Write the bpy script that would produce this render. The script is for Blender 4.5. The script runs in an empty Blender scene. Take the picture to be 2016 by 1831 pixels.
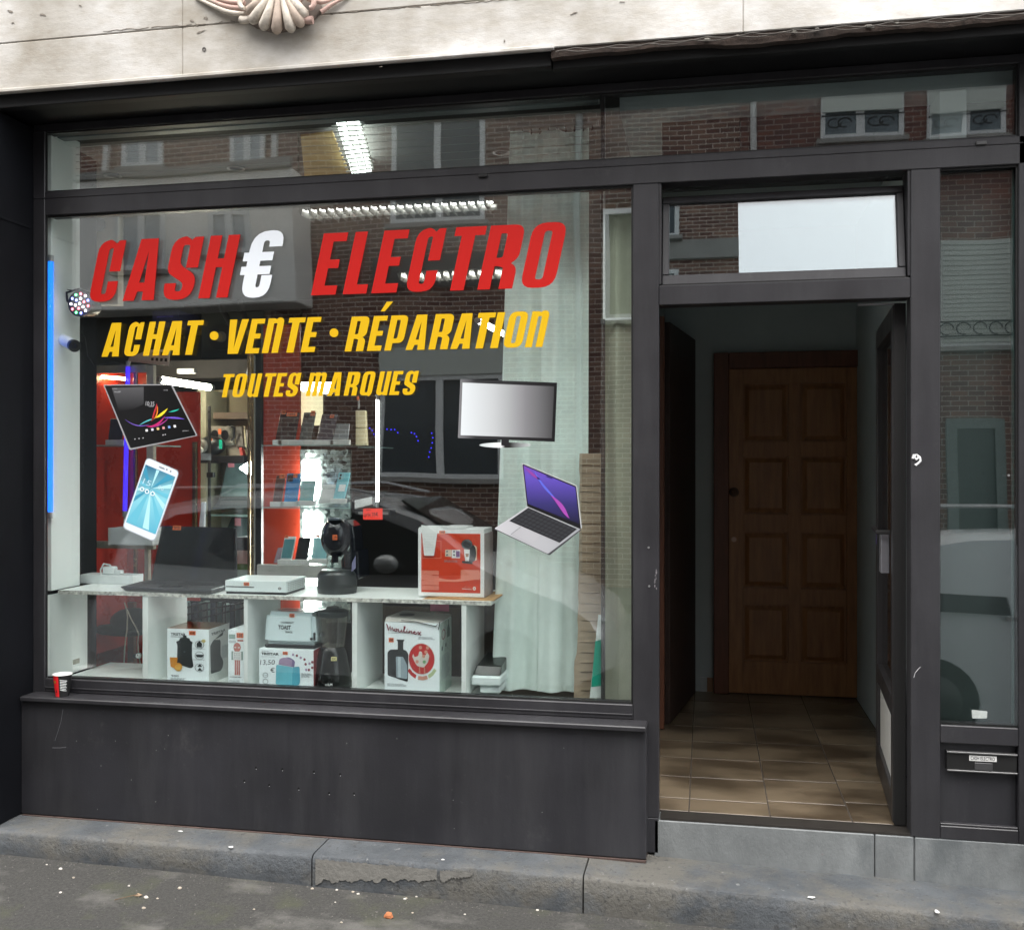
import bpy, bmesh, math, random
from mathutils import Vector, Matrix
from mathutils.geometry import tessellate_polygon
R = math.radians
random.seed(7)
SC = bpy.context.scene
COL = SC.collection

# ---------------------------------------------------------------- camera, light, exposure
TH = math.atan(1974.0 / 10205.0)
CS, SN = math.cos(TH), math.sin(TH)
CAMY, CAMZ = -4.15, 1.70
cd = bpy.data.cameras.new('camera')
cam = bpy.data.objects.new('camera', cd); COL.objects.link(cam)
cam.location = (0, CAMY, CAMZ)
cam.rotation_euler = (R(90), 0, TH)
cd.sensor_width = 36.0; cd.lens = 36.0 * 1974 / 2016
cd.shift_y = 0.0007
cd.clip_start = 0.05; cd.clip_end = 500
SC.camera = cam

SUN_EL, SUN_AZ = R(62), R(-40)       # overcast: a wide, weak sun, high over the street
w = bpy.data.worlds.new('World'); SC.world = w; w.use_nodes = True
nt = w.node_tree; nt.nodes.clear()
sky = nt.nodes.new('ShaderNodeTexSky'); sky.sky_type = 'NISHITA'; sky.sun_disc = False
sky.sun_elevation = SUN_EL; sky.sun_rotation = R(180) + SUN_AZ
sky.dust_density = 4.0; sky.air_density = 1.0; sky.ozone_density = 1.0
hs = nt.nodes.new('ShaderNodeHueSaturation'); hs.inputs['Saturation'].default_value = 0.22
bg = nt.nodes.new('ShaderNodeBackground'); bg.inputs['Strength'].default_value = 0.15
wo = nt.nodes.new('ShaderNodeOutputWorld')
nt.links.new(sky.outputs[0], hs.inputs['Color']); nt.links.new(hs.outputs[0], bg.inputs['Color'])
nt.links.new(bg.outputs[0], wo.inputs['Surface'])
sd = bpy.data.lights.new('sun', 'SUN'); sd.energy = 1.5; sd.angle = R(55); sd.color = (1, 0.97, 0.93)
so = bpy.data.objects.new('sun', sd); COL.objects.link(so)
_d = Vector((math.sin(SUN_AZ) * math.cos(SUN_EL), -math.cos(SUN_AZ) * math.cos(SUN_EL), math.sin(SUN_EL)))
so.rotation_euler = _d.to_track_quat('Z', 'Y').to_euler(); so.location = (0, -6, 12)
SC.view_settings.view_transform = 'Standard'; SC.view_settings.look = 'None'
SC.view_settings.gamma = 1.0; SC.view_settings.use_curve_mapping = False
SC.view_settings.exposure = 1.55
SC.render.engine = 'CYCLES'
SC.cycles.use_denoising = True
SC.cycles.transparent_max_bounces = 32
SC.cycles.max_bounces = 8
SC.cycles.sample_clamp_indirect = 4.0

# ---------------------------------------------------------------- measuring helpers (photo survey -> metres)
def P(px, py, y=0.0):
    u = (px - 1008.0) / 1974.0; v = (917.0 - py) / 1974.0
    t = (y - CAMY) / (u * SN + CS)
    return (t * (u * CS - SN), y, CAMZ + t * v)
def PX(px, y=0.0): return P(px, 917, y)[0]
def PZ(px, py, y=0.0): return P(px, py, y)[2]
def PM(px, py, d):
    """street side point whose mirror image in the glass is surveyed at px, py"""
    x, _, z = P(px, py, d); return (x, -d, z)

# ---------------------------------------------------------------- materials
MATS = {}
def mk(name):
    m = bpy.data.materials.new(name); m.use_nodes = True
    b = m.node_tree.nodes['Principled BSDF']; return m, m.node_tree, b
def M(name, col, rough=0.6, metal=0.0, var=0.12, scale=14.0, bump=0.0, bscale=60.0, emit=None, es=0.0, spec=None, coat=0.0, dirt=None, dscale=3.0, damt=0.5, stretch=(1,1,1)):
    if name in MATS: return MATS[name]
    m, t, b = mk(name)
    b.inputs['Roughness'].default_value = rough; b.inputs['Metallic'].default_value = metal
    b.inputs['Base Color'].default_value = (*col, 1)
    if spec is not None: b.inputs['Specular IOR Level'].default_value = spec
    if coat: b.inputs['Coat Weight'].default_value = coat
    if emit is not None:
        b.inputs['Emission Color'].default_value = (*emit, 1); b.inputs['Emission Strength'].default_value = es
    if var or bump or dirt:
        tc = t.nodes.new('ShaderNodeTexCoord'); mp = t.nodes.new('ShaderNodeMapping')
        mp.inputs['Scale'].default_value = stretch
        t.links.new(tc.outputs['Object'], mp.inputs['Vector'])
    if var:
        n = t.nodes.new('ShaderNodeTexNoise'); n.inputs['Scale'].default_value = scale; n.inputs['Detail'].default_value = 6; n.inputs['Roughness'].default_value = 0.65
        t.links.new(mp.outputs[0], n.inputs['Vector'])
        cr = t.nodes.new('ShaderNodeValToRGB')
        cr.color_ramp.elements[0].position = 0.3; cr.color_ramp.elements[1].position = 0.7
        cr.color_ramp.elements[0].color = (*[max(0, c * (1 - var)) for c in col], 1)
        cr.color_ramp.elements[1].color = (*[min(1, c * (1 + var)) for c in col], 1)
        t.links.new(n.outputs['Fac'], cr.inputs['Fac']); out = cr.outputs[0]
        if dirt:
            n2 = t.nodes.new('ShaderNodeTexNoise'); n2.inputs['Scale'].default_value = dscale; n2.inputs['Detail'].default_value = 9; n2.inputs['Roughness'].default_value = 0.7
            t.links.new(mp.outputs[0], n2.inputs['Vector'])
            r2 = t.nodes.new('ShaderNodeValToRGB'); r2.color_ramp.elements[0].position = 0.52; r2.color_ramp.elements[1].position = 0.66
            r2.color_ramp.elements[0].color = (0, 0, 0, 1); r2.color_ramp.elements[1].color = (damt, damt, damt, 1)
            t.links.new(n2.outputs['Fac'], r2.inputs['Fac'])
            mx = t.nodes.new('ShaderNodeMixRGB'); mx.inputs['Color2'].default_value = (*dirt, 1)
            t.links.new(r2.outputs[0], mx.inputs['Fac']); t.links.new(out, mx.inputs['Color1']); out = mx.outputs[0]
        t.links.new(out, b.inputs['Base Color'])
        rr = t.nodes.new('ShaderNodeMapRange'); rr.inputs['To Min'].default_value = max(0.02, rough - 0.08); rr.inputs['To Max'].default_value = min(1, rough + 0.08)
        t.links.new(n.outputs['Fac'], rr.inputs['Value']); t.links.new(rr.outputs[0], b.inputs['Roughness'])
    if bump:
        n3 = t.nodes.new('ShaderNodeTexNoise'); n3.inputs['Scale'].default_value = bscale; n3.inputs['Detail'].default_value = 8; n3.inputs['Roughness'].default_value = 0.7
        t.links.new(mp.outputs[0], n3.inputs['Vector'])
        bp = t.nodes.new('ShaderNodeBump'); bp.inputs['Strength'].default_value = bump; bp.inputs['Distance'].default_value = 0.01
        t.links.new(n3.outputs['Fac'], bp.inputs['Height']); t.links.new(bp.outputs[0], b.inputs['Normal'])
    MATS[name] = m; return m
def flatm(name, col, rough=0.5, **k): return M(name, col, rough, var=0.0, **k)
def lamp(name, col, s):
    return M(name, (0.06, 0.06, 0.06), 0.5, var=0, emit=col, es=s)
def glass(name, f0=0.05, tint=(0.93, 0.96, 0.95), rough=0.0, wob=0.0):
    if name in MATS: return MATS[name]
    m, t, b = mk(name); t.nodes.remove(b); out = t.nodes['Material Output']
    g = t.nodes.new('ShaderNodeNewGeometry'); dt = t.nodes.new('ShaderNodeVectorMath'); dt.operation = 'DOT_PRODUCT'
    t.links.new(g.outputs['Incoming'], dt.inputs[0]); t.links.new(g.outputs['Normal'], dt.inputs[1])
    def mth(op, a, bb=None):
        n = t.nodes.new('ShaderNodeMath'); n.operation = op
        for i, v in enumerate((a, bb)):
            if v is None: continue
            if isinstance(v, (int, float)): n.inputs[i].default_value = v
            else: t.links.new(v, n.inputs[i])
        return n.outputs[0]
    c = mth('ABSOLUTE', dt.outputs['Value']); s = mth('POWER', mth('SUBTRACT', 1.0, c), 5.0)
    f = mth('ADD', mth('MULTIPLY', s, 1 - f0), f0)
    tr = t.nodes.new('ShaderNodeBsdfTransparent'); tr.inputs[0].default_value = (*tint, 1)
    gl = t.nodes.new('ShaderNodeBsdfGlossy'); gl.inputs['Roughness'].default_value = rough; gl.inputs['Color'].default_value = (1, 1, 1, 1)
    if wob:
        tc = t.nodes.new('ShaderNodeTexCoord'); n3 = t.nodes.new('ShaderNodeTexNoise'); n3.inputs['Scale'].default_value = 1.3; n3.inputs['Detail'].default_value = 1
        t.links.new(tc.outputs['Object'], n3.inputs['Vector'])
        bp = t.nodes.new('ShaderNodeBump'); bp.inputs['Strength'].default_value = wob; bp.inputs['Distance'].default_value = 0.01
        t.links.new(n3.outputs['Fac'], bp.inputs['Height']); t.links.new(bp.outputs[0], gl.inputs['Normal'])
    mx = t.nodes.new('ShaderNodeMixShader'); t.links.new(f, mx.inputs[0]); t.links.new(tr.outputs[0], mx.inputs[1]); t.links.new(gl.outputs[0], mx.inputs[2])
    t.links.new(mx.outputs[0], out.inputs['Surface'])
    MATS[name] = m; return m

# ---------------------------------------------------------------- mesh helpers
def thing(name, label, cat, loc=(0, 0, 0), group=None):
    o = bpy.data.objects.new(name, None); COL.objects.link(o); o.location = loc; o.empty_display_size = 0.05
    o['label'] = label; o['category'] = cat
    if group: o['group'] = group
    return o
def tag(o, label, cat, group=None):
    o['label'] = label; o['category'] = cat
    if group: o['group'] = group
    return o
def wloc(o):
    v = Vector((0, 0, 0))
    while o is not None: v += o.location; o = o.parent
    return v
class MB:
    def __init__(s): s.v = []; s.f = []
    def add(s, vs, fs):
        n = len(s.v); s.v += [tuple(v) for v in vs]; s.f += [tuple(i + n for i in f) for f in fs]; return s
    def box(s, x0, x1, y0, y1, z0, z1):
        if x0 > x1: x0, x1 = x1, x0
        if y0 > y1: y0, y1 = y1, y0
        if z0 > z1: z0, z1 = z1, z0
        return s.add([(x0,y0,z0),(x1,y0,z0),(x1,y1,z0),(x0,y1,z0),(x0,y0,z1),(x1,y0,z1),(x1,y1,z1),(x0,y1,z1)],
                     [(0,3,2,1),(4,5,6,7),(0,1,5,4),(1,2,6,5),(2,3,7,6),(3,0,4,7)])
    def hexa(s, p):   # 8 points like box order
        return s.add(p, [(0,3,2,1),(4,5,6,7),(0,1,5,4),(1,2,6,5),(2,3,7,6),(3,0,4,7)])
    def tube(s, pts, r, seg=8, cap=True):
        pts = [Vector(p) for p in pts]; n = len(pts)
        rs = r if isinstance(r, (list, tuple)) else [r] * n
        rings = []; up = None
        for i, p in enumerate(pts):
            d = (pts[min(i + 1, n - 1)] - pts[max(i - 1, 0)]).normalized()
            if up is None:
                up = Vector((0, 0, 1)) if abs(d.z) < 0.9 else Vector((1, 0, 0))
            a = d.cross(up).normalized(); b = a.cross(d).normalized(); up = b
            rings.append([p + (a * math.cos(2 * math.pi * k / seg) + b * math.sin(2 * math.pi * k / seg)) * rs[i] for k in range(seg)])
        vs = [v for rg in rings for v in rg]; fs = []
        for i in range(n - 1):
            for k in range(seg):
                k2 = (k + 1) % seg
                fs.append((i*seg+k, i*seg+k2, (i+1)*seg+k2, (i+1)*seg+k))
        if cap: fs += [tuple(range(seg))[::-1], tuple((n-1)*seg + k for k in range(seg))]
        return s.add(vs, fs)
    def lathe(s, c, prof, seg=24, axis='z'):
        vs = []; fs = []
        for (r, h) in prof:
            for k in range(seg):
                a = 2 * math.pi * k / seg
                if axis == 'z': vs.append((c[0] + r*math.cos(a), c[1] + r*math.sin(a), c[2] + h))
                elif axis == 'y': vs.append((c[0] + r*math.cos(a), c[1] + h, c[2] - r*math.sin(a)))
                else: vs.append((c[0] + h, c[1] + r*math.cos(a), c[2] + r*math.sin(a)))
        n = len(prof)
        for i in range(n - 1):
            for k in range(seg):
                k2 = (k + 1) % seg; fs.append((i*seg+k, i*seg+k2, (i+1)*seg+k2, (i+1)*seg+k))
        fs += [tuple(range(seg))[::-1], tuple((n-1)*seg + k for k in range(seg))]
        return s.add(vs, fs)
    def ball(s, c, r, seg=16, rings=10, sc=(1,1,1)):
        pr = []
        vs = []; fs = []
        for i in range(rings + 1):
            a = math.pi * i / rings
            for k in range(seg):
                b = 2 * math.pi * k / seg
                vs.append((c[0] + r*sc[0]*max(math.sin(a), 1e-4)*math.cos(b), c[1] + r*sc[1]*max(math.sin(a), 1e-4)*math.sin(b), c[2] - r*sc[2]*math.cos(a)))
        for i in range(rings):
            for k in range(seg):
                k2 = (k + 1) % seg; fs.append((i*seg+k, i*seg+k2, (i+1)*seg+k2, (i+1)*seg+k))
        return s.add(vs, fs)
    def prism(s, loop, y0, y1, mapf=None):
        """polygon (x,z) extruded from y0 to y1"""
        lp = list(loop)
        a = sum(lp[i][0]*lp[(i+1)%len(lp)][1] - lp[(i+1)%len(lp)][0]*lp[i][1] for i in range(len(lp)))
        if a < 0: lp.reverse()
        n = len(lp)
        vs = [(x, y0, z) for x, z in lp] + [(x, y1, z) for x, z in lp]
        if mapf: vs = [mapf(*v) for v in vs]
        tris = tessellate_polygon([[Vector((x, z, 0)) for x, z in lp]])
        fs = []
        for t in tris:
            a2 = sum(lp[t[i]][0]*lp[t[(i+1)%3]][1] - lp[t[(i+1)%3]][0]*lp[t[i]][1] for i in range(3))
            t = t if a2 > 0 else t[::-1]
            fs.append(tuple(t)); fs.append(tuple(i + n for i in t[::-1]))
        for i in range(n):
            j = (i + 1) % n; fs.append((i, i + n, j + n, j))
        return s.add(vs, fs)
    def xform(s, f, i0=0):
        s.v[i0:] = [tuple(f(Vector(v))) for v in s.v[i0:]]; return s
    def build(s, name, mat, parent=None, bevel=0.0, smooth=False, seg=1):
        me = bpy.data.meshes.new(name)
        off = wloc(parent) if parent is not None else Vector((0, 0, 0))
        me.from_pydata([(v[0]-off.x, v[1]-off.y, v[2]-off.z) for v in s.v], [], s.f)
        if bevel > 0:
            bm = bmesh.new(); bm.from_mesh(me)
            es = [e for e in bm.edges if len(e.link_faces) == 2 and e.calc_face_angle(0) > R(40)]
            try: bmesh.ops.bevel(bm, geom=es, offset=bevel, segments=seg, affect='EDGES', clamp_overlap=True)
            except Exception: pass
            bm.to_mesh(me); bm.free()
        if mat is not None: me.materials.append(mat)
        if smooth:
            for p in me.polygons: p.use_smooth = True
            try: me.set_sharp_from_angle(angle=R(38))
            except Exception: pass
        me.update()
        o = bpy.data.objects.new(name, me); COL.objects.link(o)
        if parent is not None: o.parent = parent
        return o
def box(name, x0, x1, y0, y1, z0, z1, mat, parent=None, bevel=0.0, seg=1):
    return MB().box(x0, x1, y0, y1, z0, z1).build(name, mat, parent, bevel, seg=seg)
def struct(o): o['kind'] = 'structure'; return o
def lab(o, l): o['label'] = l; return o

def rpoly(pts, k=5):
    """polygon with per-corner radius"""
    out = []; n = len(pts)
    for i in range(n):
        p = Vector(pts[i][:2]); r = pts[i][2] if len(pts[i]) > 2 else 0
        if r <= 0: out.append((p.x, p.y)); continue
        a = Vector(pts[i-1][:2]) - p; b = Vector(pts[(i+1) % n][:2]) - p
        la, lb = a.length, b.length; a /= la; b /= lb
        r = min(r, la * 0.98, lb * 0.98)
        for j in range(k + 1):
            t = j / k; q = p + a * r * (1-t)**2 + b * r * t**2
            out.append((q.x, q.y))
    return out
def circ(cx, cy, r, n=20, ry=None):
    ry = r if ry is None else ry
    return [(cx + r*math.cos(2*math.pi*i/n), cy + ry*math.sin(2*math.pi*i/n)) for i in range(n)]
def flat(name, loops, mapf, mat, parent=None, th=0.0006):
    """thin plate: first loop outer, others holes, in (u,v); mapf(u,v,w) -> world, w grows toward the viewer"""
    loops = [list(l) for l in loops]
    pl = [[Vector((u, v, 0)) for u, v in l] for l in loops]
    tris = tessellate_polygon(pl); allp = [p for l in loops for p in l]; n = len(allp)
    vs = [mapf(u, v, th) for u, v in allp] + [mapf(u, v, 0) for u, v in allp]; fs = []
    for t in tris:
        a2 = sum(allp[t[i]][0]*allp[t[(i+1)%3]][1] - allp[t[(i+1)%3]][0]*allp[t[i]][1] for i in range(3))
        fs.append(tuple(t) if a2 > 0 else tuple(t[::-1]))
    k = 0
    for li, l in enumerate(loops):
        m = len(l)
        for i in range(m):
            j = (i + 1) % m; fs.append((k+i, k+i+n, k+j+n, k+j))
        k += m
    mb = MB().add(vs, fs); return mb.build(name, mat, parent)
def pxmap(y):
    """survey pixels on the upright plane at y"""
    return lambda u, v, w: P(u, v, y - w)
def pmap_loop(l): return l
def rectmap(x0, z0, sx, sz, y):
    """unit square (0..1, 0..1) on an upright plane facing the street"""
    return lambda u, v, w: (x0 + u * sx, y - w, z0 + v * sz)
def flatpx(name, loops, y, mat, parent=None, th=0.0006):
    # pixel v grows downward: flip so that winding stays right
    lo = [[(u, -v) for u, v in l] for l in loops]
    return flat(name, lo, lambda u, v, w: P(u, -v, y - w), mat, parent, th)
def text(name, s, mapf, mat, parent=None, x=0, y=0, h=1.0, wd=None, shear=0.0, bold=0.0, th=0.0003, rot=0.0):
    """lettering in (u,v) units: starts at x,y, cap height h, total width wd"""
    cu = bpy.data.curves.new(name, 'FONT'); cu.body = s; cu.size = 1.0; cu.offset = bold; cu.resolution_u = 3
    ob = bpy.data.objects.new(name, cu); COL.objects.link(ob)
    dg = bpy.context.evaluated_depsgraph_get(); dg.update()
    me = bpy.data.meshes.new_from_object(ob.evaluated_get(dg)); bpy.data.objects.remove(ob); bpy.data.curves.remove(cu)
    vs = [v.co.copy() for v in me.vertices]; fs = [tuple(p.vertices) for p in me.polygons]
    bpy.data.meshes.remove(me)
    if not vs: return None
    x0 = min(v.x for v in vs); x1 = max(v.x for v in vs); H = 0.69
    k = h / H; kx = k if wd is None else wd / (x1 - x0)
    c, sn = math.cos(rot), math.sin(rot)
    out = []
    for v in vs:
        a = (v.x - x0) * kx + shear * v.y * k; b = v.y * k
        out.append(mapf(x + a*c - b*sn, y + a*sn + b*c, th))
    return MB().add(out, fs).build(name, mat, parent)
# ================================================================ MATERIALS OF THE SETTING
def stone_wall_mat():
    m, t, b = mk('painted_stone')
    tc = t.nodes.new('ShaderNodeTexCoord')
    def noise(s, d=8, r=0.65, st=(1,1,1)):
        mp = t.nodes.new('ShaderNodeMapping'); mp.inputs['Scale'].default_value = st; t.links.new(tc.outputs['Object'], mp.inputs['Vector'])
        n = t.nodes.new('ShaderNodeTexNoise'); n.inputs['Scale'].default_value = s; n.inputs['Detail'].default_value = d; n.inputs['Roughness'].default_value = r
        t.links.new(mp.outputs[0], n.inputs['Vector']); return n.outputs['Fac']
    def ramp(f, p0, p1, c0, c1):
        r = t.nodes.new('ShaderNodeValToRGB'); e = r.color_ramp.elements; e[0].position = p0; e[1].position = p1; e[0].color = (*c0, 1); e[1].color = (*c1, 1)
        t.links.new(f, r.inputs['Fac']); return r.outputs[0]
    base = ramp(noise(0.9, 4, 0.55), 0.40, 0.60, (0.385, 0.36, 0.315), (0.68, 0.67, 0.65))
    fine = ramp(noise(7, 9, 0.7, (1, 1, 1.6)), 0.35, 0.6, (0.80, 0.77, 0.72), (1, 1, 1))
    mu = t.nodes.new('ShaderNodeMixRGB'); mu.blend_type = 'MULTIPLY'; mu.inputs[0].default_value = 1
    t.links.new(base, mu.inputs[1]); t.links.new(fine, mu.inputs[2])
    pits = ramp(noise(26, 4, 0.6, (0.5, 1, 1.6)), 0.20, 0.24, (0.35, 0.31, 0.27), (1, 1, 1))
    m2 = t.nodes.new('ShaderNodeMixRGB'); m2.blend_type = 'MULTIPLY'; m2.inputs[0].default_value = 1
    t.links.new(mu.outputs[0], m2.inputs[1]); t.links.new(pits, m2.inputs[2])
    t.links.new(m2.outputs[0], b.inputs['Base Color']); b.inputs['Roughness'].default_value = 0.75
    bp = t.nodes.new('ShaderNodeBump'); bp.inputs['Strength'].default_value = 0.3; bp.inputs['Distance'].default_value = 0.010
    ad = t.nodes.new('ShaderNodeMath'); ad.operation = 'ADD'; t.links.new(noise(14, 9, 0.7, (0.6, 1, 1.5)), ad.inputs[0]); t.links.new(pits, ad.inputs[1])
    t.links.new(ad.outputs[0], bp.inputs['Height']); t.links.new(bp.outputs[0], b.inputs['Normal'])
    return m
STONE = stone_wall_mat()
def frame_mat(name, col, rough=0.42):
    """anthracite coating with dust runs, specks and scuffs"""
    m, t, b = mk(name)
    tc = t.nodes.new('ShaderNodeTexCoord')
    def noise(s, d=6, r=0.6, st=(1,1,1)):
        mp = t.nodes.new('ShaderNodeMapping'); mp.inputs['Scale'].default_value = st; t.links.new(tc.outputs['Object'], mp.inputs['Vector'])
        n = t.nodes.new('ShaderNodeTexNoise'); n.inputs['Scale'].default_value = s; n.inputs['Detail'].default_value = d; n.inputs['Roughness'].default_value = r
        t.links.new(mp.outputs[0], n.inputs['Vector']); return n.outputs['Fac']
    def mix(f, a, c, p0, p1, amt):
        r = t.nodes.new('ShaderNodeValToRGB'); e = r.color_ramp.elements; e[0].position = p0; e[1].position = p1; e[0].color = (0,0,0,1); e[1].color = (amt,amt,amt,1)
        t.links.new(f, r.inputs['Fac']); x = t.nodes.new('ShaderNodeMixRGB'); t.links.new(r.outputs[0], x.inputs[0])
        if isinstance(a, tuple): x.inputs[1].default_value = (*a, 1)
        else: t.links.new(a, x.inputs[1])
        x.inputs[2].default_value = (*c, 1); return x.outputs[0]
    c = mix(noise(2.2), col, tuple(k * 1.7 for k in col), 0.38, 0.68, 1.0)
    c = mix(noise(1.6, 8, 0.7, (3, 3, 0.35)), c, (0.055, 0.055, 0.058), 0.46, 0.78, 0.4); c = mix(noise(3.1, 10, 0.8, (1.4, 1.4, 1)), c, (0.07, 0.068, 0.066), 0.6, 0.72, 0.35)
    c = mix(noise(45, 5, 0.7), c, (0.09, 0.088, 0.085), 0.66, 0.74, 0.35)
    t.links.new(c, b.inputs['Base Color'])
    rr = t.nodes.new('ShaderNodeMapRange'); rr.inputs['To Min'].default_value = rough - 0.1; rr.inputs['To Max'].default_value = rough + 0.15
    t.links.new(noise(5), rr.inputs['Value']); t.links.new(rr.outputs[0], b.inputs['Roughness'])
    bp = t.nodes.new('ShaderNodeBump'); bp.inputs['Strength'].default_value = 0.12; bp.inputs['Distance'].default_value = 0.003
    t.links.new(noise(120, 3), bp.inputs['Height']); t.links.new(bp.outputs[0], b.inputs['Normal'])
    return m
ALU = frame_mat('anthracite_frame', (0.0150, 0.0146, 0.0168))
KICK = frame_mat('anthracite_panel', (0.0105, 0.0105, 0.013), 0.55)
BLACK = M('black_paint', (0.0025, 0.0025, 0.003), 0.6, var=0.3, scale=3, spec=0.25)
GASK = flatm('rubber_gasket', (0.006, 0.006, 0.006), 0.6)
def bluestone_mat():
    m, t, b = mk('bluestone')
    tc = t.nodes.new('ShaderNodeTexCoord'); g = t.nodes.new('ShaderNodeNewGeometry')
    def noise(s, d=8, r=0.7, st=(1,1,1)):
        mp = t.nodes.new('ShaderNodeMapping'); mp.inputs['Scale'].default_value = st; t.links.new(tc.outputs['Object'], mp.inputs['Vector'])
        n = t.nodes.new('ShaderNodeTexNoise'); n.inputs['Scale'].default_value = s; n.inputs['Detail'].default_value = d; n.inputs['Roughness'].default_value = r
        t.links.new(mp.outputs[0], n.inputs['Vector']); return n.outputs['Fac']
    def mix(f, a, c, p0, p1, amt=1.0):
        r = t.nodes.new('ShaderNodeValToRGB'); e = r.color_ramp.elements; e[0].position = p0; e[1].position = p1; e[0].color = (0,0,0,1); e[1].color = (amt,amt,amt,1)
        t.links.new(f, r.inputs['Fac']); x = t.nodes.new('ShaderNodeMixRGB'); t.links.new(r.outputs[0], x.inputs[0])
        if isinstance(a, tuple): x.inputs[1].default_value = (*a, 1)
        else: t.links.new(a, x.inputs[1])
        x.inputs[2].default_value = (*c, 1); return x.outputs[0]
    c = mix(noise(5), (0.042, 0.048, 0.054), (0.090, 0.098, 0.105), 0.35, 0.68)
    c = mix(noise(2.0, 9, 0.72, (1, 1, 1.5)), c, (0.105, 0.098, 0.082), 0.46, 0.6, 0.8)
    c = mix(noise(40, 5), c, (0.03, 0.03, 0.03), 0.56, 0.66, 0.7)
    c = mix(noise(22, 6, 0.75, (1, 1, 0.6)), c, (0.27, 0.27, 0.26), 0.62, 0.70, 0.7)
    t.links.new(c, b.inputs['Base Color']); b.inputs['Roughness'].default_value = 0.72
    bp = t.nodes.new('ShaderNodeBump'); bp.inputs['Strength'].default_value = 0.9; bp.inputs['Distance'].default_value = 0.009
    t.links.new(noise(35, 9), bp.inputs['Height']); t.links.new(bp.outputs[0], b.inputs['Normal'])
    return m
BLUESTONE = bluestone_mat()
def asphalt_mat(name, c0, c1, moss=True):
    m, t, b = mk(name)
    tc = t.nodes.new('ShaderNodeTexCoord')
    def noise(s, d=8, r=0.7, st=(1,1,1), off=(0,0,0)):
        mp = t.nodes.new('ShaderNodeMapping'); mp.inputs['Scale'].default_value = st; mp.inputs['Location'].default_value = off; t.links.new(tc.outputs['Object'], mp.inputs['Vector'])
        n = t.nodes.new('ShaderNodeTexNoise'); n.inputs['Scale'].default_value = s; n.inputs['Detail'].default_value = d; n.inputs['Roughness'].default_value = r
        t.links.new(mp.outputs[0], n.inputs['Vector']); return n.outputs['Fac']
    def mix(f, a, c, p0, p1, amt=1.0):
        r = t.nodes.new('ShaderNodeValToRGB'); e = r.color_ramp.elements; e[0].position = p0; e[1].position = p1; e[0].color = (0,0,0,1); e[1].color = (amt,amt,amt,1)
        t.links.new(f, r.inputs['Fac']); x = t.nodes.new('ShaderNodeMixRGB'); t.links.new(r.outputs[0], x.inputs[0])
        if isinstance(a, tuple): x.inputs[1].default_value = (*a, 1)
        else: t.links.new(a, x.inputs[1])
        x.inputs[2].default_value = (*c, 1); return x.outputs[0]
    c = mix(noise(90, 4), c0, c1, 0.35, 0.65)
    c = mix(noise(2.6, 9, 0.6, (1, 1.6, 1)), c, (0.125, 0.12, 0.11), 0.54, 0.66, 0.6)
    if moss: c = mix(noise(3.0, 8, 0.7, (1, 1, 1), (3, 1, 0)), c, (0.055, 0.06, 0.03), 0.52, 0.68, 0.6)
    c = mix(noise(160, 2, 0.5), c, (0.16, 0.16, 0.15), 0.69, 0.76, 0.45)
    t.links.new(c, b.inputs['Base Color']); b.inputs['Roughness'].default_value = 0.85
    bp = t.nodes.new('ShaderNodeBump'); bp.inputs['Strength'].default_value = 0.6; bp.inputs['Distance'].default_value = 0.006
    t.links.new(noise(130, 5), bp.inputs['Height']); t.links.new(bp.outputs[0], b.inputs['Normal'])
    return m
PAVE = asphalt_mat('worn_asphalt_pavement', (0.024, 0.0235, 0.0215), (0.049, 0.0475, 0.043))
ROADM = asphalt_mat('road_asphalt', (0.045, 0.045, 0.046), (0.07, 0.07, 0.07), False)
def brick_mat(name, c1, c2, mortar, rot=False):
    m, t, b = mk(name); tc = t.nodes.new('ShaderNodeTexCoord'); mp = t.nodes.new('ShaderNodeMapping')
    mp.inputs['Rotation'].default_value = (R(90), 0, 0); t.links.new(tc.outputs['Object'], mp.inputs['Vector'])
    br = t.nodes.new('ShaderNodeTexBrick'); br.inputs['Scale'].default_value = 1.0
    br.inputs['Brick Width'].default_value = 0.215; br.inputs['Row Height'].default_value = 0.072; br.inputs['Mortar Size'].default_value = 0.006
    br.inputs['Color1'].default_value = (*c1, 1); br.inputs['Color2'].default_value = (*c2, 1); br.inputs['Mortar'].default_value = (*mortar, 1)
    br.inputs['Bias'].default_value = 0.1
    t.links.new(mp.outputs[0], br.inputs['Vector'])
    n = t.nodes.new('ShaderNodeTexNoise'); n.inputs['Scale'].default_value = 1.2; n.inputs['Detail'].default_value = 6; t.links.new(tc.outputs['Object'], n.inputs['Vector'])
    mr = t.nodes.new('ShaderNodeMapRange'); mr.inputs['To Min'].default_value = 0.6; mr.inputs['To Max'].default_value = 1.4; t.links.new(n.outputs['Fac'], mr.inputs['Value'])
    mu = t.nodes.new('ShaderNodeVectorMath'); mu.operation = 'SCALE'; t.links.new(br.outputs['Color'], mu.inputs[0]); t.links.new(mr.outputs[0], mu.inputs['Scale'])
    t.links.new(mu.outputs[0], b.inputs['Base Color']); b.inputs['Roughness'].default_value = 0.85
    bp = t.nodes.new('ShaderNodeBump'); bp.inputs['Strength'].default_value = 0.6; bp.inputs['Distance'].default_value = 0.01; bp.invert = True
    t.links.new(br.outputs['Fac'], bp.inputs['Height']); t.links.new(bp.outputs[0], b.inputs['Normal'])
    return m
BRICK = brick_mat('brown_brick', (0.26, 0.145, 0.10), (0.12, 0.05, 0.037), (0.55, 0.51, 0.45))
BRICK2 = brick_mat('red_brick', (0.22, 0.09, 0.06), (0.12, 0.05, 0.04), (0.34, 0.30, 0.27))

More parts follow.
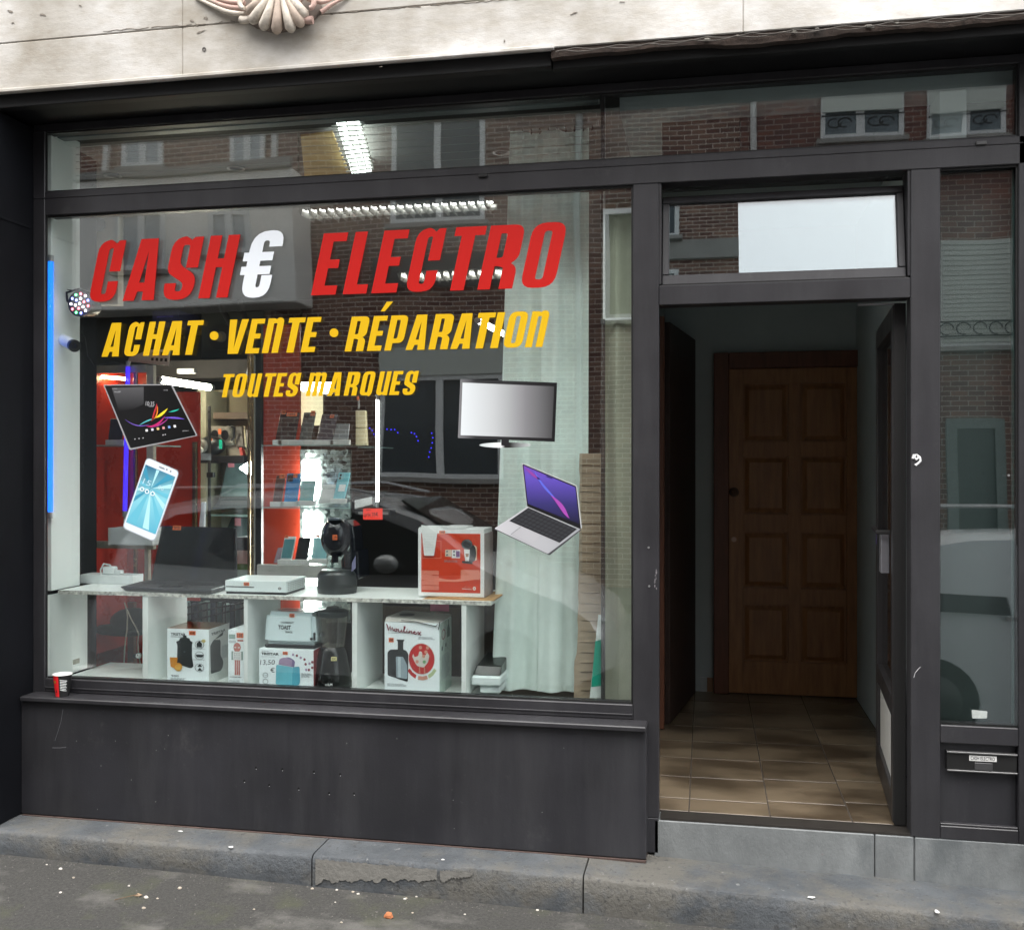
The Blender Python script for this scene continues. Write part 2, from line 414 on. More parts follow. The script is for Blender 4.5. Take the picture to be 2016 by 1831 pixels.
# ================================================================ GEOMETRY OF THE SETTING
XL = PX(42, -0.08)                      # left reveal of the shopfront  (-3.07)
XR = 1.235                              # right reveal
# --- pavement with a slight fall to the right, road, far pavement
NX, NY = 60, 24
mb = MB()
def pz(x, y):
    import mathutils.noise as mn
    return max(-0.055, min(0.012, 0.01 - 0.0165 * (x + 3.2))) + (y + 0.28) * 0.012 + 0.004 * mn.noise(Vector((x*1.7, y*1.7, 0))) + 0.002 * mn.noise(Vector((x*8, y*8, 3)))
xs = [-9 + 14 * i / NX for i in range(NX + 1)]; ys = [0.3 - 2.2 * j / NY for j in range(NY + 1)]
vs = [(x, y, pz(x, y)) for y in ys for x in xs]
fs = [(j*(NX+1)+i, (j+1)*(NX+1)+i, (j+1)*(NX+1)+i+1, j*(NX+1)+i+1) for j in range(NY) for i in range(NX)]
struct(mb.add(vs, fs).build('pavement', PAVE, smooth=True))
struct(box('kerb', -40, 40, -2.05, -1.90, -0.20, -0.045, BLUESTONE, bevel=0.01))
struct(box('road', -120, 120, -8.6, -2.05, -0.30, -0.17, ROADM))
struct(box('ground', -150, 150, -150, 60, -0.5, -0.31, ROADM))
struct(box('far_pavement', -60, 60, -10.5, -8.6, -0.25, -0.04, PAVE))

# --- the stone step in front of the shop, one block per slab
step = thing('stone_step', 'long worn bluestone step running under the shopfront', 'step', (-1.0, -0.14, 0))
ST = BLUESTONE
yF = -0.28
jx = [-6.0, PX(614, yF), PX(1148, yF), 2.6]
def ztop(x): return 0.109 if x < -0.55 else 0.109 - 0.024 * (x + 0.55)
for i in range(3):
    a, b_ = jx[i] + 0.003, jx[i+1] - 0.003
    n = 26; vs = []; fs = []
    import mathutils.noise as mn
    prof = [(0.03, 0), (-0.255 , 0), (-0.272, -0.006), (yF, -0.018), (yF - 0.002, -0.09), (yF - 0.001, -0.22)]
    for k in range(n + 1):
        x = a + (b_ - a) * k / n
        for (yy, dz) in prof:
            wv = 0.004 * mn.noise(Vector((x * 3 + i * 9, dz * 30, 1.0)))
            zz = ztop(x) + dz + 0.0025 * mn.noise(Vector((x * 2.5, yy * 6, i)))
            vs.append((x, (yy + wv) if yy < 0 else yy, zz))
    m_ = len(prof)
    for k in range(n):
        for q in range(m_ - 1): fs.append((k*m_+q, k*m_+q+1, (k+1)*m_+q+1, (k+1)*m_+q))
    fs += [tuple(range(m_)), tuple(n*m_ + q for q in range(m_))[::-1]]
    MB().add(vs, fs).build('stone', ST, step, smooth=True)
# light lime patches flaking on the middle slab (thin crust, own outline)
LIME = M('lime_crust', (0.165, 0.16, 0.145), 0.9, var=0.15, scale=25, bump=0.5, bscale=60)
def crust(px0, px1, top, bots, seed):
    rn = random.Random(seed); pts = []
    n = 60
    for i in range(n + 1):
        x = px0 + (px1 - px0) * i / n; pts.append((x, top + (x - 620) * 0.083 + rn.uniform(0, 3.5)))
    for i in range(n, -1, -1):
        x = px0 + (px1 - px0) * i / n; f = i / n
        b0 = bots[0] + (bots[1] - bots[0]) * f
        pts.append((x + rn.uniform(-.7, .7), b0 + (x - 620) * 0.083 + 9 * mn.noise(Vector((x * .06, seed, 0))) + rn.uniform(-2.5, 2.5)))
    return pts
flatpx('lime_patch', [crust(621, 860, 1689, (1735, 1712), 3)], yF - 0.004, LIME, step, th=0.0015)
flatpx('lime_patch', [crust(866, 930, 1690, (1712, 1700), 5)], yF - 0.004, LIME, step, th=0.0015)
# thin red strip of old tiles/mortar under the kick panel
box('mortar_strip', XL + 0.01, PX(1272, -0.085), -0.091, 0.02, 0.104, 0.1115, M('red_mortar', (0.065, 0.042, 0.035), 0.9, var=0.3, scale=30, bump=0.5), step)

# --- door threshold riser (bluestone)
thr = thing('door_threshold', 'pale bluestone threshold under the open shop door', 'threshold', (0.3, 0.02, 0.1))
xk = PX(1287, 0)
RIS = M('threshold_stone', (0.15, 0.16, 0.16), 0.7, var=0.25, scale=6, bump=0.35, bscale=70, dirt=(0.06, 0.07, 0.075), dscale=2.5, damt=0.6, stretch=(1, 1, 0.6))
cuts = [xk, PX(1722, 0), PX(1800, 0), 1.36, 2.6]
for a, b_ in zip(cuts[:-1], cuts[1:]):
    box('stone', a + 0.0015, b_ - 0.0015, 0.0, 0.12, 0.04, 0.248, RIS, thr, bevel=0.004)
box('metal_strip', PX(1300, 0), PX(1797, 0), 0.004, 0.10, 0.249, 0.257, M('threshold_metal', (0.05, 0.045, 0.04), 0.5, 0.6), thr)

# --- building over the shop: painted stone courses
wall = thing('upper_facade', 'cream painted stone wall above the shopfront, paint flaking', 'wall', (-1, -0.2, 3.33))
xj = [-7.0, PX(359, -0.28), PX(1463, -0.28), 4.2]
for zc in ((3.330, 3.537), (3.541, 3.95), (3.954, 4.5), (4.504, 5.4), (5.404, 6.6)):
    for a, b_ in zip(xj[:-1], xj[1:]):
        box('stone', a + 0.0012, b_ - 0.0012, -0.28, 0.25, zc[0], zc[1], STONE, wall, bevel=0.003)
mb = MB()
mb.box(xj[0], 4.2, -0.276, 0.2, 3.332, 6.59); mb.build('stone_core', M('joint_mortar', (0.28, 0.25, 0.21), 0.9), wall)
# protruding drip edge with old paint
mb = MB(); mb.box(xj[0], PX(1090, -0.29), -0.292, -0.27, 3.322, 3.338); mb.build('drip_edge', STONE, wall, bevel=0.003)
# small plug and holes in the wall
for (px, py, r) in ((402, 98, 0.009),):
    x, _, z = P(px, py, -0.281)
    MB().lathe((x, -0.283, z), [(r, 0.004), (r, 0), (r * 0.55, 0), (r * 0.5, 0.004)], 14, 'y').build('wall_plug', M('plug_grey', (0.12, 0.11, 0.1), 0.7), wall)
# scars where the render has fallen off
SCAR = M('scar', (0.20, 0.175, 0.145), 0.95, var=0.35, scale=40, bump=0.6, bscale=80)
def scar(px, py, w_, h_, seed, ang=0.0):
    rn = random.Random(seed); n = 16; pts = []
    for i in range(n):
        a = 2 * math.pi * i / n; rr = rn.uniform(0.3, 1.0); x = w_ * rr * math.cos(a); y = h_ * rr * math.sin(a)
        pts.append((px + x * math.cos(ang) - y * math.sin(ang), py + x * math.sin(ang) + y * math.cos(ang)))
    flatpx('scar', [pts], -0.2812, SCAR, wall, th=0.0008)
for i, (px, py, w_, h_, an) in enumerate([(378, 42, 6, 3, 0.3), (388, 50, 3, 4, 0), (405, 37, 7, 4, 0.2), (396, 63, 12, 3, -0.3), (20, 23, 7, 3, 0.2), (84, 30, 8, 3, 0.2),
        (25, 46, 6, 2, 0), (158, 12, 5, 2, 0.4), (1130, 27, 12, 2, -0.3), (993, 82, 2.5, 4, 0), (750, 132, 5, 1.5, -0.2), (1225, 5, 7, 1.5, 0), (618, 134, 5, 1.5, -0.2), (1452, 70, 4, 2, 0)]):
    scar(px, py, w_, h_, i + 1, an)
# ragged crack along the bed joint
rn = random.Random(11)
mb = MB()
pts = []
x = 203
while x < 1095:
    pts.append((x, 62 - (x - 203) * 0.079 + rn.uniform(-1.6, 1.6))); x += rn.uniform(5, 12)
for i, (a, b_) in enumerate(zip(pts[:-1], pts[1:])):
    if rn.random() < 0.16: continue
    if 455 < a[0] < 645: continue
    A = P(a[0], a[1], -0.2815); B = P(b_[0], b_[1], -0.2815); th_ = rn.uniform(0.001, 0.0035)
    mb.hexa([(A[0], A[1], A[2]-th_), (B[0], B[1], B[2]-th_), (B[0], B[1]+0.004, B[2]-th_), (A[0], A[1]+0.004, A[2]-th_), A, B, (B[0], B[1]+0.004, B[2]), (A[0], A[1]+0.004, A[2])])
mb.build('bed_joint_crack', SCAR, wall)['kind'] = 'stuff'

# --- carved ornament, pinkish, hanging into view at the top
PINK = M('carving_pink', (0.50, 0.34, 0.29), 0.8, var=0.2, scale=18, bump=0.3, bscale=60, dirt=(0.6, 0.55, 0.48), dscale=9, damt=0.8)
CREAM = M('carving_cream', (0.60, 0.54, 0.46), 0.8, var=0.2, scale=22, bump=0.3, bscale=60, dirt=(0.16, 0.13, 0.11), dscale=14, damt=0.6)
orn = thing('carved_ornament', 'pink and cream carved leaf ornament on the stone wall', 'ornament', P(545, 10, -0.28))
def relief(name, pts, rs, mat, d0=0.05, flatk=0.7):
    """curved tapering rib in survey pixels; pts (px, py, bulge)"""
    q = [Vector(P(a, b, -0.285 - c)) for a, b, c in pts]
    fine = []; fr = []
    n = len(q)
    for i in range(n - 1):
        p0, p1, p2, p3 = q[max(i-1, 0)], q[i], q[i+1], q[min(i+2, n-1)]
        for k in range(4):
            t = k / 4
            fine.append(0.5 * ((2*p1) + (-p0+p2)*t + (2*p0-5*p1+4*p2-p3)*t*t + (-p0+3*p1-3*p2+p3)*t*t*t)); fr.append(rs[i] + (rs[i+1]-rs[i]) * t)
    fine.append(q[-1]); fr.append(rs[-1])
    return MB().tube(fine, fr, 10).build(name, mat, orn, smooth=True)
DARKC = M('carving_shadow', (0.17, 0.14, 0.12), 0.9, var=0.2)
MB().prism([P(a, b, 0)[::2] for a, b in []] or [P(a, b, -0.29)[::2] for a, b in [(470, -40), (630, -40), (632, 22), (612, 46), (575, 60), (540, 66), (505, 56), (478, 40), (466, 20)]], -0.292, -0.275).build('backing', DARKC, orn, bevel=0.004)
for i, (x0, x1, y1, cx) in enumerate([(548, 545, 63, 0), (553, 572, 60, 3), (541, 520, 56, -3), (557, 590, 50, 8), (536, 500, 44, -8), (560, 598, 34, 10), (532, 493, 28, -9)]):
    yy = y1
    relief('leaf', [(x0, -30, 0.03), ((x0*0.75+x1*0.25) , -30 + (yy+30)*0.35, 0.055), ((x0*0.35+x1*0.65) + cx*0.3, -30 + (yy+30)*0.7, 0.06), (x1, yy - 6, 0.045), (x1 + cx * 0.4, yy, 0.02)],
           [0.008, 0.012, 0.019, 0.023, 0.010], CREAM if i % 3 else M('carving_tan', (0.47, 0.38, 0.31), 0.8, var=0.2, scale=20, bump=0.3))
for sx in (-1, 1):   # scrolls either side
    pts = []; rs = []
    cx = 545 + sx * 62; cy = 8
    for k in range(15):
        a = R(250) - sx * 0 + k * R(26)
        rr = 34 - k * 1.9
        pts.append((cx - sx * rr * math.cos(a) * 0.8, cy - rr * math.sin(a) * 0.95 + 2, 0.035 + k * 0.002)); rs.append(0.016 - k * 0.0005)
    relief('scroll', pts, rs, PINK if sx > 0 else CREAM)
for k in range(3):   # ribbon to the left, garland to the right
    relief('garland', [(385, -12 - k * 9 + 8, 0.0), (420, 13 - k * 9, 0.012), (450, 25 - k * 10, 0.02), (482, 29 - k * 11, 0.02)], [0.006, 0.009, 0.011, 0.010], PINK if k else CREAM)
relief('garland', [(632, 25, 0.02), (650, 12, 0.012), (668, 2, 0.006), (690, -10, 0)], [0.010, 0.008, 0.006, 0.006], PINK)
relief('garland', [(600, -6, 0.03), (616, 2, 0.04), (640, 4, 0.02), (662, -8, 0)], [0.010, 0.012, 0.009, 0.006], PINK)

# --- soffit, fascia and black side pilasters
fas = thing('shutter_fascia', 'black painted fascia and soffit under the stone lintel', 'fascia', (-1, -0.2, 3.27))
FASG = M('fascia_grey', (0.006, 0.0063, 0.0063), 0.6, var=0.3, scale=3, spec=0.3)
box('fascia_board', -6.0, PX(1085, -0.25), -0.25, -0.20, 3.270, 3.329, FASG, fas, bevel=0.003)
box('fascia_board', PX(1085, -0.25) + 0.004, 3.4, -0.235, -0.20, 3.262, 3.329, FASG, fas, bevel=0.003)
box('soffit', -6.0, 3.4, -0.199, 0.30, 3.285, 3.331, BLACK, fas)
RUST = M('rusty_render', (0.045, 0.031, 0.024), 0.95, var=0.4, scale=22, bump=0.9, bscale=50, dirt=(0.018, 0.015, 0.013), dscale=8, damt=0.8)
rag = thing('crumbling_strip', 'brown crumbling render strip with bare wire mesh under the lintel, right half', 'render strip', P(1500, 90, -0.27))
rn = random.Random(4); mb = MB(); n = 90; xa, xb = PX(1085, -0.272), 3.4
top = []; bot = []
for i in range(n + 1):
    x = xa + (xb - xa) * i / n
    top.append((x, 3.329)); bot.append((x, 3.329 - 0.030 - 0.018 * mn.noise(Vector((x * 2.2, 5, 0))) - 0.007 * rn.random() - (0.0 if i > 2 else 0)))
mb.prism(top + bot[::-1], -0.272, -0.236); mb.build('render', RUST, rag, smooth=False)
WIRE = M('lath_wire', (0.09, 0.08, 0.07), 0.7, 0.3)
mb = MB()
for row in range(2):
    pts = []; x = xa + 0.02
    while x < xb:
        pts.append((x, -0.281 - 0.003 * rn.random(), 3.326 - row * 0.007 - 0.010 * abs(math.sin(x * 19 + row)) - 0.008 * (mn.noise(Vector((x * 1.5, row, 2))) + 0.4))); x += 0.018
    mb.tube(pts, 0.0022, 5)
mb.build('wire_mesh', WIRE, rag)
mb = MB()
for i in range(30):
    x = rn.uniform(PX(1350, -0.28), xb); mb.ball((x, -0.280, 3.322 - rn.random() * 0.02), rn.uniform(0.004, 0.010), 6, 4, (1.6, 0.7, 0.7))
o = mb.build('render_crumbs', M('grey_crumb', (0.15, 0.14, 0.12), 0.9, var=0.3), rag); o['kind'] = 'stuff'

pil = thing('left_pilaster', 'black painted pilaster at the left edge of the shopfront', 'pilaster', (XL - 0.2, -0.1, 0.11))
PILM = M('pilaster_black', (0.0045, 0.005, 0.0068), 0.75, var=0.3, scale=3, spec=0.12, bump=0.05)
box('shaft', XL - 0.6, XL, -0.258, 0.5, 0.112, 3.268, PILM, pil, bevel=0.004)
box('plinth_edge', XL - 0.6, XL + 0.004, -0.262, -0.02, PZ(20, 430, -0.2) - 0.006, PZ(20, 430, -0.2) + 0.006, PILM, pil, bevel=0.002)
pil2 = thing('right_pilaster', 'black painted pilaster at the right edge beside the mailbox panel', 'pilaster', (XR + 0.2, -0.1, 0.11))
box('shaft', XR, XR + 1.0, -0.04, 0.5, 0.06, 3.28, PILM, pil2, bevel=0.004)

# ================================================================ SHOPFRONT FRAME
sf = thing('shopfront', 'anthracite aluminium shopfront frame with big display window and doorway', 'shopfront', (-1, 0, 0.11))
Z_T0, Z_T1 = 2.858, 2.967     # transom rail
Z_TOP = 3.278
xS = PX(88, 0)                # glass left edge
xM0, xM1 = PX(1246, 0), PX(1297, 0)
xC0, xC1 = PX(1793, 0), PX(1851, 0)
xG1 = PX(2006, 0)
D0, D1 = 0.0, 0.085
def fr(name, x0, x1, z0, z1, y0=D0, y1=D1, bev=0.003, m=ALU): return box(name, x0, x1, y0, y1, z0, z1, m, sf, bevel=bev)
fr('stile', XL, xS, 0.64, Z_TOP - 0.03, y1=0.018)
fr('transom_rail', xS + 0.0005, XR - 0.03, Z_T0, Z_T1)
fr('head_rail', XL, XR, Z_TOP - 0.0295, Z_TOP + 0.006, y0=0.006)
fr('mullion', xM0, xM1, 0.256, Z_T0 - 0.0005)
fr('column', xC0, xC1, 0.249, Z_T0 - 0.0005)
fr('stile', xG1, XR, 0.249, Z_TOP - 0.03)
fr('door_head_rail', xM1 + 0.0005, xC0 - 0.0005, 2.357, 2.437)
fr('bottom_rail', xS + 0.0005, xM0 - 0.0005, 0.655, 0.716, y0=-0.002)
fr('rail_bead', xS + 0.001, xM0 - 0.001, 0.672, 0.678, y0=-0.006, y1=0.0, bev=0.001)
fr('rail_bead', XL + 0.003, XR - 0.04, 2.936, 2.9405, y0=-0.003, y1=0.0, bev=0.001)
fr('transom_mullion', PX(1181, 0) , PX(1189, 0), Z_T1 + 0.0005, Z_TOP - 0.03, y0=0.03, y1=0.05, bev=0.001)
# glazing beads (recessed dark gaskets round every pane)
def gask(x0, x1, z0, z1, y=0.012):
    g = 0.007
    mb = MB(); mb.box(x0, x0+.003, y, y+0.005, z0, z1).box(x1-g, x1, y, y+0.005, z0, z1).box(x0+g, x1-g, y, y+0.005, z0, z0+g).box(x0+g, x1-g, y, y+0.005, z1-g, z1)
    return mb.build('gasket', GASK, sf)
gask(xS + .0005, xM0 - .0005, 0.7165, Z_T0 - .0005)
gask(xC1 + .0005, xG1 - .0005, 0.692, Z_T0 - .0005)
gask(xS + .0005, xG1 - .0005, Z_T1 + .0005, Z_TOP - .031)
# drain caps on the transom rail
for px, py in ((951, 346), (1932, 282)):
    x, _, z = P(px, py, -0.004)
    box('drain_cap', x - 0.019, x + 0.019, -0.010, 0.0, z - 0.008, z + 0.006, GASK if px < 1000 else M('cap_grey', (0.07, 0.07, 0.07), 0.5), sf, bevel=0.002)
# screws and chips on mullion and column
PAINTCHIP = M('bare_chip', (0.55, 0.55, 0.56), 0.5, var=0.2)
for px, py in ((1277, 1078), (1278, 1154), (1986, 936)):
    x, _, z = P(px, py, -0.002); MB().lathe((x, -0.004, z), [(0.0005, 0), (0.0045, 0.0), (0.0045, 0.004)], 10, 'y').build('screw', M('screw_steel', (0.4, 0.4, 0.4), 0.35, 0.8), sf)
def chips(cx, cy, w_, h_, n, seed, mat=PAINTCHIP):
    rn = random.Random(seed); mb = MB()
    for i in range(n):
        a = rn.uniform(-w_, w_) + cx; b = rn.uniform(-h_, h_) + cy; r = rn.uniform(0.8, 2.0)
        pts = [P(a + r*rn.uniform(.5, 1.2)*math.cos(k*1.05), b + r*2*rn.uniform(.5, 1.2)*math.sin(k*1.05), 0)[::2] for k in range(6)]
        mb.prism(pts, -0.0015, 0.001)
    return mb.build('paint_chip', mat, sf)
chips(1291, 1140, 3, 22, 12, 3, M('chip_grey', (0.18, 0.17, 0.18), 0.6))
def scribble(pts, name='paint_scribble', r=0.0022, mat=None):
    return MB().tube([P(a, b, -0.0015) for a, b in pts], r, 5).build(name, mat or PAINTCHIP, sf)
scribble([(1797, 903), (1799, 896), (1803, 894), (1800, 901), (1804, 905), (1808, 902), (1806, 896), (1811, 901), (1812, 908), (1808, 912), (1803, 916), (1801, 914)], r=0.0045, mat=M('white_chalk', (0.85, 0.85, 0.85), 0.7))
scribble([(1799, 1334), (1802, 1324), (1809, 1316), (1812, 1313)], r=0.0009)

# --- sill, kick panel
fr('sill', XL + 0.012, PX(1272, -0.108), 0.632, 0.6535, y0=-0.108, y1=0.01, bev=0.004)
fr('kick_panel', XL + 0.0005, PX(1272, -0.08), 0.114, 0.6315, y0=-0.082, y1=0.02, bev=0.003, m=KICK)
fr('panel_return', xM0 + 0.012, xM1 - 0.0005, 0.112, 0.2555, y0=-0.0, y1=0.08, m=KICK)
HOLE = flatm('drill_hole', (0.002, 0.002, 0.002), 0.9)
for px, py in ((504, 1511), (556, 1514), (618, 1519), (670, 1524), (481, 1537), (530, 1545), (588, 1552), (648, 1561), (697, 1562)):
    x, _, z = P(px, py, -0.083)
    MB().lathe((x, -0.0835, z), [(0.0001, 0.0006), (0.0038, 0.0006), (0.0052, 0)], 10, 'y').build('drill_hole', HOLE, sf)
    MB().ball((x + 0.001, -0.083, z - 0.006), 0.0022, 6, 4).build('plug_rim', M('rim_dust', (0.3, 0.3, 0.31), 0.8), sf)
mb = MB()
rn = random.Random(21)
for i in range(15):
    a, b = rn.uniform(120, 1250), rn.uniform(1440, 1640)
    x, _, z = P(a, b, -0.0826)
    if z < 0.13 or z > 0.62: continue
    mb.prism([(x + 0.0028*rn.uniform(.4, 1)*math.cos(k*1.26), z + 0.004*rn.uniform(.4, 1)*math.sin(k*1.26)) for k in range(5)], -0.0832, -0.0815)
mb.build('paint_speck', M('speck', (0.11, 0.11, 0.105), 0.8), sf)['kind'] = 'stuff'
for pts in ([(124, 1396), (120, 1420), (114, 1440), (108, 1458)], [(103, 1472), (118, 1472), (130, 1471)], ):
    MB().tube([P(a, b, -0.0825) for a, b in pts], 0.0009, 4).build('scratch', M('scratch_grey', (0.12, 0.12, 0.13), 0.7), sf)

# --- lower right panel with the letterbox
fr('mid_rail', xC1 + .0005, xG1 - .0005, 0.622, 0.6915)
fr('low_rail', xC1 + .0005, xG1 - .0005, 0.249, 0.30)
fr('recessed_panel', xC1 + .0005, xG1 - .0005, 0.3005, 0.6215, y0=0.03, y1=0.06, m=KICK)
fr('panel_edge', xC1 + .001, xG1 - .001, 0.3005, 0.309, y0=0.004, y1=0.03, bev=0.002)
lb = thing('letterbox', 'black letterbox flap with a taped name strip, right of the doorway', 'letterbox', P(1930, 1500, 0.02))
LBM = M('letterbox_black', (0.012, 0.012, 0.012), 0.35)
ya = 0.015
z0, z1 = PZ(1930, 1519, ya), PZ(1930, 1480, ya); x0, x1 = PX(1863, ya), xG1 - 0.004
box('box_body', x0, x1, 0.008, 0.03, z0 + 0.006, z1 - 0.006, LBM, lb, bevel=0.002)
EDGE = M('letterbox_edge', (0.16, 0.16, 0.16), 0.4, 0.7)
box('trim', x0, x1, 0.0, 0.028, z1 - 0.006, z1, EDGE, lb, bevel=0.001)
box('trim', x0, x1, 0.0, 0.028, z0, z0 + 0.006, EDGE, lb, bevel=0.001)
box('flap', PX(1917, ya), PX(1953, ya), 0.004, 0.0078, PZ(1930, 1515, ya), PZ(1930, 1500, ya), M('flap_grey', (0.035, 0.035, 0.036), 0.5), lb, bevel=0.002)
xa, xb = PX(1907, ya), PX(1961, ya); za = PZ(1930, 1497, ya); zb = PZ(1930, 1486, ya)
mp_ = rectmap(xa, za, xb - xa, zb - za, 0.0065)
flat('name_strip', [[(0, 0), (1, 0.02), (1, 1), (0, 0.97)]], mp_, M('paper_strip', (0.62, 0.62, 0.6), 0.7), lb)
text('lettering', 'CASH ELECTRO', lambda u, v, w: mp_(u, v, 0.0012), M('ink', (0.02, 0.02, 0.03), 0.7), lb, 0.05, 0.2, 0.6, 0.88, bold=0.01)

# --- panes (double glazing: two sheets)
GL = glass('window_glass', 0.068, (0.984, 0.996, 0.992), wob=0.22)
def pane(name, x0, x1, z0, z1, y=0.018, parent=sf, tilt=0.0):
    mb = MB()
    for yy in (y, y + 0.016): mb.box(x0, x1, yy, yy + 0.004, z0, z1)
    if tilt:
        c = Vector(((x0+x1)/2, y, (z0+z1)/2)); rt = Matrix.Rotation(tilt, 3, 'X')
        mb.xform(lambda v: rt @ (v - c) + c)
    return mb.build(name, GL, parent)
pane('display_pane', xS + 0.002, xM0 - 0.002, 0.718, Z_T0 - 0.002)
pane('transom_pane', xS + 0.002, PX(1185, 0) - 0.0005, Z_T1 + 0.002, Z_TOP - 0.032, y=0.0205)
pane('transom_pane', PX(1185, 0) + 0.0005, xG1 - 0.002, Z_T1 + 0.002, Z_TOP - 0.032, y=0.0205)
pane('side_pane', xC1 + 0.002, xG1 - 0.002, 0.694, Z_T0 - 0.002, tilt=R(-0.9))

# --- hopper light over the door, tilted inward at the top
hop = thing('hopper_window', 'small tilted-open hopper window above the doorway reflecting bright sky', 'window', (0.3, 0.03, 2.44))
hx0, hx1 = xM1 + 0.012, xC0 - 0.012
hz0, hz1 = 2.441, 2.86
HA = R(10)
def htilt(v):
    dz = v.z - hz0; dy = v.y
    return Vector((v.x, 0.02 + dy * math.cos(HA) + dz * math.sin(HA), hz0 + dz * math.cos(HA) - dy * math.sin(HA) + 0.002))
SW = 0.028; SH = 0.385
def hbar(name, x0, x1, z0, z1, y0=0.0, y1=0.045, m=ALU):
    mb = MB().box(x0, x1, y0, y1, hz0 + z0, hz0 + z1); mb.xform(htilt); return mb.build(name, m, hop, bevel=0.003)
hbar('sash_rail', hx0, hx1, 0, 0.042); hbar('sash_rail', hx0, hx1, SH - 0.03, SH)
hbar('sash_stile', hx0, hx0 + SW, 0.0425, SH - 0.0305); hbar('sash_stile', hx1 - SW, hx1, 0.0425, SH - 0.0305)
mb = MB()
for yy in (0.014, 0.03): mb.box(hx0 + SW, hx1 - SW, yy, yy + 0.004, hz0 + 0.0425, hz0 + SH - 0.0305)
mb.xform(htilt); mb.build('pane', glass('hopper_glass', 0.14, (0.8, 0.85, 0.85)), hop)
box('frame_seal', xM1 + 0.001, xC0 - 0.001, 0.012, 0.02, 2.4375, 2.443, GASK, hop)
# deep dark reveal round the hopper
rv = MB(); rv.box(xM1 + .001, xM1 + 0.010, 0.006, 0.11, 2.445, 2.857).box(xC0 - 0.010, xC0 - .001, 0.006, 0.11, 2.445, 2.857)
rv.build('reveal', ALU, hop)

# ================================================================ HALL BEHIND THE DOORWAY
WALLH = M('hall_wall', (0.36, 0.41, 0.41), 0.85, var=0.08, scale=3)
hall = thing('entrance_hall', 'dim grey walled entrance hall behind the open shop door', 'hall', (0.3, 1.2, 0.25))
box('wall', -0.36, 1.3, 2.40, 2.50, 0.25, 3.2, WALLH, hall)
box('wall', 0.92, 1.02, 0.12, 2.398, 0.25, 3.2, WALLH, hall)
box('wall', -0.36, -0.262, 1.45, 2.398, 0.25, 3.2, WALLH, hall)
box('ceiling', -0.36, 1.3, 0.12, 2.5, 3.205, 3.27, WALLH, hall)
box('base', -3.2, 1.3, 0.13, 2.6, 0.1, 0.243, M('screed', (0.08, 0.07, 0.06), 0.9), hall)
box('skirting_tile', PX(1378, 2.385), PX(1391, 2.385), 2.385, 2.3985, 0.256, 0.345, M('skirting', (0.35, 0.38, 0.38), 0.4), hall)
box('skirting_tile', PX(1392, 2.385), PX(1404, 2.385), 2.386, 2.3985, 0.256, 0.345, M('skirting_brown', (0.22, 0.12, 0.06), 0.4), hall)
# floor tiles
hf = thing('tiled_floor', 'brown mottled ceramic floor tiles in the entrance hall', 'tiled floor', (0.3, 1.2, 0.25))
def tile_mat():
    m, t, b = mk('hall_tile'); tc = t.nodes.new('ShaderNodeTexCoord'); oi = t.nodes.new('ShaderNodeObjectInfo')
    g = t.nodes.new('ShaderNodeNewGeometry')
    mp = t.nodes.new('ShaderNodeMapping'); mp.inputs['Scale'].default_value = (1.0, 1.9, 1); t.links.new(g.outputs['Position'], mp.inputs['Vector'])
    n = t.nodes.new('ShaderNodeTexNoise'); n.inputs['Scale'].default_value = 2.6; n.inputs['Detail'].default_value = 5; n.inputs['Roughness'].default_value = 0.5; t.links.new(mp.outputs[0], n.inputs['Vector'])
    r = t.nodes.new('ShaderNodeValToRGB'); e = r.color_ramp.elements; e[0].position = 0.40; e[0].color = (0.060, 0.044, 0.028, 1); e[1].position = 0.60; e[1].color = (0.155, 0.120, 0.080, 1)
    t.links.new(n.outputs['Fac'], r.inputs['Fac'])
    mr = t.nodes.new('ShaderNodeMapRange'); mr.inputs['To Min'].default_value = 0.8; mr.inputs['To Max'].default_value = 1.15; t.links.new(oi.outputs['Random'], mr.inputs['Value'])
    mu = t.nodes.new('ShaderNodeVectorMath'); mu.operation = 'SCALE'; t.links.new(r.outputs[0], mu.inputs[0]); t.links.new(mr.outputs[0], mu.inputs['Scale'])
    t.links.new(mu.outputs[0], b.inputs['Base Color']); b.inputs['Roughness'].default_value = 0.32
    return m
TILE = tile_mat(); xt = [-0.40, -0.07, 0.26, 0.585, 0.915]
tm = None
for i in range(4):
    off = (0.0, 0.0, 0.035, 0.08)[i]
    ya = 0.105; ends = [0.27 + off + 0.308 * k for k in range(8)]
    for yb in ends:
        yb = min(yb, 2.395)
        if yb - ya < 0.03: continue
        o = MB().box(xt[i] + 0.0025, xt[i+1] - 0.0025, ya + 0.004, yb - 0.004, 0.246, 0.256).build('tile', TILE, hf, bevel=0.0015)
        ya = yb
box('grout', -0.4, 0.915, 0.105, 2.396, 0.2435, 0.2545, M('grout', (0.045, 0.036, 0.028), 0.9), hf)
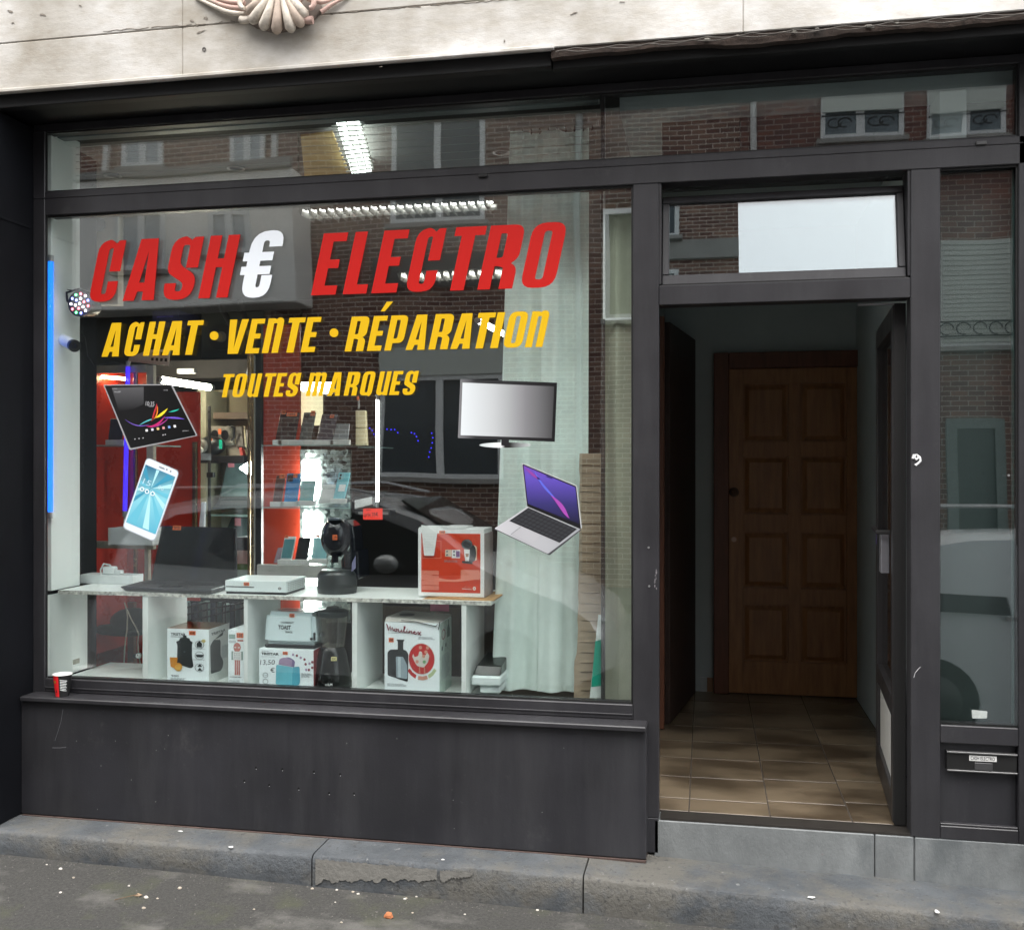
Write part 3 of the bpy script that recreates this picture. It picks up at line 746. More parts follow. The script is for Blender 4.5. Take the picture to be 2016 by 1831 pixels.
# eight-panel wooden door at the end
WOOD = M('dark_varnished_wood', (0.27, 0.125, 0.048), 0.42, var=0.3, scale=5, bump=0.06, stretch=(6, 6, 0.7))
WOOD2 = M('dark_frame_wood', (0.12, 0.045, 0.024), 0.45, var=0.3, scale=5, stretch=(6, 6, 0.7))
wd = thing('wooden_door', 'closed eight-panel brown wooden door at the end of the hall', 'door', (0.45, 2.36, 0.256))
yD = 2.36
cx0, cx1 = PX(1435, yD), PX(1706, yD)
casx0, casx1 = PX(1405, yD), PX(1731, yD)
ztopd = PZ(1500, 726, yD); zcas = PZ(1500, 694, yD)
box('casing', casx0, cx0 - 0.001, yD - 0.03, 2.399, 0.257, zcas, WOOD2, wd, bevel=0.004)
box('casing', cx1 + 0.001, casx1, yD - 0.03, 2.399, 0.257, zcas, WOOD2, wd, bevel=0.004)
box('casing', cx0, cx1, yD - 0.03, 2.399, ztopd + 0.002, zcas, WOOD2, wd, bevel=0.004)
colx = [cx0, PX(1463, yD), PX(1552, yD), PX(1577, yD), PX(1667, yD), cx1]
rowpx = [(756, 870), (899, 1012), (1047, 1157), (1190, 1302)]
rows = [(PZ(1500, b, yD), PZ(1500, a, yD)) for a, b in rowpx]
box('stile', colx[0], colx[1], yD, yD + 0.035, 0.262, ztopd, WOOD, wd, bevel=0.002)
box('stile', colx[4], colx[5], yD, yD + 0.035, 0.262, ztopd, WOOD, wd, bevel=0.002)
box('stile', colx[2], colx[3], yD + 0.0008, yD + 0.035, rows[3][0], rows[0][1], WOOD, wd, bevel=0.002)
zr = [ztopd] + [z for r_ in rows for z in (r_[1], r_[0])] + [0.262]
for k in range(0, 10, 2):
    box('rail', colx[1] + .0005, colx[4] - .0005, yD + 0.0015, yD + 0.034, zr[k+1], zr[k], WOOD, wd, bevel=0.001)
for (za, zb) in rows:
    for a, b_ in ((colx[1], colx[2]), (colx[3], colx[4])):
        mb = MB(); g = 0.012; d = 0.038
        mb.box(a, b_, yD + 0.024, yD + 0.030, za, zb)
        mb.hexa([(a+g, yD+0.0235, za+g), (b_-g, yD+0.0235, za+g), (b_-g, yD+0.024, za+g), (a+g, yD+0.024, za+g), (a+g, yD+0.0235, zb-g), (b_-g, yD+0.0235, zb-g), (b_-g, yD+0.024, zb-g), (a+g, yD+0.024, zb-g)])
        mb.hexa([(a+d, yD+0.008, za+d), (b_-d, yD+0.008, za+d), (b_-g, yD+0.0234, za+g), (a+g, yD+0.0234, za+g), (a+d, yD+0.008, zb-d), (b_-d, yD+0.008, zb-d), (b_-g, yD+0.0234, zb-g), (a+g, yD+0.0234, zb-g)])
        mb.build('panel', WOOD, wd)
x, _, z = P(1445, 969, yD)
MB().lathe((x, yD, z), [(0.03, 0), (0.03, -0.008), (0.012, -0.014), (0.012, -0.035), (0.026, -0.045), (0.022, -0.062), (0.0005, -0.066)], 16, 'y').build('door_knob', M('old_brass', (0.05, 0.03, 0.02), 0.4, 0.8), wd, smooth=True)
x, _, z = P(1445, 1062, yD)
MB().lathe((x, yD, z), [(0.016, 0), (0.016, -0.006), (0.0005, -0.006)], 12, 'y').build('key_cylinder', M('brass_worn', (0.35, 0.26, 0.2), 0.35, 0.9), wd)
# brown inner door standing open along the left side
idr = thing('inner_door', 'dark brown inner door standing open on the left of the hall', 'door', (-0.2, 1.5, 0.256))
def wallslab(p0, p1, th, z0, z1, name, mat, par, bevel=0.003, side=1):
    a = Vector((*p0, 0)); b = Vector((*p1, 0)); d = (b - a).normalized(); n_ = Vector((-d.y, d.x, 0)) * th * side
    q = [a, b, b + n_, a + n_]
    return MB().hexa([(v.x, v.y, z0) for v in q] + [(v.x, v.y, z1) for v in q]).build(name, mat, par, bevel)
wallslab((-0.195, 1.50), (-0.065, 2.33), 0.045, 0.262, 2.50, 'leaf', M('almost_black_wood', (0.028, 0.016, 0.012), 0.5, var=0.3, scale=6, stretch=(6, 6, 0.6)), idr)
box('jamb', -0.262, -0.225, 1.40, 1.49, 0.257, 2.52, WOOD2, idr, bevel=0.003)
box('jamb', -0.36, -0.264, 1.30, 1.449, 0.257, 3.2, WOOD2, idr, bevel=0.003)

# ================================================================ THE OPEN SHOP DOOR (aluminium, glazed)
dr = thing('glass_door', 'anthracite glazed shop door folded open to the inside, white lower panel', 'door', (xC0, 0.1, 0.26))
DX, DY = xC0 - 0.050, 0.10
DANG = R(92.5)           # opened a little past square
dd = Vector((-math.cos(R(180) - DANG) * 1.0, math.sin(DANG), 0)); dd = Vector((math.cos(DANG) * -1, math.sin(DANG), 0))
# far end surveyed at px 1724, depth 5.0 m
far = Vector((PX(1724, 0.93), 0.93, 0)); hinge = Vector((DX, DY, 0)); dvec = (far - hinge); DW = dvec.length; dvec.normalize()
dn = Vector((-dvec.y, dvec.x, 0))    # toward the hall (left)
def dpt(s, n_, z): v = hinge + dvec * s + dn * (n_ - 0.05); return (v.x, v.y, z)
def dbox(name, s0, s1, n0, n1, z0, z1, mat, bev=0.002):
    return MB().hexa([dpt(s0, n0, z0), dpt(s1, n0, z0), dpt(s1, n1, z0), dpt(s0, n1, z0), dpt(s0, n0, z1), dpt(s1, n0, z1), dpt(s1, n1, z1), dpt(s0, n1, z1)]).build(name, mat, dr, bev)
zb0, zt0 = 0.266, 2.345
DAL = frame_mat('door_frame_dark', (0.022, 0.021, 0.022), 0.35)
dbox('stile', 0, 0.075, 0, 0.05, zb0, zt0, DAL); dbox('stile', DW - 0.075, DW, 0, 0.05, zb0, zt0, DAL)
dbox('rail', 0.0755, DW - 0.0755, 0, 0.05, zt0 - 0.09, zt0, DAL)
dbox('rail', 0.0755, DW - 0.0755, 0, 0.05, zb0, zb0 + 0.11, DAL)
dbox('rail', 0.0755, DW - 0.0755, 0, 0.05, 0.68, 0.76, DAL)
dbox('lower_panel', 0.0755, DW - 0.0755, 0.015, 0.035, zb0 + 0.1105, 0.6795, M('white_door_panel', (0.55, 0.55, 0.53), 0.5, var=0.06))
dbox('pane', 0.0755, DW - 0.0755, 0.02, 0.026, 0.7605, zt0 - 0.0905, glass('door_glass', 0.07, (0.75, 0.72, 0.72)))
for k in range(3): dbox('edge_seal', -0.012 + 0.001, -0.0005, 0.004 + k * 0.016, 0.014 + k * 0.016, zb0, zt0, GASK, 0)
# lock case and handles
sL = DW - 0.045
LK = M('lock_grey', (0.22, 0.22, 0.24), 0.4, 0.5)
xa = 0.18
dbox('lock_case', 0.12, 0.21, 0.0505, 0.085, PZ(1760, 1126, 0.3), PZ(1760, 1047, 0.3), LK, 0.003)
mb = MB(); zh = PZ(1745, 1037, 0.6)
mb.tube([dpt(0.10, 0.05, zh), dpt(0.10, 0.10, zh), dpt(0.30, 0.10, zh + 0.005)], 0.009, 8); mb.build('handle', M('handle_black', (0.02, 0.02, 0.02), 0.35), dr, smooth=True)
dbox('sticker', DW - 0.065, DW - 0.02, 0.0502, 0.051, PZ(1716, 1071, 0.9), PZ(1716, 1046, 0.9), M('violet_sticker', (0.16, 0.12, 0.35), 0.5), 0)
box('closer_arm', PX(1692, 0.05), PX(1778, 0.05), 0.088, 0.10, 2.345, 2.352, M('closer_steel', (0.35, 0.36, 0.37), 0.4, 0.7), dr)
mb = MB(); mb.box(DX + 0.004, xC0 - .002, 0.086, 0.0985, 0.262, 2.35); mb.build('jamb_seal', GASK, dr)
# ================================================================ ACROSS THE STREET (seen mirrored in the glass)
OD = 10.5
def ox(px, d=OD): return PM(px, 917, d)[0]
def oz(px, py, d=OD): return PM(px, py, d)[2]
RENDER = M('pale_render', (0.86, 0.84, 0.79), 0.85, var=0.08, scale=1.5, bump=0.1, bscale=30)
WHITEF = M('white_window_frame', (0.72, 0.74, 0.73), 0.45, var=0.04)
DKGLASS = M('far_window_glass', (0.05, 0.065, 0.075), 0.08, var=0.0)
PALEGL = M('curtained_glass', (0.42, 0.46, 0.48), 0.2, var=0.1, scale=4)
CONC = M('grey_concrete', (0.30, 0.29, 0.27), 0.85, var=0.15, scale=2, bump=0.1)
DARKR = M('garage_dark', (0.035, 0.04, 0.038), 0.6)
SHUT = M('roller_shutter', (0.52, 0.55, 0.50), 0.5, var=0.05)
def window(par, x0, x1, z0, z1, y, gm=DKGLASS, mull=1, head=None, sill=True, fw=0.07, tr=None):
    """street-side window facing +y"""
    f = MB()
    f.box(x0, x0+fw, y, y+0.06, z0, z1).box(x1-fw, x1, y, y+0.06, z0, z1).box(x0+fw, x1-fw, y, y+0.06, z0, z0+fw).box(x0+fw, x1-fw, y, y+0.06, z1-fw, z1)
    for k in range(mull):
        c = x0 + (x1-x0)*(k+1)/(mull+1); f.box(c-0.055, c+0.055, y+0.002, y+0.055, z0+fw, z1-fw)
    if tr: f.box(x0+fw, x1-fw, y+0.004, y+0.05, tr-0.03, tr+0.03)
    o = f.build('window', WHITEF, par)
    p = MB().box(x0+fw, x1-fw, y+0.01, y+0.02, z0+fw, z1-fw).build('pane', gm, o)
    if sill: box('sill', x0-0.06, x1+0.06, y, y+0.13, z0-0.07, z0-0.005, CONC, par)
    if head: box('shutter_box', x0, x1, y+0.002, y+0.09, z1-0.001, z1+head, SHUT, par)
    return o
def facade(par, x0, x1, z1, y, mat, d=7.0, z0=-0.05): return box('wall', x0, x1, y - d, y, z0, z1, mat, par)

# brick house straight opposite
h1 = thing('brick_house', 'brown brick terraced house opposite, white framed windows', 'house', (-1.5, -OD, 0))
xa, xb = ox(590), ox(1462)
facade(h1, xa, xb, 12.6, -OD, BRICK)
window(h1, ox(768), ox(955), oz(860, 440), oz(860, 228), -OD, mull=1)
window(h1, ox(746), ox(990), oz(860, 943), oz(860, 735), -OD, gm=DKGLASS, mull=1, head=0.42)
window(h1, ox(1190), ox(1330), oz(1190, 625), oz(1190, 412), -OD, gm=M('olive_blind', (0.22, 0.24, 0.17), 0.5), mull=0)
box('lintel', ox(735), ox(1000), -OD, -OD + 0.05, oz(860, 688), oz(860, 640), CONC, h1)
box('lintel', ox(735), ox(1000), -OD, -OD + 0.04, oz(860, 565), oz(860, 505), M('dark_lintel', (0.12, 0.11, 0.1), 0.8), h1)
box('stone_band', xa, xb, -OD, -OD + 0.05, 9.0, 9.35, CONC, h1)
box('stone_band', xa, xb, -OD, -OD + 0.04, 11.0, 11.25, M('green_cornice', (0.10, 0.14, 0.13), 0.7), h1)
box('cornice', xa - 0.1, xb + 0.12, -OD - 0.2, -OD + 0.35, 12.3, 12.62, M('green_cornice', (0.10, 0.14, 0.13), 0.7), h1)
for zz in (8.2, 10.3):
    window(h1, ox(768), ox(955), zz - 0.9, zz + 0.6, -OD, mull=1)
    window(h1, ox(1190), ox(1330), zz - 0.9, zz + 0.6, -OD, mull=0)
mb = MB()
mb.tube([(ox(1140), -OD + 0.06, 0), (ox(1140), -OD + 0.06, 12.2)], 0.05, 8); mb.build('downpipe', M('zinc_pipe', (0.3, 0.3, 0.29), 0.5, 0.5), h1)
# lower brick house on the right with roller shutters
h2 = thing('shuttered_house', 'lower red brick house opposite with half closed white roller shutters', 'house', (3, -OD, 0))
xa, xb = ox(1462) + 0.01, ox(2330)
facade(h2, xa, xb, 8.2, -OD, BRICK2)
IRON = flatm('wrought_iron', (0.015, 0.015, 0.015), 0.5)
for (pa, pb) in ((1615, 1775), (1822, 1985), (2030, 2190)):
    za, zb = oz(pa, 275), oz(pa, 172)
    window(h2, ox(pa), ox(pb), za, zb, -OD, gm=M('blue_pane', (0.16, 0.2, 0.22), 0.15), mull=1, fw=0.06)
    zm = za + (zb - za) * 0.48
    box('roller_shutter', ox(pa) + 0.02, ox(pb) - 0.02, -OD + 0.062, -OD + 0.08, zm, zb + 0.06, SHUT, h2)
    mb = MB()
    for s_ in (0.12, 0.62):
        for k in range(2):
            c = ox(pa) + (ox(pb) - ox(pa)) * (s_ + 0.13 * k + 0.05)
            mb.tube([(c + 0.09*math.cos(a/3), -OD + 0.1, za + 0.2 + 0.06*math.sin(a/3)*(1 if k else -1)) for a in range(0, 16)], 0.012, 5)
    mb.tube([(ox(pa), -OD + 0.1, za + 0.3), (ox(pb), -OD + 0.1, za + 0.3)], 0.012, 5)
    mb.build('iron_guard', IRON, h2)
za, zb = oz(1925, 637), oz(1925, 420)
window(h2, ox(1852), ox(2000), za, zb, -OD, mull=0, fw=0.05)
mb = MB(); n = 22
for k in range(n):
    z = za + 0.05 + (zb - za - 0.05) * k / n
    mb.box(ox(1855), ox(1998), -OD + 0.065, -OD + 0.085 + (0.004 if k % 2 else 0), z, z + (zb - za) / n * 0.86)
mb.build('roller_shutter', SHUT, h2)
mb = MB()
for zz in (za + 0.14, za + 0.36): mb.tube([(ox(1850), -OD + 0.14, zz), (ox(2002), -OD + 0.14, zz)], 0.012, 5)
for k in range(5):
    c = ox(1862) + (ox(1995) - ox(1862)) * k / 4
    mb.tube([(c + 0.09*math.cos(a/2.4), -OD + 0.14, za + 0.25 + 0.09*math.sin(a/2.4)) for a in range(0, 13)], 0.010, 5)
mb.build('iron_guard', IRON, h2)
_w = WHITEF; WHITEF = M('dull_green_frame', (0.16, 0.20, 0.19), 0.6); window(h2, ox(1866), ox(1978), 0.0, oz(1920, 782), -OD, gm=M('dark_door', (0.03, 0.05, 0.05), 0.3), mull=0, fw=0.13, sill=False); WHITEF = _w
mb = MB(); mb.tube([(ox(1488), -OD + 0.06, 0), (ox(1488), -OD + 0.06, 8)], 0.04, 8); mb.build('downpipe', M('white_pipe', (0.6, 0.6, 0.58), 0.5), h2)
box('cornice', xa, xb, -OD - 0.1, -OD + 0.25, 8.05, 8.3, CONC, h2)
# pale rendered house on the left with its projecting bay
h3 = thing('rendered_house', 'pale rendered house opposite with a projecting first floor bay', 'house', (-6, -OD, 0))
xb = ox(588); xa = ox(-350)
facade(h3, xa, xb - 0.01, 11.5, -OD, BRICK)
bd = OD - 0.7
zb0_, zb1_ = oz(450, 600, bd), oz(450, 336, bd)
box('bay', ox(-350, bd), ox(576, bd), -OD, -bd, zb0_, zb1_, RENDER, h3, bevel=0.02)
box('ground_floor', xa, xb - 0.6, -OD - 0.05, -OD + 0.05, 0, zb0_ - 0.01, DARKR, h3)
for (pa, pb) in ((225, 322), (410, 490), (40, 130)):
    window(h3, ox(pa, bd), ox(pb, bd), oz(pa, 535 if pa < 400 else 505, bd), oz(pa, 405, bd), -bd, gm=PALEGL, mull=1, fw=0.08, tr=oz(pa, 425, bd))
for (pa, pb) in ((238, 315), (455, 525)):
    window(h3, ox(pa), ox(pb), oz(pa, 330), oz(pa, 255), -OD, gm=PALEGL, mull=1)
box('gutter', ox(100, bd), ox(576, bd), -bd - 0.02, -bd + 0.08, zb1_, zb1_ + 0.12, CONC, h3)
for px in (205, 540): box('downpipe', ox(px), ox(px) + 0.08, -OD, -OD + 0.08, zb1_ - 0.01, 11, M('white_pipe', (0.6, 0.6, 0.58), 0.5), h3)

# ================================================================ PARKED CARS (mirrored in the glass; they stand either side of the viewer)
def car(name, label, x0, flip, paint, y_near=-3.35, wid=1.75, L=4.5, Hh=1.66):
    """side profile, nose toward +x when flip = 1"""
    c = thing(name, label, 'car', (x0, y_near - wid / 2, -0.17), 'cars parked on the shop side')
    def X(s): return x0 + (s if flip > 0 else L - s)
    zr = -0.17
    prof = [(0.0, 0.35), (0.02, 0.75), (0.10, 1.0), (0.22, 1.30), (0.55, 1.55), (1.1, 1.64), (1.9, 1.66), (2.6, 1.60), (2.95, 1.48), (3.45, 1.13), (3.75, 1.02), (4.15, 0.90), (4.40, 0.74), (4.5, 0.55), (4.48, 0.30), (4.3, 0.20), (0.2, 0.20)]
    k = L / 4.5
    n = 9; vs = []; fs = []; m_ = len(prof)
    for j in range(n):
        f = j / (n - 1); e = 1 - abs(2*f - 1)**4
        yy = y_near - wid * f
        for (s, z) in prof:
            zz = z * (Hh / 1.66)
            tuck = 0.0
            if zz > 0.98: tuck = (zz - 0.98) * 0.30
            ys = y_near - wid/2 + (yy - (y_near - wid/2)) * (1 - tuck / (wid/2))
            edge = 0.10 * (1 - e)
            cx_ = 2.25
            vs.append((X(cx_*k + (s*k - cx_*k) * (1 - 0.05 * (1 - e))), ys, zr + (zz if zz < 0.5 else zz - 0.05 * (1 - e))))
    for j in range(n - 1):
        for q in range(m_):
            q2 = (q + 1) % m_; fs.append((j*m_+q, j*m_+q2, (j+1)*m_+q2, (j+1)*m_+q) if flip < 0 else (j*m_+q, (j+1)*m_+q, (j+1)*m_+q2, j*m_+q2))
    fs += [tuple(range(m_)), tuple((n-1)*m_ + q for q in range(m_))[::-1]]
    MB().add(vs, fs).build('body', paint, c, smooth=True)
    GLS = M('car_glass', (0.012, 0.015, 0.016), 0.04, var=0)
    def sw(pts, side):
        out = []
        for (s, z) in pts:
            tuck = (z - 0.98) * 0.30 if z > 0.98 else 0
            yy = (y_near - tuck + 0.012) if side == 0 else (y_near - wid + tuck - 0.012)
            out.append((X(s * k), yy, zr + z * (Hh / 1.66)))
        return out
    for side in (0, 1):
        for pts in ([(0.62, 1.06), (0.50, 1.30), (0.80, 1.47), (1.32, 1.52), (1.40, 1.03)], [(1.48, 1.03), (1.40, 1.52), (2.25, 1.50), (2.32, 1.0)], [(2.40, 1.0), (2.33, 1.49), (2.62, 1.45), (2.90, 1.34), (3.35, 1.02)]):
            q = sw(pts, side); MB().add(q + [(a, b + (0.01 if side == 0 else -0.01) * -1, z) for a, b, z in q], [tuple(range(5)), tuple(range(5, 10))] + [(i, (i+1) % 5, 5 + (i+1) % 5, 5 + i) for i in range(5)]).build('side_window', GLS, c)
        yy = (y_near + 0.09) if side == 0 else (y_near - wid - 0.09)
        mm = MB().ball((X(2.72 * k), yy, zr + 1.10), 0.12, 12, 8, (0.85, 0.75, 0.62)).build('wing_mirror', M('mirror_shell', (0.16, 0.17, 0.17), 0.25), c, smooth=True)
        for s in (0.85, 3.62):
            cy = y_near - 0.10 if side == 0 else y_near - wid + 0.10
            ty = MB().lathe((X(s * k), cy, zr + 0.315), [(0.2, -0.11), (0.305, -0.10), (0.315, -0.05), (0.315, 0.05), (0.305, 0.10), (0.2, 0.11)], 28, 'y').build('wheel', M('tyre', (0.012, 0.012, 0.012), 0.8), c, smooth=True)
            MB().lathe((X(s * k), cy, zr + 0.315), [(0.02, -0.116), (0.195, -0.112), (0.21, -0.10), (0.21, 0.10), (0.195, 0.112), (0.02, 0.116)], 20, 'y').build('rim', M('rim_alloy', (0.06, 0.06, 0.06), 0.4, 0.9), ty, smooth=True)
        for s in (1.55, 2.45) :
            yy = y_near + 0.012 if side == 0 else y_near - wid - 0.012
            MB().box(X(s*k - 0.18), X(s*k), yy - 0.01, yy + 0.01, zr + 0.90, zr + 0.925).build('handle', M('chrome', (0.7, 0.7, 0.7), 0.15, 1.0), c)
        MB().ball((X(4.27 * k), y_near - 0.20 if side == 0 else y_near - wid + 0.20, zr + 0.67), 0.13, 12, 8, (1.0, 0.7, 0.5)).build('headlight', M('lamp_cover', (0.3, 0.32, 0.33), 0.08), c, smooth=True)
        MB().tube([(X(0.35*k), y_near - (0.22 if side == 0 else wid - 0.22), zr + 1.50), (X(0.7*k), y_near - (0.24 if side == 0 else wid - 0.24), zr + 1.685), (X(2.2*k), y_near - (0.24 if side == 0 else wid - 0.24), zr + 1.70), (X(2.6*k), y_near - (0.22 if side == 0 else wid - 0.22), zr + 1.62)], 0.013, 6).build('roof_rail', M('rail_grey', (0.35, 0.35, 0.36), 0.35, 0.6), c)
    ws = [(X(2.72 * k), zr + 1.575), (X(3.42 * k), zr + 1.16)]
    MB().hexa([(ws[0][0], y_near - 0.30, ws[0][1] + 0.0), (ws[0][0], y_near - wid + 0.30, ws[0][1]), (ws[1][0], y_near - wid + 0.16, ws[1][1]), (ws[1][0], y_near - 0.16, ws[1][1]),
               (ws[0][0] + 0.01 * flip, y_near - 0.30, ws[0][1] + 0.016), (ws[0][0] + 0.01 * flip, y_near - wid + 0.30, ws[0][1] + 0.016), (ws[1][0] + 0.01 * flip, y_near - wid + 0.16, ws[1][1] + 0.016), (ws[1][0] + 0.01 * flip, y_near - 0.16, ws[1][1] + 0.016)]).build('windscreen', GLS, c)
    return c
SILV = M('mid_grey_car_paint', (0.36, 0.37, 0.38), 0.22, 0.4, var=0.03, coat=0.6)
SILV2 = M('pale_grey_car_paint', (0.56, 0.60, 0.62), 0.22, 0.3, var=0.03, coat=0.6)
car('parked_car', 'grey compact people carrier parked nose toward the doorway', -5.15, 1, SILV)
car('parked_car', 'pale grey hatchback parked to the right of the viewer', 0.78, 1, SILV2, Hh=1.50, L=4.2)
# ================================================================ SHOP INTERIOR SHELL
shop = thing('shop_interior', 'dim shop room seen through the display window, dark walls and ceiling', 'room', (-2, 2.5, 0))
WD = M('shop_wall_dark', (0.045, 0.042, 0.040), 0.8, var=0.15, scale=2)
WG = M('shop_wall_grey', (0.26, 0.265, 0.26), 0.75, var=0.08, scale=2)
WW = M('white_laminate', (0.80, 0.84, 0.82), 0.45, var=0.05, scale=3)
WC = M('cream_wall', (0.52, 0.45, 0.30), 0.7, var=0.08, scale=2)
REDP = M('red_panel', (0.50, 0.035, 0.018), 0.28, var=0.12, scale=3)
BRASS = M('brass_profile', (0.42, 0.30, 0.16), 0.25, 0.9, var=0.1)
CEIL = M('ceiling_panel', (0.13, 0.125, 0.12), 0.8, var=0.08, scale=2)
box('wall', -5.2, -0.37, 5.2, 5.3, 0, 3.42, WD, shop)
box('wall', -5.3, -5.2, 0.30, 5.3, 0, 3.42, WD, shop)
box('wall', -5.2, XL - 0.02, 0.26, 0.299, 0, 3.42, WD, shop)
box('wall', -0.37, -0.362, 1.5, 5.2, 0.25, 3.42, WD, shop)
box('ceiling', -5.3, -0.365, 0.31, 5.3, 3.345, 3.40, CEIL, shop)
box('floor', -5.3, -3.22, 0.30, 5.3, 0.15, 0.20, WD, shop)
box('floor', -5.3, -0.4, 2.62, 5.3, 0.14, 0.199, WD, shop)
for k in range(4): # ceiling spotlight rings
    x, y_ = -3.3 + 0.75 * k, 1.0
    MB().lathe((x, y_, 3.338), [(0.045, 0.006), (0.05, 0), (0.036, 0), (0.03, 0.006)], 18).build('spot_ring', M('ring_grey', (0.3, 0.3, 0.3), 0.4, 0.6), shop)
# white return board at the left of the window
bd_ = thing('white_return_board', 'tall white board lining the left side of the display window', 'board', (XL + 0.05, 0.15, 1.1))
box('board', XL + 0.012, PX(101, 0.06), 0.06, 0.28, 1.113, 3.30, WW, bd_, bevel=0.002)
box('board', xS - 0.03, PX(92, 0.05) + 0.004, 0.05, 0.36, 0.69, 1.093, WW, bd_, bevel=0.002)
box('side_wall', PX(144, 0.30), PX(151, 0.32), 0.29, 0.33, 1.115, 3.3, WW, bd_, bevel=0.002)
x, _, z = P(140, 1301, 0.22); box('socket', xS + 0.012, xS + 0.018, 0.19, 0.24, z - 0.012, z + 0.012, M('aged_plastic', (0.4, 0.4, 0.33), 0.5), bd_, bevel=0.002)

def pbox(name, px0, py0, px1, py1, y0, dep, mat, par=None, bevel=0.002):
    pm = (px0 + px1) / 2
    return box(name, PX(px0, y0), PX(px1, y0), y0, y0 + dep, PZ(pm, py1, y0), PZ(pm, py0, y0), mat, par, bevel=bevel)
def fmap(px0, py0, px1, py1, y0):
    pm = (px0 + px1) / 2; a, b_ = PX(px0, y0), PX(px1, y0); c, d = PZ(pm, py1, y0), PZ(pm, py0, y0)
    return rectmap(a, c, b_ - a, d - c, y0)
def qslab(name, c4, ys, th, mat, par=None, bevel=0.0015):
    """slab from 4 surveyed corners bl, br, tr, tl at depths ys (bottom, top)"""
    q = [Vector(P(c4[0][0], c4[0][1], ys[0])), Vector(P(c4[1][0], c4[1][1], ys[0])), Vector(P(c4[2][0], c4[2][1], ys[1])), Vector(P(c4[3][0], c4[3][1], ys[1]))]
    n_ = (q[1] - q[0]).cross(q[3] - q[0]).normalized()
    if n_.y > 0: n_ = -n_
    b4 = [v - n_ * th for v in q]
    return MB().hexa([q[0], q[1], b4[1], b4[0], q[3], q[2], b4[2], b4[3]]).build(name, mat, par, bevel)
def qmap(c4, ys):
    q = [Vector(P(c4[0][0], c4[0][1], ys[0])), Vector(P(c4[1][0], c4[1][1], ys[0])), Vector(P(c4[2][0], c4[2][1], ys[1])), Vector(P(c4[3][0], c4[3][1], ys[1]))]
    n_ = (q[1] - q[0]).cross(q[3] - q[0]).normalized()
    if n_.y > 0: n_ = -n_
    def f(u, v, w):
        a = q[0].lerp(q[1], u); b_ = q[3].lerp(q[2], u); return tuple(a.lerp(b_, v) + n_ * w)
    return f
ORG = flatm('orange_price_sticker', (0.80, 0.17, 0.05), 0.6)
INK = flatm('black_ink', (0.012, 0.012, 0.014), 0.6)
GREYINK = flatm('grey_ink', (0.12, 0.14, 0.15), 0.6)
def sticker(par, f, u0, v0, u1, v1, s='19€', w0=0.001, mat=ORG, ink=True):
    o = flat('price_sticker', [[(u0, v0), (u1, v0), (u1, v1), (u0, v1)]], lambda u, v, w: f(u, v, w + w0), mat, par)
    if ink: text('price', s, lambda u, v, w: f(u, v, w + w0 + 0.0008), INK, par, u0 + (u1-u0)*.12, v0 + (v1-v0)*.2, (v1-v0)*.6, (u1-u0)*.76, bold=0.02)
    return o

bk = thing('bulkhead', 'grey boxed bulkhead with a slanting white pipe at the upper left inside the shop', 'bulkhead', P(200, 400, 1.4))
MB().prism([P(a, b, 1.4)[::2] for a, b in [(143, 262), (168, 270), (300, 362), (300, 374), (232, 374), (232, 600), (143, 600)]], 1.4, 1.46).build('panel', M('bulkhead_grey', (0.52, 0.50, 0.46), 0.8, var=0.1, scale=2), bk)
MB().tube([P(170, 268, 1.36), P(258, 330, 1.36), P(296, 361, 1.36)], 0.012, 8).build('pipe', M('pipe_white', (0.5, 0.5, 0.48), 0.5), bk)
MB().tube([P(300, 320, 1.36), P(299, 366, 1.36)], 0.012, 8).build('pipe', M('pipe_white', (0.5, 0.5, 0.48), 0.5), bk)
MB().tube([P(197, 284, 1.35), P(192, 305, 1.35), P(194, 330, 1.35), P(188, 372, 1.35)], 0.003, 5).build('crack', BLACK, bk)
# ---------------------------------------------------------------- display shelf unit
su = thing('display_shelf', 'white laminate shelf unit with open compartments along the window bottom', 'shelf unit', (-2, 0.3, 0.69))
EDGM = M('granite_print_edge', (0.50, 0.50, 0.46), 0.5, var=0.75, scale=55)
ZS = 1.112
box('shelf_top', xS + 0.001, PX(985, 0.3), 0.10, 0.50, ZS - 0.018, ZS, WW, su, bevel=0.001)
box('edge_band', xS + 0.001, PX(985, 0.3), 0.0965, 0.0997, ZS - 0.0175, ZS - 0.0005, EDGM, su)
box('bottom_board', xS + 0.001, PX(985, 0.3), 0.05, 0.52, 0.672, 0.690, WW, su)
for pa, pb in ((280.5, 291), (480, 487.5), (693, 703), (908.5, 918)):
    box('divider', PX(pa, 0.10), PX(pb, 0.10), 0.10, 0.46, 0.6905, ZS - 0.0185, WW, su, bevel=0.0008)
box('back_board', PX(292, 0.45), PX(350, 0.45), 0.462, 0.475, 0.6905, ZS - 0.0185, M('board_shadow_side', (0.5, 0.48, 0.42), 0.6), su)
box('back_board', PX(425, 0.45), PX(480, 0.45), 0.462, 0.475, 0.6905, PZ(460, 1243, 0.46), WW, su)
box('back_board', PX(500, 0.45), PX(535, 0.45), 0.462, 0.475, 0.6905, ZS - 0.0185, M('beige_board', (0.5, 0.45, 0.33), 0.6), su)

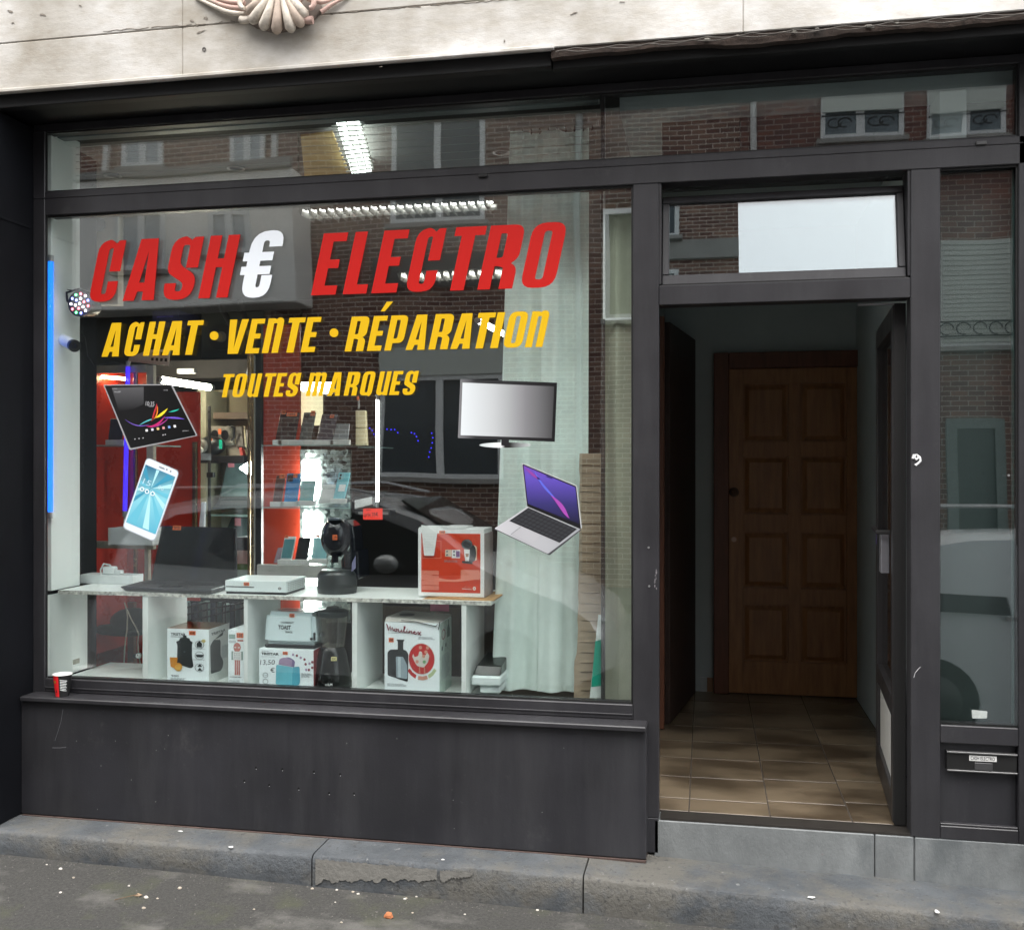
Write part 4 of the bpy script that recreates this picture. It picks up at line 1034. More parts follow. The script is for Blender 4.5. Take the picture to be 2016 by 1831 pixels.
# ---------------------------------------------------------------- curtains right of the display
def curtain(name, label, pl, pr, y0, z0, z1, mat, folds, amp, seed, skew=0.0, parts=None):
    rn = random.Random(seed); mb = MB(); n = 120; rows = 14; vs = []; fs = []
    ph = [rn.uniform(0, 6) for _ in range(4)]
    for j in range(rows + 1):
        f = j / rows; z = z0 + (z1 - z0) * f
        for i in range(n + 1):
            s = i / n; x = PX(pl, y0) + (PX(pr, y0) - PX(pl, y0)) * s + skew * f * (1 - s)
            a = math.sin(s * folds * 6.28 + ph[0] + 0.4 * math.sin(f * 3 + ph[1])); b = math.sin(s * folds * 2.3 * 6.28 + ph[2]) * 0.35
            c = math.copysign(abs(a) ** 0.5, a)
            vs.append((x, y0 + amp * (c + b) * (1 - 0.25 * f) + 0.012 * math.sin(f * 5 + s * 3), z))
    m_ = n + 1
    for j in range(rows):
        for i in range(n): fs.append((j*m_+i, j*m_+i+1, (j+1)*m_+i+1, (j+1)*m_+i))
    o = mb.add(vs, fs).build(name, mat, None, smooth=True)
    return o
CURT = M('pale_green_fabric', (0.78, 0.90, 0.85), 0.8, var=0.05, scale=30, bump=0.15, bscale=200)
o = curtain('vertical_blind', 'pale', 969, 1160, 0.30, 0.685, 3.20, CURT, 2.1, 0.022, 5, skew=0.09); tag(o, 'tall pale green fabric curtain hanging in folds right of the shelf', 'curtain')
cr = thing('curtain_rail', 'white rail with hooks above the pale green curtain', 'curtain rail', P(1080, 205, 0.3))
box('rail', PX(1000, .3), PX(1178, .3), 0.285, 0.315, 3.215, 3.235, WG, cr)
for k in range(10):
    x = PX(1012, .3) + (PX(1165, .3) - PX(1012, .3)) * k / 9; MB().tube([(x, 0.30, 3.215), (x + 0.004, 0.296, 3.20), (x, 0.30, 3.19)], 0.003, 5).build('hook', GASK, cr)
vb = thing('blind_headbox', 'grey aluminium blind headrail across the top of the window', 'blind', P(600, 235, 0.1))
ZH = PZ(650, 222, 0.10)
box('headrail', PX(112, .10), PX(1178, .10), 0.10, 0.155, ZH - 0.03, ZH + 0.012, M('headrail_grey', (0.13, 0.15, 0.155), 0.4, 0.3), vb, bevel=0.003)
box('groove', PX(112, .10), PX(1178, .10), 0.0975, 0.0997, ZH - 0.014, ZH - 0.009, GASK, vb)
mb = MB()
for k in range(9):
    z = ZH - 0.06 - 0.034 * k
    mb.tube([(PX(150, .16), 0.16, z), (PX(1165, .16), 0.16, z + 0.004)], 0.0011, 4)
o = mb.build('wire', M('thin_wire', (0.3, 0.3, 0.28), 0.5), vb); o['kind'] = 'stuff'
# cardboard strip + green gel bottle shape behind it, post and olive panel
cb = thing('cardboard_strip', 'tall brown corrugated cardboard strip standing beside the curtain', 'cardboard', P(1160, 1370, 0.22))
CBM = M('corrugated_cardboard', (0.34, 0.27, 0.19), 0.9, var=0.18, scale=10, bump=0.3, bscale=40, stretch=(0.6, 0.6, 3))
rn = random.Random(9); L_ = []; Rr = []
for k in range(31):
    f = k / 30; py = 893 + (1384 - 893) * f
    L_.append((1141 - 8 * f**2 - (4 if f > .8 else 0) + rn.uniform(-1, 1), py)); Rr.append((1183 - (6 if f > .7 else 0) * (f - .7) * 5 + rn.uniform(-.6, .6), py))
pts = [P(a, b, 0.20)[::2] for a, b in L_ + Rr[::-1]]
MB().prism(pts, 0.20, 0.206).build('sheet', CBM, cb)
mb = MB()
for k in range(40):
    z = 0.72 + 0.043 * k + rn.uniform(-.008, .008)
    if z > PZ(1160, 900, .2): break
    xa_, xb_ = PX(1143, .2), PX(1181, .2)
    mb.tube([(xa_, 0.199, z), ((xa_+xb_)/2, 0.1975, z + rn.uniform(-.003, .003)), (xb_, 0.199, z + rn.uniform(-.004, .004))], 0.0022, 4)
o = mb.build('crease', M('cardboard_crease', (0.24, 0.18, 0.12), 0.9), cb); o['kind'] = 'stuff'
gt = thing('green_tapered_banner', 'narrow tapering green and white card beside the cardboard', 'card', P(1177, 1360, 0.14))
flatpx('card', [[(1178, 1210), (1186, 1210), (1185, 1374), (1161, 1374)]], 0.15, M('white_card', (0.6, 0.66, 0.64), 0.5), gt, th=0.003)
flatpx('green_band', [[(1172, 1262), (1186.5, 1258), (1186, 1350), (1164, 1352)]], 0.1465, M('green_print', (0.0, 0.30, 0.20), 0.4), gt, th=0.001)
post = box('inner_post', PX(1183, 0.12), PX(1190, 0.12), 0.12, 0.16, 0.66, 3.24, M('dark_post', (0.03, 0.03, 0.028), 0.5), None, bevel=0.002)
tag(post, 'thin dark upright post between cardboard strip and green sheet', 'post')
SHEET = M('olive_sheet', (0.36, 0.38, 0.29), 0.6, var=0.12, scale=4, bump=0.1, bscale=20)
o = curtain('green_sheet', 'x', 1190, 1262, 0.16, 0.66, 2.84, SHEET, 0.8, 0.012, 8); tag(o, 'olive green plastic sheet hanging at the right end of the window', 'sheet')
wf = thing('mirrored_window_bars', 'white bars added for a mirrored window at the top right of the display', 'window frame', P(1215, 500, 0.13))  # bars added to imitate an opposite window reflected in the glass
y_ = 0.115
box('upright', PX(1187, y_), PX(1191, y_), y_, y_ + 0.02, PZ(1189, 628, y_), 3.2, WHITEF, wf)
box('rail', PX(1191.2, y_), PX(1262, y_), y_, y_ + 0.02, PZ(1218, 421, y_), PZ(1218, 411, y_), WHITEF, wf)
box('rail', PX(1191.2, y_), PX(1262, y_), y_, y_ + 0.015, PZ(1218, 630, y_), PZ(1218, 626, y_), WHITEF, wf)
x_ = (PX(1240, .13), )
# ---------------------------------------------------------------- ceiling lamps with louvres
LAMPW = lamp('tube_white', (1.0, 0.98, 0.92), 9.0)
LAMPS = lamp('lamp_soft', (1.0, 0.97, 0.90), 3.0)
LOUV = M('louvre_mirror', (0.55, 0.55, 0.53), 0.25, 0.5, var=0)
def louvre(label, pxa, pxb, py, y0, z, dep=0.22, em=LAMPW):
    t = thing('louvre_lamp', label, 'ceiling lamp', ((PX(pxa, y0) + PX(pxb, y0)) / 2, y0, z), 'louvred ceiling lamps')
    xa_, xb_ = PX(pxa, y0), PX(pxb, y0)
    box('housing', xa_, xb_, y0, y0 + dep, z + 0.062, z + 0.08, WG, t)
    for f in (0.3, 0.7): MB().tube([(xa_ + .02, y0 + dep * f, z + 0.045), (xb_ - .02, y0 + dep * f, z + 0.045)], 0.013, 8).build('tube', em, t, smooth=True)
    n = 22 if pxb - pxa > 300 else 12
    mb = MB()
    for k in range(n):
        a = xa_ + (xb_ - xa_) * k / n; w_ = (xb_ - xa_) / n
        mb.hexa([(a, y0, z), (a + 0.004, y0, z), (a + 0.004, y0 + dep, z), (a, y0 + dep, z), (a - w_*.3, y0, z + 0.06), (a + w_*.3, y0, z + 0.06), (a + w_*.3, y0 + dep, z + 0.06), (a - w_*.3, y0 + dep, z + 0.06)])
    mb.build('louvre_blades', LOUV, t)
    box('side_reflector', xa_, xb_, y0 + dep / 2 - 0.002, y0 + dep / 2 + 0.002, z, z + 0.05, LOUV, t)
    return t
zz = PZ(780, 415, 1.9)
louvre('long louvred ceiling lamp just under the transom rail', 592, 972, 400, 1.9, zz, em=lamp('tube_a', (1, .98, .93), 2.6))
zz = PZ(880, 548, 4.0)
louvre('smaller louvred lamp far back, behind the red lettering', 786, 988, 545, 4.0, zz, em=lamp('tube_b', (1, .95, .85), 2.0))
t = thing('transom_lamp', 'bright gridded ceiling lamp seen through the transom pane', 'ceiling lamp', P(690, 290, 0.8))
c4 = [(683, 345), (735, 338), (712, 236), (648, 238)]
# lamp lies on the ceiling running into the room
A = [Vector(P(672, 214, 0.42)), Vector(P(722, 212, 0.42))]
zl = 3.27
def onz(px, py, z=zl):
    """point of the ceiling plane z under a survey pixel"""
    u = (px - 1008.0) / 1974.0; v = (917.0 - py) / 1974.0; t_ = (z - CAMZ) / v
    return Vector((t_ * (u * CS - SN), CAMY + t_ * (u * SN + CS), z))
q = [onz(650, 238), onz(712, 235), onz(737, 337), onz(684, 345)]
MB().hexa([q[0].lerp(q[1], .18), q[1].lerp(q[0], .12), q[2].lerp(q[3], .12), q[3].lerp(q[2], .18)] + [v + Vector((0, 0, 0.02)) for v in (q[0].lerp(q[1], .18), q[1].lerp(q[0], .12), q[2].lerp(q[3], .12), q[3].lerp(q[2], .18))]).build('diffuser', lamp('diffuser_glow', (0.90, 1.0, 0.93), 4.0), t)
mb = MB()
for k in range(1, 12):
    a = q[0].lerp(q[3], k / 12); b = q[1].lerp(q[2], k / 12); mb.tube([a - Vector((0, 0, .004)), b - Vector((0, 0, .004))], 0.006, 4)
for k in range(1, 4):
    a = q[0].lerp(q[1], k / 4); b = q[3].lerp(q[2], k / 4); mb.tube([a - Vector((0, 0, .004)), b - Vector((0, 0, .004))], 0.003, 4)
mb.build('grid', M('grid_grey', (0.35, 0.35, 0.33), 0.4), t)
q = [onz(592, 270, 3.3), onz(655, 262, 3.3), onz(690, 348, 3.3), onz(600, 352, 3.3)]
# warm bamboo-like panel next to the lamp
o = MB().hexa([*q] + [v + Vector((0, 0, 0.01)) for v in q]).build('warm_ceiling_panel', M('warm_panel', (0.42, 0.30, 0.12), 0.5, var=0.25, scale=6), None); tag(o, 'amber coloured ceiling panel beside the gridded lamp', 'ceiling panel')

def tube_lamp(label, a, b, r, em, name='fluorescent_tube', group=None):
    t = thing(name, label, 'tube lamp', a, group)
    a, b = Vector(a), Vector(b); d = (b - a).normalized()
    MB().tube([a, b], r, 10).build('tube', em, t, smooth=True)
    MB().tube([a - d * 0.03, a - d * 0.0005], r * 1.05, 10).build('cap', M('cap_metal', (0.4, 0.4, 0.4), 0.4, 0.7), t)
    MB().tube([b + d * 0.0005, b + d * 0.03], r * 1.05, 10).build('cap', M('cap_metal', (0.4, 0.4, 0.4), 0.4, 0.7), t)
    return t
TW = lamp('tube_warm', (1.0, 0.90, 0.70), 40.0)
t = tube_lamp('slanting fluorescent tube over the back shelves', P(316, 748, 1.6), P(412, 763, 2.0), 0.021, TW)
box('batten', P(316, 738, 1.6)[0], P(412, 753, 2.0)[0] , 1.8, 1.83, P(360, 735, 1.8)[2], P(360, 735, 1.8)[2] + 0.03, WG, t)
tube_lamp('short white tube behind the small yellow lettering', P(594, 764, 1.6), P(655, 764, 1.6), 0.036, lamp('tube_c', (1, .98, .9), 6))
tube_lamp('thin upright white tube lamp right of the phone shelves', P(743, 788, 0.78), P(743, 988, 0.78), 0.0075, lamp('tube_d', (1.0, 0.97, 0.92), 9))
tube_lamp('thin upright white tube lamp below the shelf board', P(740, 1195, 0.78), P(740, 1225, 0.78), 0.007, lamp('tube_d', (1.0, 0.97, 0.92), 9))
tube_lamp('glowing blue tube standing at the left window edge', P(100, 516, 0.052), P(99, 1008, 0.052), 0.0125, lamp('tube_blue', (0.0, 0.13, 1.0), 1.1), 'blue_tube_and_reflection')
tube_lamp('violet glow added for the blue tube mirrored in the red cabinet', P(252, 722, 0.66), P(246, 1006, 0.66), 0.012, lamp('mirrored_tube_violet', (0.06, 0.02, 1.0), 0.5), 'blue_tube_and_reflection')  # made-up glowing rod standing in for the blue tube's reflection
tube_lamp('white tube lamp far back behind the word ending', P(942, 632, 2.6), P(996, 660, 3.2), 0.02, LAMPW)

# ---------------------------------------------------------------- LED stage light and security camera, left
BK = M('black_plastic', (0.012, 0.012, 0.014), 0.35)
led = thing('led_stage_light', 'black round stage light with multicoloured glowing lenses at upper left', 'stage light', P(155, 597, 0.14))
c = Vector(P(157, 598, 0.13)); 
MB().lathe(c, [(0.03, 0.13), (0.045, 0.10), (0.058, 0.03), (0.062, 0.0), (0.054, 0.002)], 26, 'y').build('housing', BK, led, smooth=True)
MB().tube([c + Vector((-0.10, .05, .02)), c + Vector((-0.09, .03, .06)), c + Vector((-0.02, .03, .075)), c + Vector((0.05, .04, .055))], 0.006, 6).build('bracket', BK, led)
cols = [(1, .9, 1), (1, .15, .2), (.15, 1, .35), (.25, .3, 1)]
k = 0
for rr, nn in ((0.0, 1), (0.024, 6), (0.046, 11)):
    for i in range(nn):
        a = 2 * math.pi * i / nn + 0.3; cc = cols[0] if rr < 0.03 and k % 2 == 0 else cols[k % 4]
        MB().ball((c.x + rr * math.cos(a), c.y - 0.001, c.z + rr * math.sin(a)), 0.0066, 8, 5, (1, .5, 1)).build('lens', lamp('led_%s' % 'wrgb'[cols.index(cc)], cc, 2.6), led, smooth=True); k += 1
def wire(name, label, pts, y, r=0.0022, mat=None, par=None):
    q = [P(a, b, y) for a, b in pts]; o = MB().tube(q, r, 5).build(name, mat or BK, par)
    if par is None: tag(o, label, 'cable')
    return o
wire('cable', 'black cable looping around the stage light at upper left', [(118, 640), (112, 628), (108, 615), (106, 600), (109, 584), (118, 574), (130, 570), (142, 572)], 0.18)
wire('cable', 'long thin black cable hanging down beside the red cabinet', [(147, 590), (152, 612), (150, 650), (154, 700), (150, 760), (152, 830), (147, 900), (151, 960), (148, 1010), (146, 1060), (140, 1100), (146, 1140)], 0.27, 0.0026)
wire('cable', 'thin dark cable curling toward the top of the red cabinet', [(142, 610), (150, 640), (168, 665), (172, 700), (185, 720), (205, 716), (222, 712), (240, 718)], 0.35, 0.002)
cc = thing('security_camera_and_reflection', 'white bullet security camera with black antenna at left', 'security camera', P(128, 672, 0.12))
a = Vector(P(106, 660, 0.20)); b = Vector(P(144, 680, 0.08)); d = (b - a).normalized()
MB().tube([a, a + d * 0.01, b - d * 0.001, b], [0.020, 0.026, 0.027, 0.027], 16).build('body', M('white_plastic', (0.7, 0.72, 0.75), 0.35, var=0), cc, smooth=True)
MB().tube([b, b + d * 0.02], 0.029, 16).build('lens_hood', BK, cc, smooth=True)
MB().lathe((b + d * 0.022), [(0.012, 0), (0.012, -0.004)], 12, 'y').build('lens', M('lens_glass', (0.02, 0.02, 0.03), 0.05), cc)
MB().tube([P(104, 656, 0.2), P(108, 640, 0.19), P(116, 618, 0.18)], 0.004, 6).build('antenna', BK, cc)
MB().tube([P(96, 660, 0.2), P(105, 662, 0.2)], 0.009, 8).build('mount', BK, cc)
c2 = thing('security_camera_and_reflection', 'small grey camera added for a reflection, high up behind the first red letters', 'security camera', P(192, 440, 1.2))  # solid copy imitating the reflection of a security camera
MB().tube([P(172, 428, 1.2), P(190, 440, 1.1)], 0.035, 12).build('body', M('grey_plastic', (0.35, 0.35, 0.34), 0.4, var=0), c2, smooth=True)
MB().tube([P(190, 440, 1.1), P(195, 443, 1.08)], 0.04, 12).build('lens_hood', BK, c2)

# ---------------------------------------------------------------- red cabinet on the left
rc = thing('red_cabinet', 'red backed glass cabinet in a tarnished metal frame at left', 'cabinet', P(230, 1080, 0.7))
FRM = M('tarnished_metal', (0.42, 0.37, 0.30), 0.45, 0.3, var=0.2)
y_ = 0.68
def cbar(px0, py0, px1, py1, yy=y_, dep=0.03, m=FRM, nm='frame_bar'): return pbox(nm, px0, py0, px1, py1, yy, dep, m, rc, 0.002)
cbar(152, 719, 166, 1082); cbar(288, 719, 302, 1082); cbar(166.5, 719, 287.5, 734); cbar(166.5, 1066, 287.5, 1080)
cbar(160, 1082, 168, 1170); cbar(284, 1082, 292, 1170)
cbar(160, 734, 300, 1420, 1.16, 0.02, REDP, 'back_panel'); cbar(300.5, 772, 392, 1182, 1.16, 0.02, REDP, 'back_panel')
cbar(262, 734, 268, 1165, 0.95, 0.02, BRASS, 'post'); cbar(228, 734, 235, 1170, 1.12, 0.02, BRASS, 'post')
cbar(378, 870, 386, 1165, 1.12, 0.02, BRASS, 'post')
cbar(170, 876, 300, 879, 0.75, 0.3, M('shelf_glass_edge', (0.35, 0.45, 0.43), 0.2), 'shelf')
box('side_panel', PX(152, .7), PX(156, .7), 0.715, 1.155, 0.66, PZ(160, 719, .7), REDP, rc)
pane_ = MB().box(PX(166, y_), PX(288, y_), y_ + 0.01, y_ + 0.014, PZ(225, 1066, y_), PZ(225, 734, y_)).build('pane', glass('cabinet_glass', 0.05, (0.97, 0.97, 0.97)), rc)
MB().lathe(P(172, 772, y_ - .002), [(0.010, 0), (0.013, -0.003), (0.006, -0.006)], 12, 'y').build('lock', BRASS, rc)
# warm light at the cabinet top
tube_lamp('warm strip lamp at the top inside the red cabinet', P(196, 742, 0.9), P(246, 746, 1.0), 0.009, lamp('tube_w2', (1, .75, .4), 25))

def phone(label, px0, pyt, px1, pyb, y0, col, lean=4, stk=None, screen=None, group='phones on the display shelves', stand=True, cam_=False, name='phone'):
    t = thing(name, label, 'phone', P((px0+px1)/2, pyb, y0), group)
    c4 = [(px0, pyb), (px1 - lean, pyb), (px1, pyt), (px0 + lean, pyt)]
    qslab('body', c4, (y0, y0 + 0.045), 0.008, col, t, 0.003)
    f = qmap(c4, (y0, y0 + 0.045))
    if screen: flat('screen', [[(0.07, .1), (.93, .1), (.93, .88), (.07, .88)]], lambda u, v, w: f(u, v, w + 0.0006), screen, t)
    if cam_:
        flat('camera_bump', [rpoly([(.08, .72, .05), (.5, .72, .05), (.5, .95, .05), (.08, .95, .05)])], lambda u, v, w: f(u, v, w + 0.0008), M('cam_bump', (0.25, 0.5, 0.55), 0.3) if cam_ == 2 else BK, t, 0.001)
        for v in (.78, .89): flat('camera_lens', [circ(.24, v, .09, 12, .045)], lambda u, v_, w: f(u, v_, w + 0.002), BK, t)
    if stk: sticker(t, f, *stk)
    if stand:
        pbox('stand', px0 - 5, pyb - 2, px1 - lean + 3, pyb + 8, y0 - 0.035, 0.02, M('acrylic_white', (0.62, 0.64, 0.63), 0.3), t, 0.002)
    return t
DK = M('dark_phone', (0.022, 0.024, 0.028), 0.18); TEALS = M('teal_screen', (0.10, 0.24, 0.26), 0.15, var=0.05)
phone('dark blue cased phone standing in the red cabinet', 212, 824, 244, 868, 0.74, M('navy_case', (0.02, 0.035, 0.07), 0.35), 5)
# white boxes low in the cabinet
bx_ = thing('white_carton', 'small white carton with charger lying on it, left end', 'carton', P(240, 1080, 0.5))
pbox('carton', 212, 1040, 300, 1074, 0.56, 0.16, M('white_card2', (0.50, 0.52, 0.52), 0.6), bx_, 0.003)
pbox('lid', 243, 1012, 288, 1040, 0.66, 0.1, M('white_card2', (0.50, 0.52, 0.52), 0.6), bx_, 0.003)
ph = thing('white_gadget', 'small white handset leaning behind the printed phone picture', 'gadget', P(272, 1040, 0.5))
qslab('body', [(263, 1048), (275, 1050), (272, 1012), (262, 1012)], (0.50, 0.52), 0.012, M('white_plastic', (0.7, 0.72, 0.75), 0.35, var=0), ph, 0.004)
pw = thing('power_strip', 'flat white box with white chargers lying on top, left end of the shelf', 'box', P(200, 1150, 0.33))
qq = M('white_card3', (0.66, 0.70, 0.70), 0.5)
box('carton', PX(148, .36), PX(261, .36), 0.36, 0.46, ZS, ZS + 0.045, qq, pw, bevel=0.003)
box('charger', PX(203, .38), PX(226, .38), 0.37, 0.41, ZS + 0.046, ZS + 0.085, qq, pw, bevel=0.006)
box('charger', PX(228, .38), PX(240, .38), 0.37, 0.40, ZS + 0.046, ZS + 0.068, qq, pw, bevel=0.004)
MB().tube([P(226, 1130, .38), P(216, 1112, .38), P(204, 1110, .38), P(198, 1122, .38), P(200, 1136, .38)], 0.004, 6).build('lead', qq, pw, smooth=True)

# ---------------------------------------------------------------- centre column: glass shelves with phones
sc = thing('glass_shelf_column', 'glass shelf column with red back and mirrored tile panel', 'shelf unit', P(600, 1160, 0.9))
yb = 1.10
pbox('red_back', 514, 640, 590, 1480, yb, 0.02, M('red_back', (0.42, 0.045, 0.02), 0.3, var=0.1), sc, 0)
def mosaic():
    m, t, b = mk('mirror_mosaic'); tc = t.nodes.new('ShaderNodeTexCoord')
    v = t.nodes.new('ShaderNodeTexVoronoi'); v.inputs['Scale'].default_value = 42; t.links.new(tc.outputs['Object'], v.inputs['Vector'])
    r = t.nodes.new('ShaderNodeValToRGB'); e = r.color_ramp.elements; e[0].position = 0.15; e[0].color = (0.02, 0.03, 0.03, 1); e[1].position = 0.9; e[1].color = (0.40, 0.45, 0.43, 1)
    t.links.new(v.outputs['Color'], r.inputs['Fac']); t.links.new(r.outputs[0], b.inputs['Base Color']); b.inputs['Roughness'].default_value = 0.25; b.inputs['Metallic'].default_value = 0.4
    return m
MOS = mosaic()
pbox('mosaic_panel', 590.5, 885, 690, 1225, yb, 0.02, MOS, sc, 0)
GSH = M('glass_edge_green', (0.25, 0.36, 0.34), 0.15)
for py in (876, 999, 1124):
    z = PZ(600, py, 0.72)
    box('glass_shelf', PX(516, .72), PX(690 if py < 1100 else 660, .72), 0.72, 1.08, z - 0.005, z, glass('shelf_glass', 0.06, (0.85, 0.93, 0.91)), sc)
    box('shelf_edge', PX(516, .72), PX(690 if py < 1100 else 660, .72), 0.716, 0.7195, z - 0.005, z, GSH, sc)
z = PZ(720, 880, 0.76); box('glass_shelf', PX(705, .76), PX(746, .76), 0.76, 1.0, z - 0.005, z, GSH, sc)
for pa, pb, mt in ((487, 492, BRASS), (494, 499, BRASS)): pbox('brass_post', pa, 690, pb, 1180, 0.70, 0.012, mt, sc, 0.001)
pbox('dark_post', 502, 640, 514, 1180, 0.72, 0.03, BK, sc, 0.002)
pbox('grey_post', 499.5, 700, 501.5, 1180, 0.705, 0.01, WG, sc, 0.001)
LS = lamp('led_strip_white', (0.97, 1.0, 0.97), 14.0)
tube_lamp('thin bright upright strip beside the brass posts', P(499.5, 900, 1.9), P(498.5, 1160, 1.9), 0.007, lamp('strip_cool', (0.85, 1.0, 0.95), 14))
stp = thing('led_strip', 'broken column of bright white light behind the phone shelves', 'strip lamp', P(606, 1100, 1.08))
for pa, pb, ya, yb_ in ((594, 621, 905, 985), (596, 622, 1008, 1092), (598, 623, 1100, 1160), (597, 622, 1182, 1201), (600, 612, 893, 899)):
    pbox('light_segment', pa, ya, pb, yb_, 1.06, 0.02, LS, stp, 0.008)
lampshade = thing('cream_lampshade', 'cream cylinder shade glowing behind the small yellow words', 'lamp shade', P(608, 820, 1.3))
MB().lathe(P(610, 820, 1.3), [(0.075, -0.05), (0.075, 0.14)], 24).build('shade', M('cream_shade', (0.75, 0.68, 0.45), 0.6, var=0, emit=(1, .88, .55), es=0.35), lampshade, smooth=True)
S1 = 0.76
RNG = dict(y0=S1)
phone('black phone at the left end of the top glass shelf', 541, 812, 563, 868, S1, DK, 11, (.25, .93, .95, 1.06, '79€'))
phone('black phone, wide orange price label, top glass shelf', 552, 812, 590, 868, S1, DK, 9, (.15, .86, .85, .99, '149€'))
phone('grey glossy phone with black camera, top glass shelf', 588, 812, 622, 868, S1, M('grey_glossy', (0.10, 0.12, 0.12), 0.12), 10, (.6, .88, .95, 1.05, '169'), cam_=1)
phone('dark violet phone in a case, top glass shelf', 622, 815, 665, 868, S1, M('violet_dark', (0.03, 0.03, 0.045), 0.3), 12, (.55, .85, .8, .97, '99'))
phone('small grey phone at the right end of the top glass shelf', 655, 833, 689, 868, S1, M('grey_small', (0.12, 0.14, 0.15), 0.2), 4)
phone('dark phone half hidden at the left of the middle glass shelf', 536, 936, 562, 990, S1, M('wine_dark', (0.08, 0.03, 0.03), 0.3), 8, (.4, .9, .95, 1.05, '89€'))
phone('bright blue phone with an orange price label, middle glass shelf', 558, 932, 592, 990, S1, M('blue_phone', (0.03, 0.20, 0.45), 0.2), 7, (.5, .85, .8, 1.0, '159'), cam_=1)
phone('teal screened phone, middle glass shelf', 588, 946, 622, 988, S1, M('teal_phone', (0.10, 0.28, 0.29), 0.2), 6)
phone('pale blue phone with twin cameras and paper note, middle glass shelf', 655, 930, 690, 984, S1, M('cyan_phone', (0.18, 0.52, 0.60), 0.2), 12, (.3, .3, .85, .55, 'P', 0.001, WHITEF, False), cam_=2)
t = thing('clear_phone_stand', 'empty white acrylic phone stand on the middle glass shelf', 'phone stand', P(642, 990, S1))
qslab('plate', [(626, 992), (655, 992), (659, 962), (634, 962)], (S1, S1 + .03), 0.004, M('acrylic_clear', (0.5, 0.52, 0.52), 0.2), t); pbox('top_lip', 633, 954, 660, 962, S1 + .03, 0.01, WHITEF, t)
t = thing('clear_phone_stand', 'violet tinted empty stand at the left of the lowest glass shelf', 'phone stand', P(548, 1110, S1))
qslab('plate', [(538, 1108), (562, 1110), (566, 1078), (547, 1078)], (S1, S1 + .03), 0.004, M('acrylic_violet', (0.22, 0.17, 0.2), 0.25), t)
phone('white framed phone with teal screen on the lowest glass shelf', 551, 1056, 583, 1104, S1, M('white_phone', (0.65, 0.66, 0.66), 0.25), 9, (.05, .93, .35, 1.05, '59€'), TEALS)
phone('black phone between the white and cyan ones, lowest glass shelf', 580, 1058, 612, 1104, S1, DK, 8)
phone('pale cyan phone with orange label on the lowest glass shelf', 612, 1058, 646, 1102, S1, M('cyan_pale', (0.22, 0.45, 0.48), 0.3), 5, (.1, 1.0, .45, 1.1, '49'))
t = box('shelf_box', PX(512, .74), PX(645, .74), 0.70, 0.74, PZ(580, 1137, .72), PZ(580, 1112, .72), M('frosted_tray', (0.42, 0.42, 0.40), 0.3), None, 0.003); tag(t, 'long frosted tray under the lowest row of phones', 'tray')
# packet hanging to the right of the column
t = thing('beige_packet', 'two beige packets stacked upright near the white tube', 'packet', P(710, 875, 0.8))
PKM = M('beige_packet_card', (0.52, 0.46, 0.30), 0.5, var=0.1)
qslab('packet', [(700, 876), (722, 876), (720, 843), (700, 843)], (0.82, 0.83), 0.03, PKM, t); qslab('packet', [(700, 842), (720, 842), (719, 808), (700, 808)], (0.82, 0.83), 0.03, PKM, t)
pbox('strap', 704, 786, 708, 806, 0.83, 0.004, WG, t); pbox('clasp', 702, 780, 706, 788, 0.825, 0.01, ORG, t)
t = thing('white_accessory_box', 'small tilted white box on the ledge by the red price card', 'box', P(716, 1000, 0.6))
qslab('box', [(698, 1002), (732, 994), (732, 978), (698, 985)], (0.55, 0.56), 0.05, M('white_card3', (0.66, 0.70, 0.70), 0.5), t)
t = thing('price_card', 'bright red price card clipped to a black ledge', 'price card', P(733, 1012, 0.5))
c4 = [(715, 1023), (753, 1023), (753, 1001), (715, 1001)]; f = qmap(c4, (0.50, 0.50))
pbox('ledge', 700, 1003, 768, 1016, 0.53, 0.1, BK, t); pbox('ledge_rail', 705, 1008, 764, 1013, 0.52, 0.008, WG, t)
qslab('card', c4, (0.50, 0.50), 0.001, flatm('fluo_red_glow', (0.95, 0.07, 0.05), 0.5, emit=(1, 0.05, 0.03), es=0.12), t, 0)  # faint emission makes the card glow though it is no lamp
text('price', 'prix 35€', lambda u, v, w: f(u, v, w + .0006), INK, t, .08, .3, .3, .7, bold=0.01, rot=0.05); text('price', 'Bon', lambda u, v, w: f(u, v, w + .0006), INK, t, .15, .82, .12, .25)
# blue fairy lights
fl = thing('fairy_lights', 'short strings of tiny blue fairy lights at the back', 'string lights', P(800, 860, 2.2))
BL = lamp('fairy_blue', (0.03, 0.02, 1.0), 1.0)
for seq in ([(722, 839), (728, 843), (733, 848), (736, 855), (738, 861)], [(762, 845), (770, 846), (777, 846), (783, 852), (787, 858)], [(810, 852), (816, 854), (820, 860), (823, 868), (827, 873)],
            [(850, 853), (852, 862), (851, 872), (849, 882), (846, 890), (844, 900), (841, 910)], [(624, 925), (627, 938), (630, 952), (632, 966)]):
    yy = 1.04 if seq[0][0] < 650 else 2.2
    for i in range(len(seq) - 1):
        for k in range(1):
            a = seq[i][0] + (seq[i+1][0] - seq[i][0]) * k; b = seq[i][1] + (seq[i+1][1] - seq[i][1]) * k
            MB().ball(P(a, b, yy), 0.0042, 6, 4).build('bulb', BL, fl)
    wire('wire', '', seq, yy + 0.004, 0.0012, BK, fl)

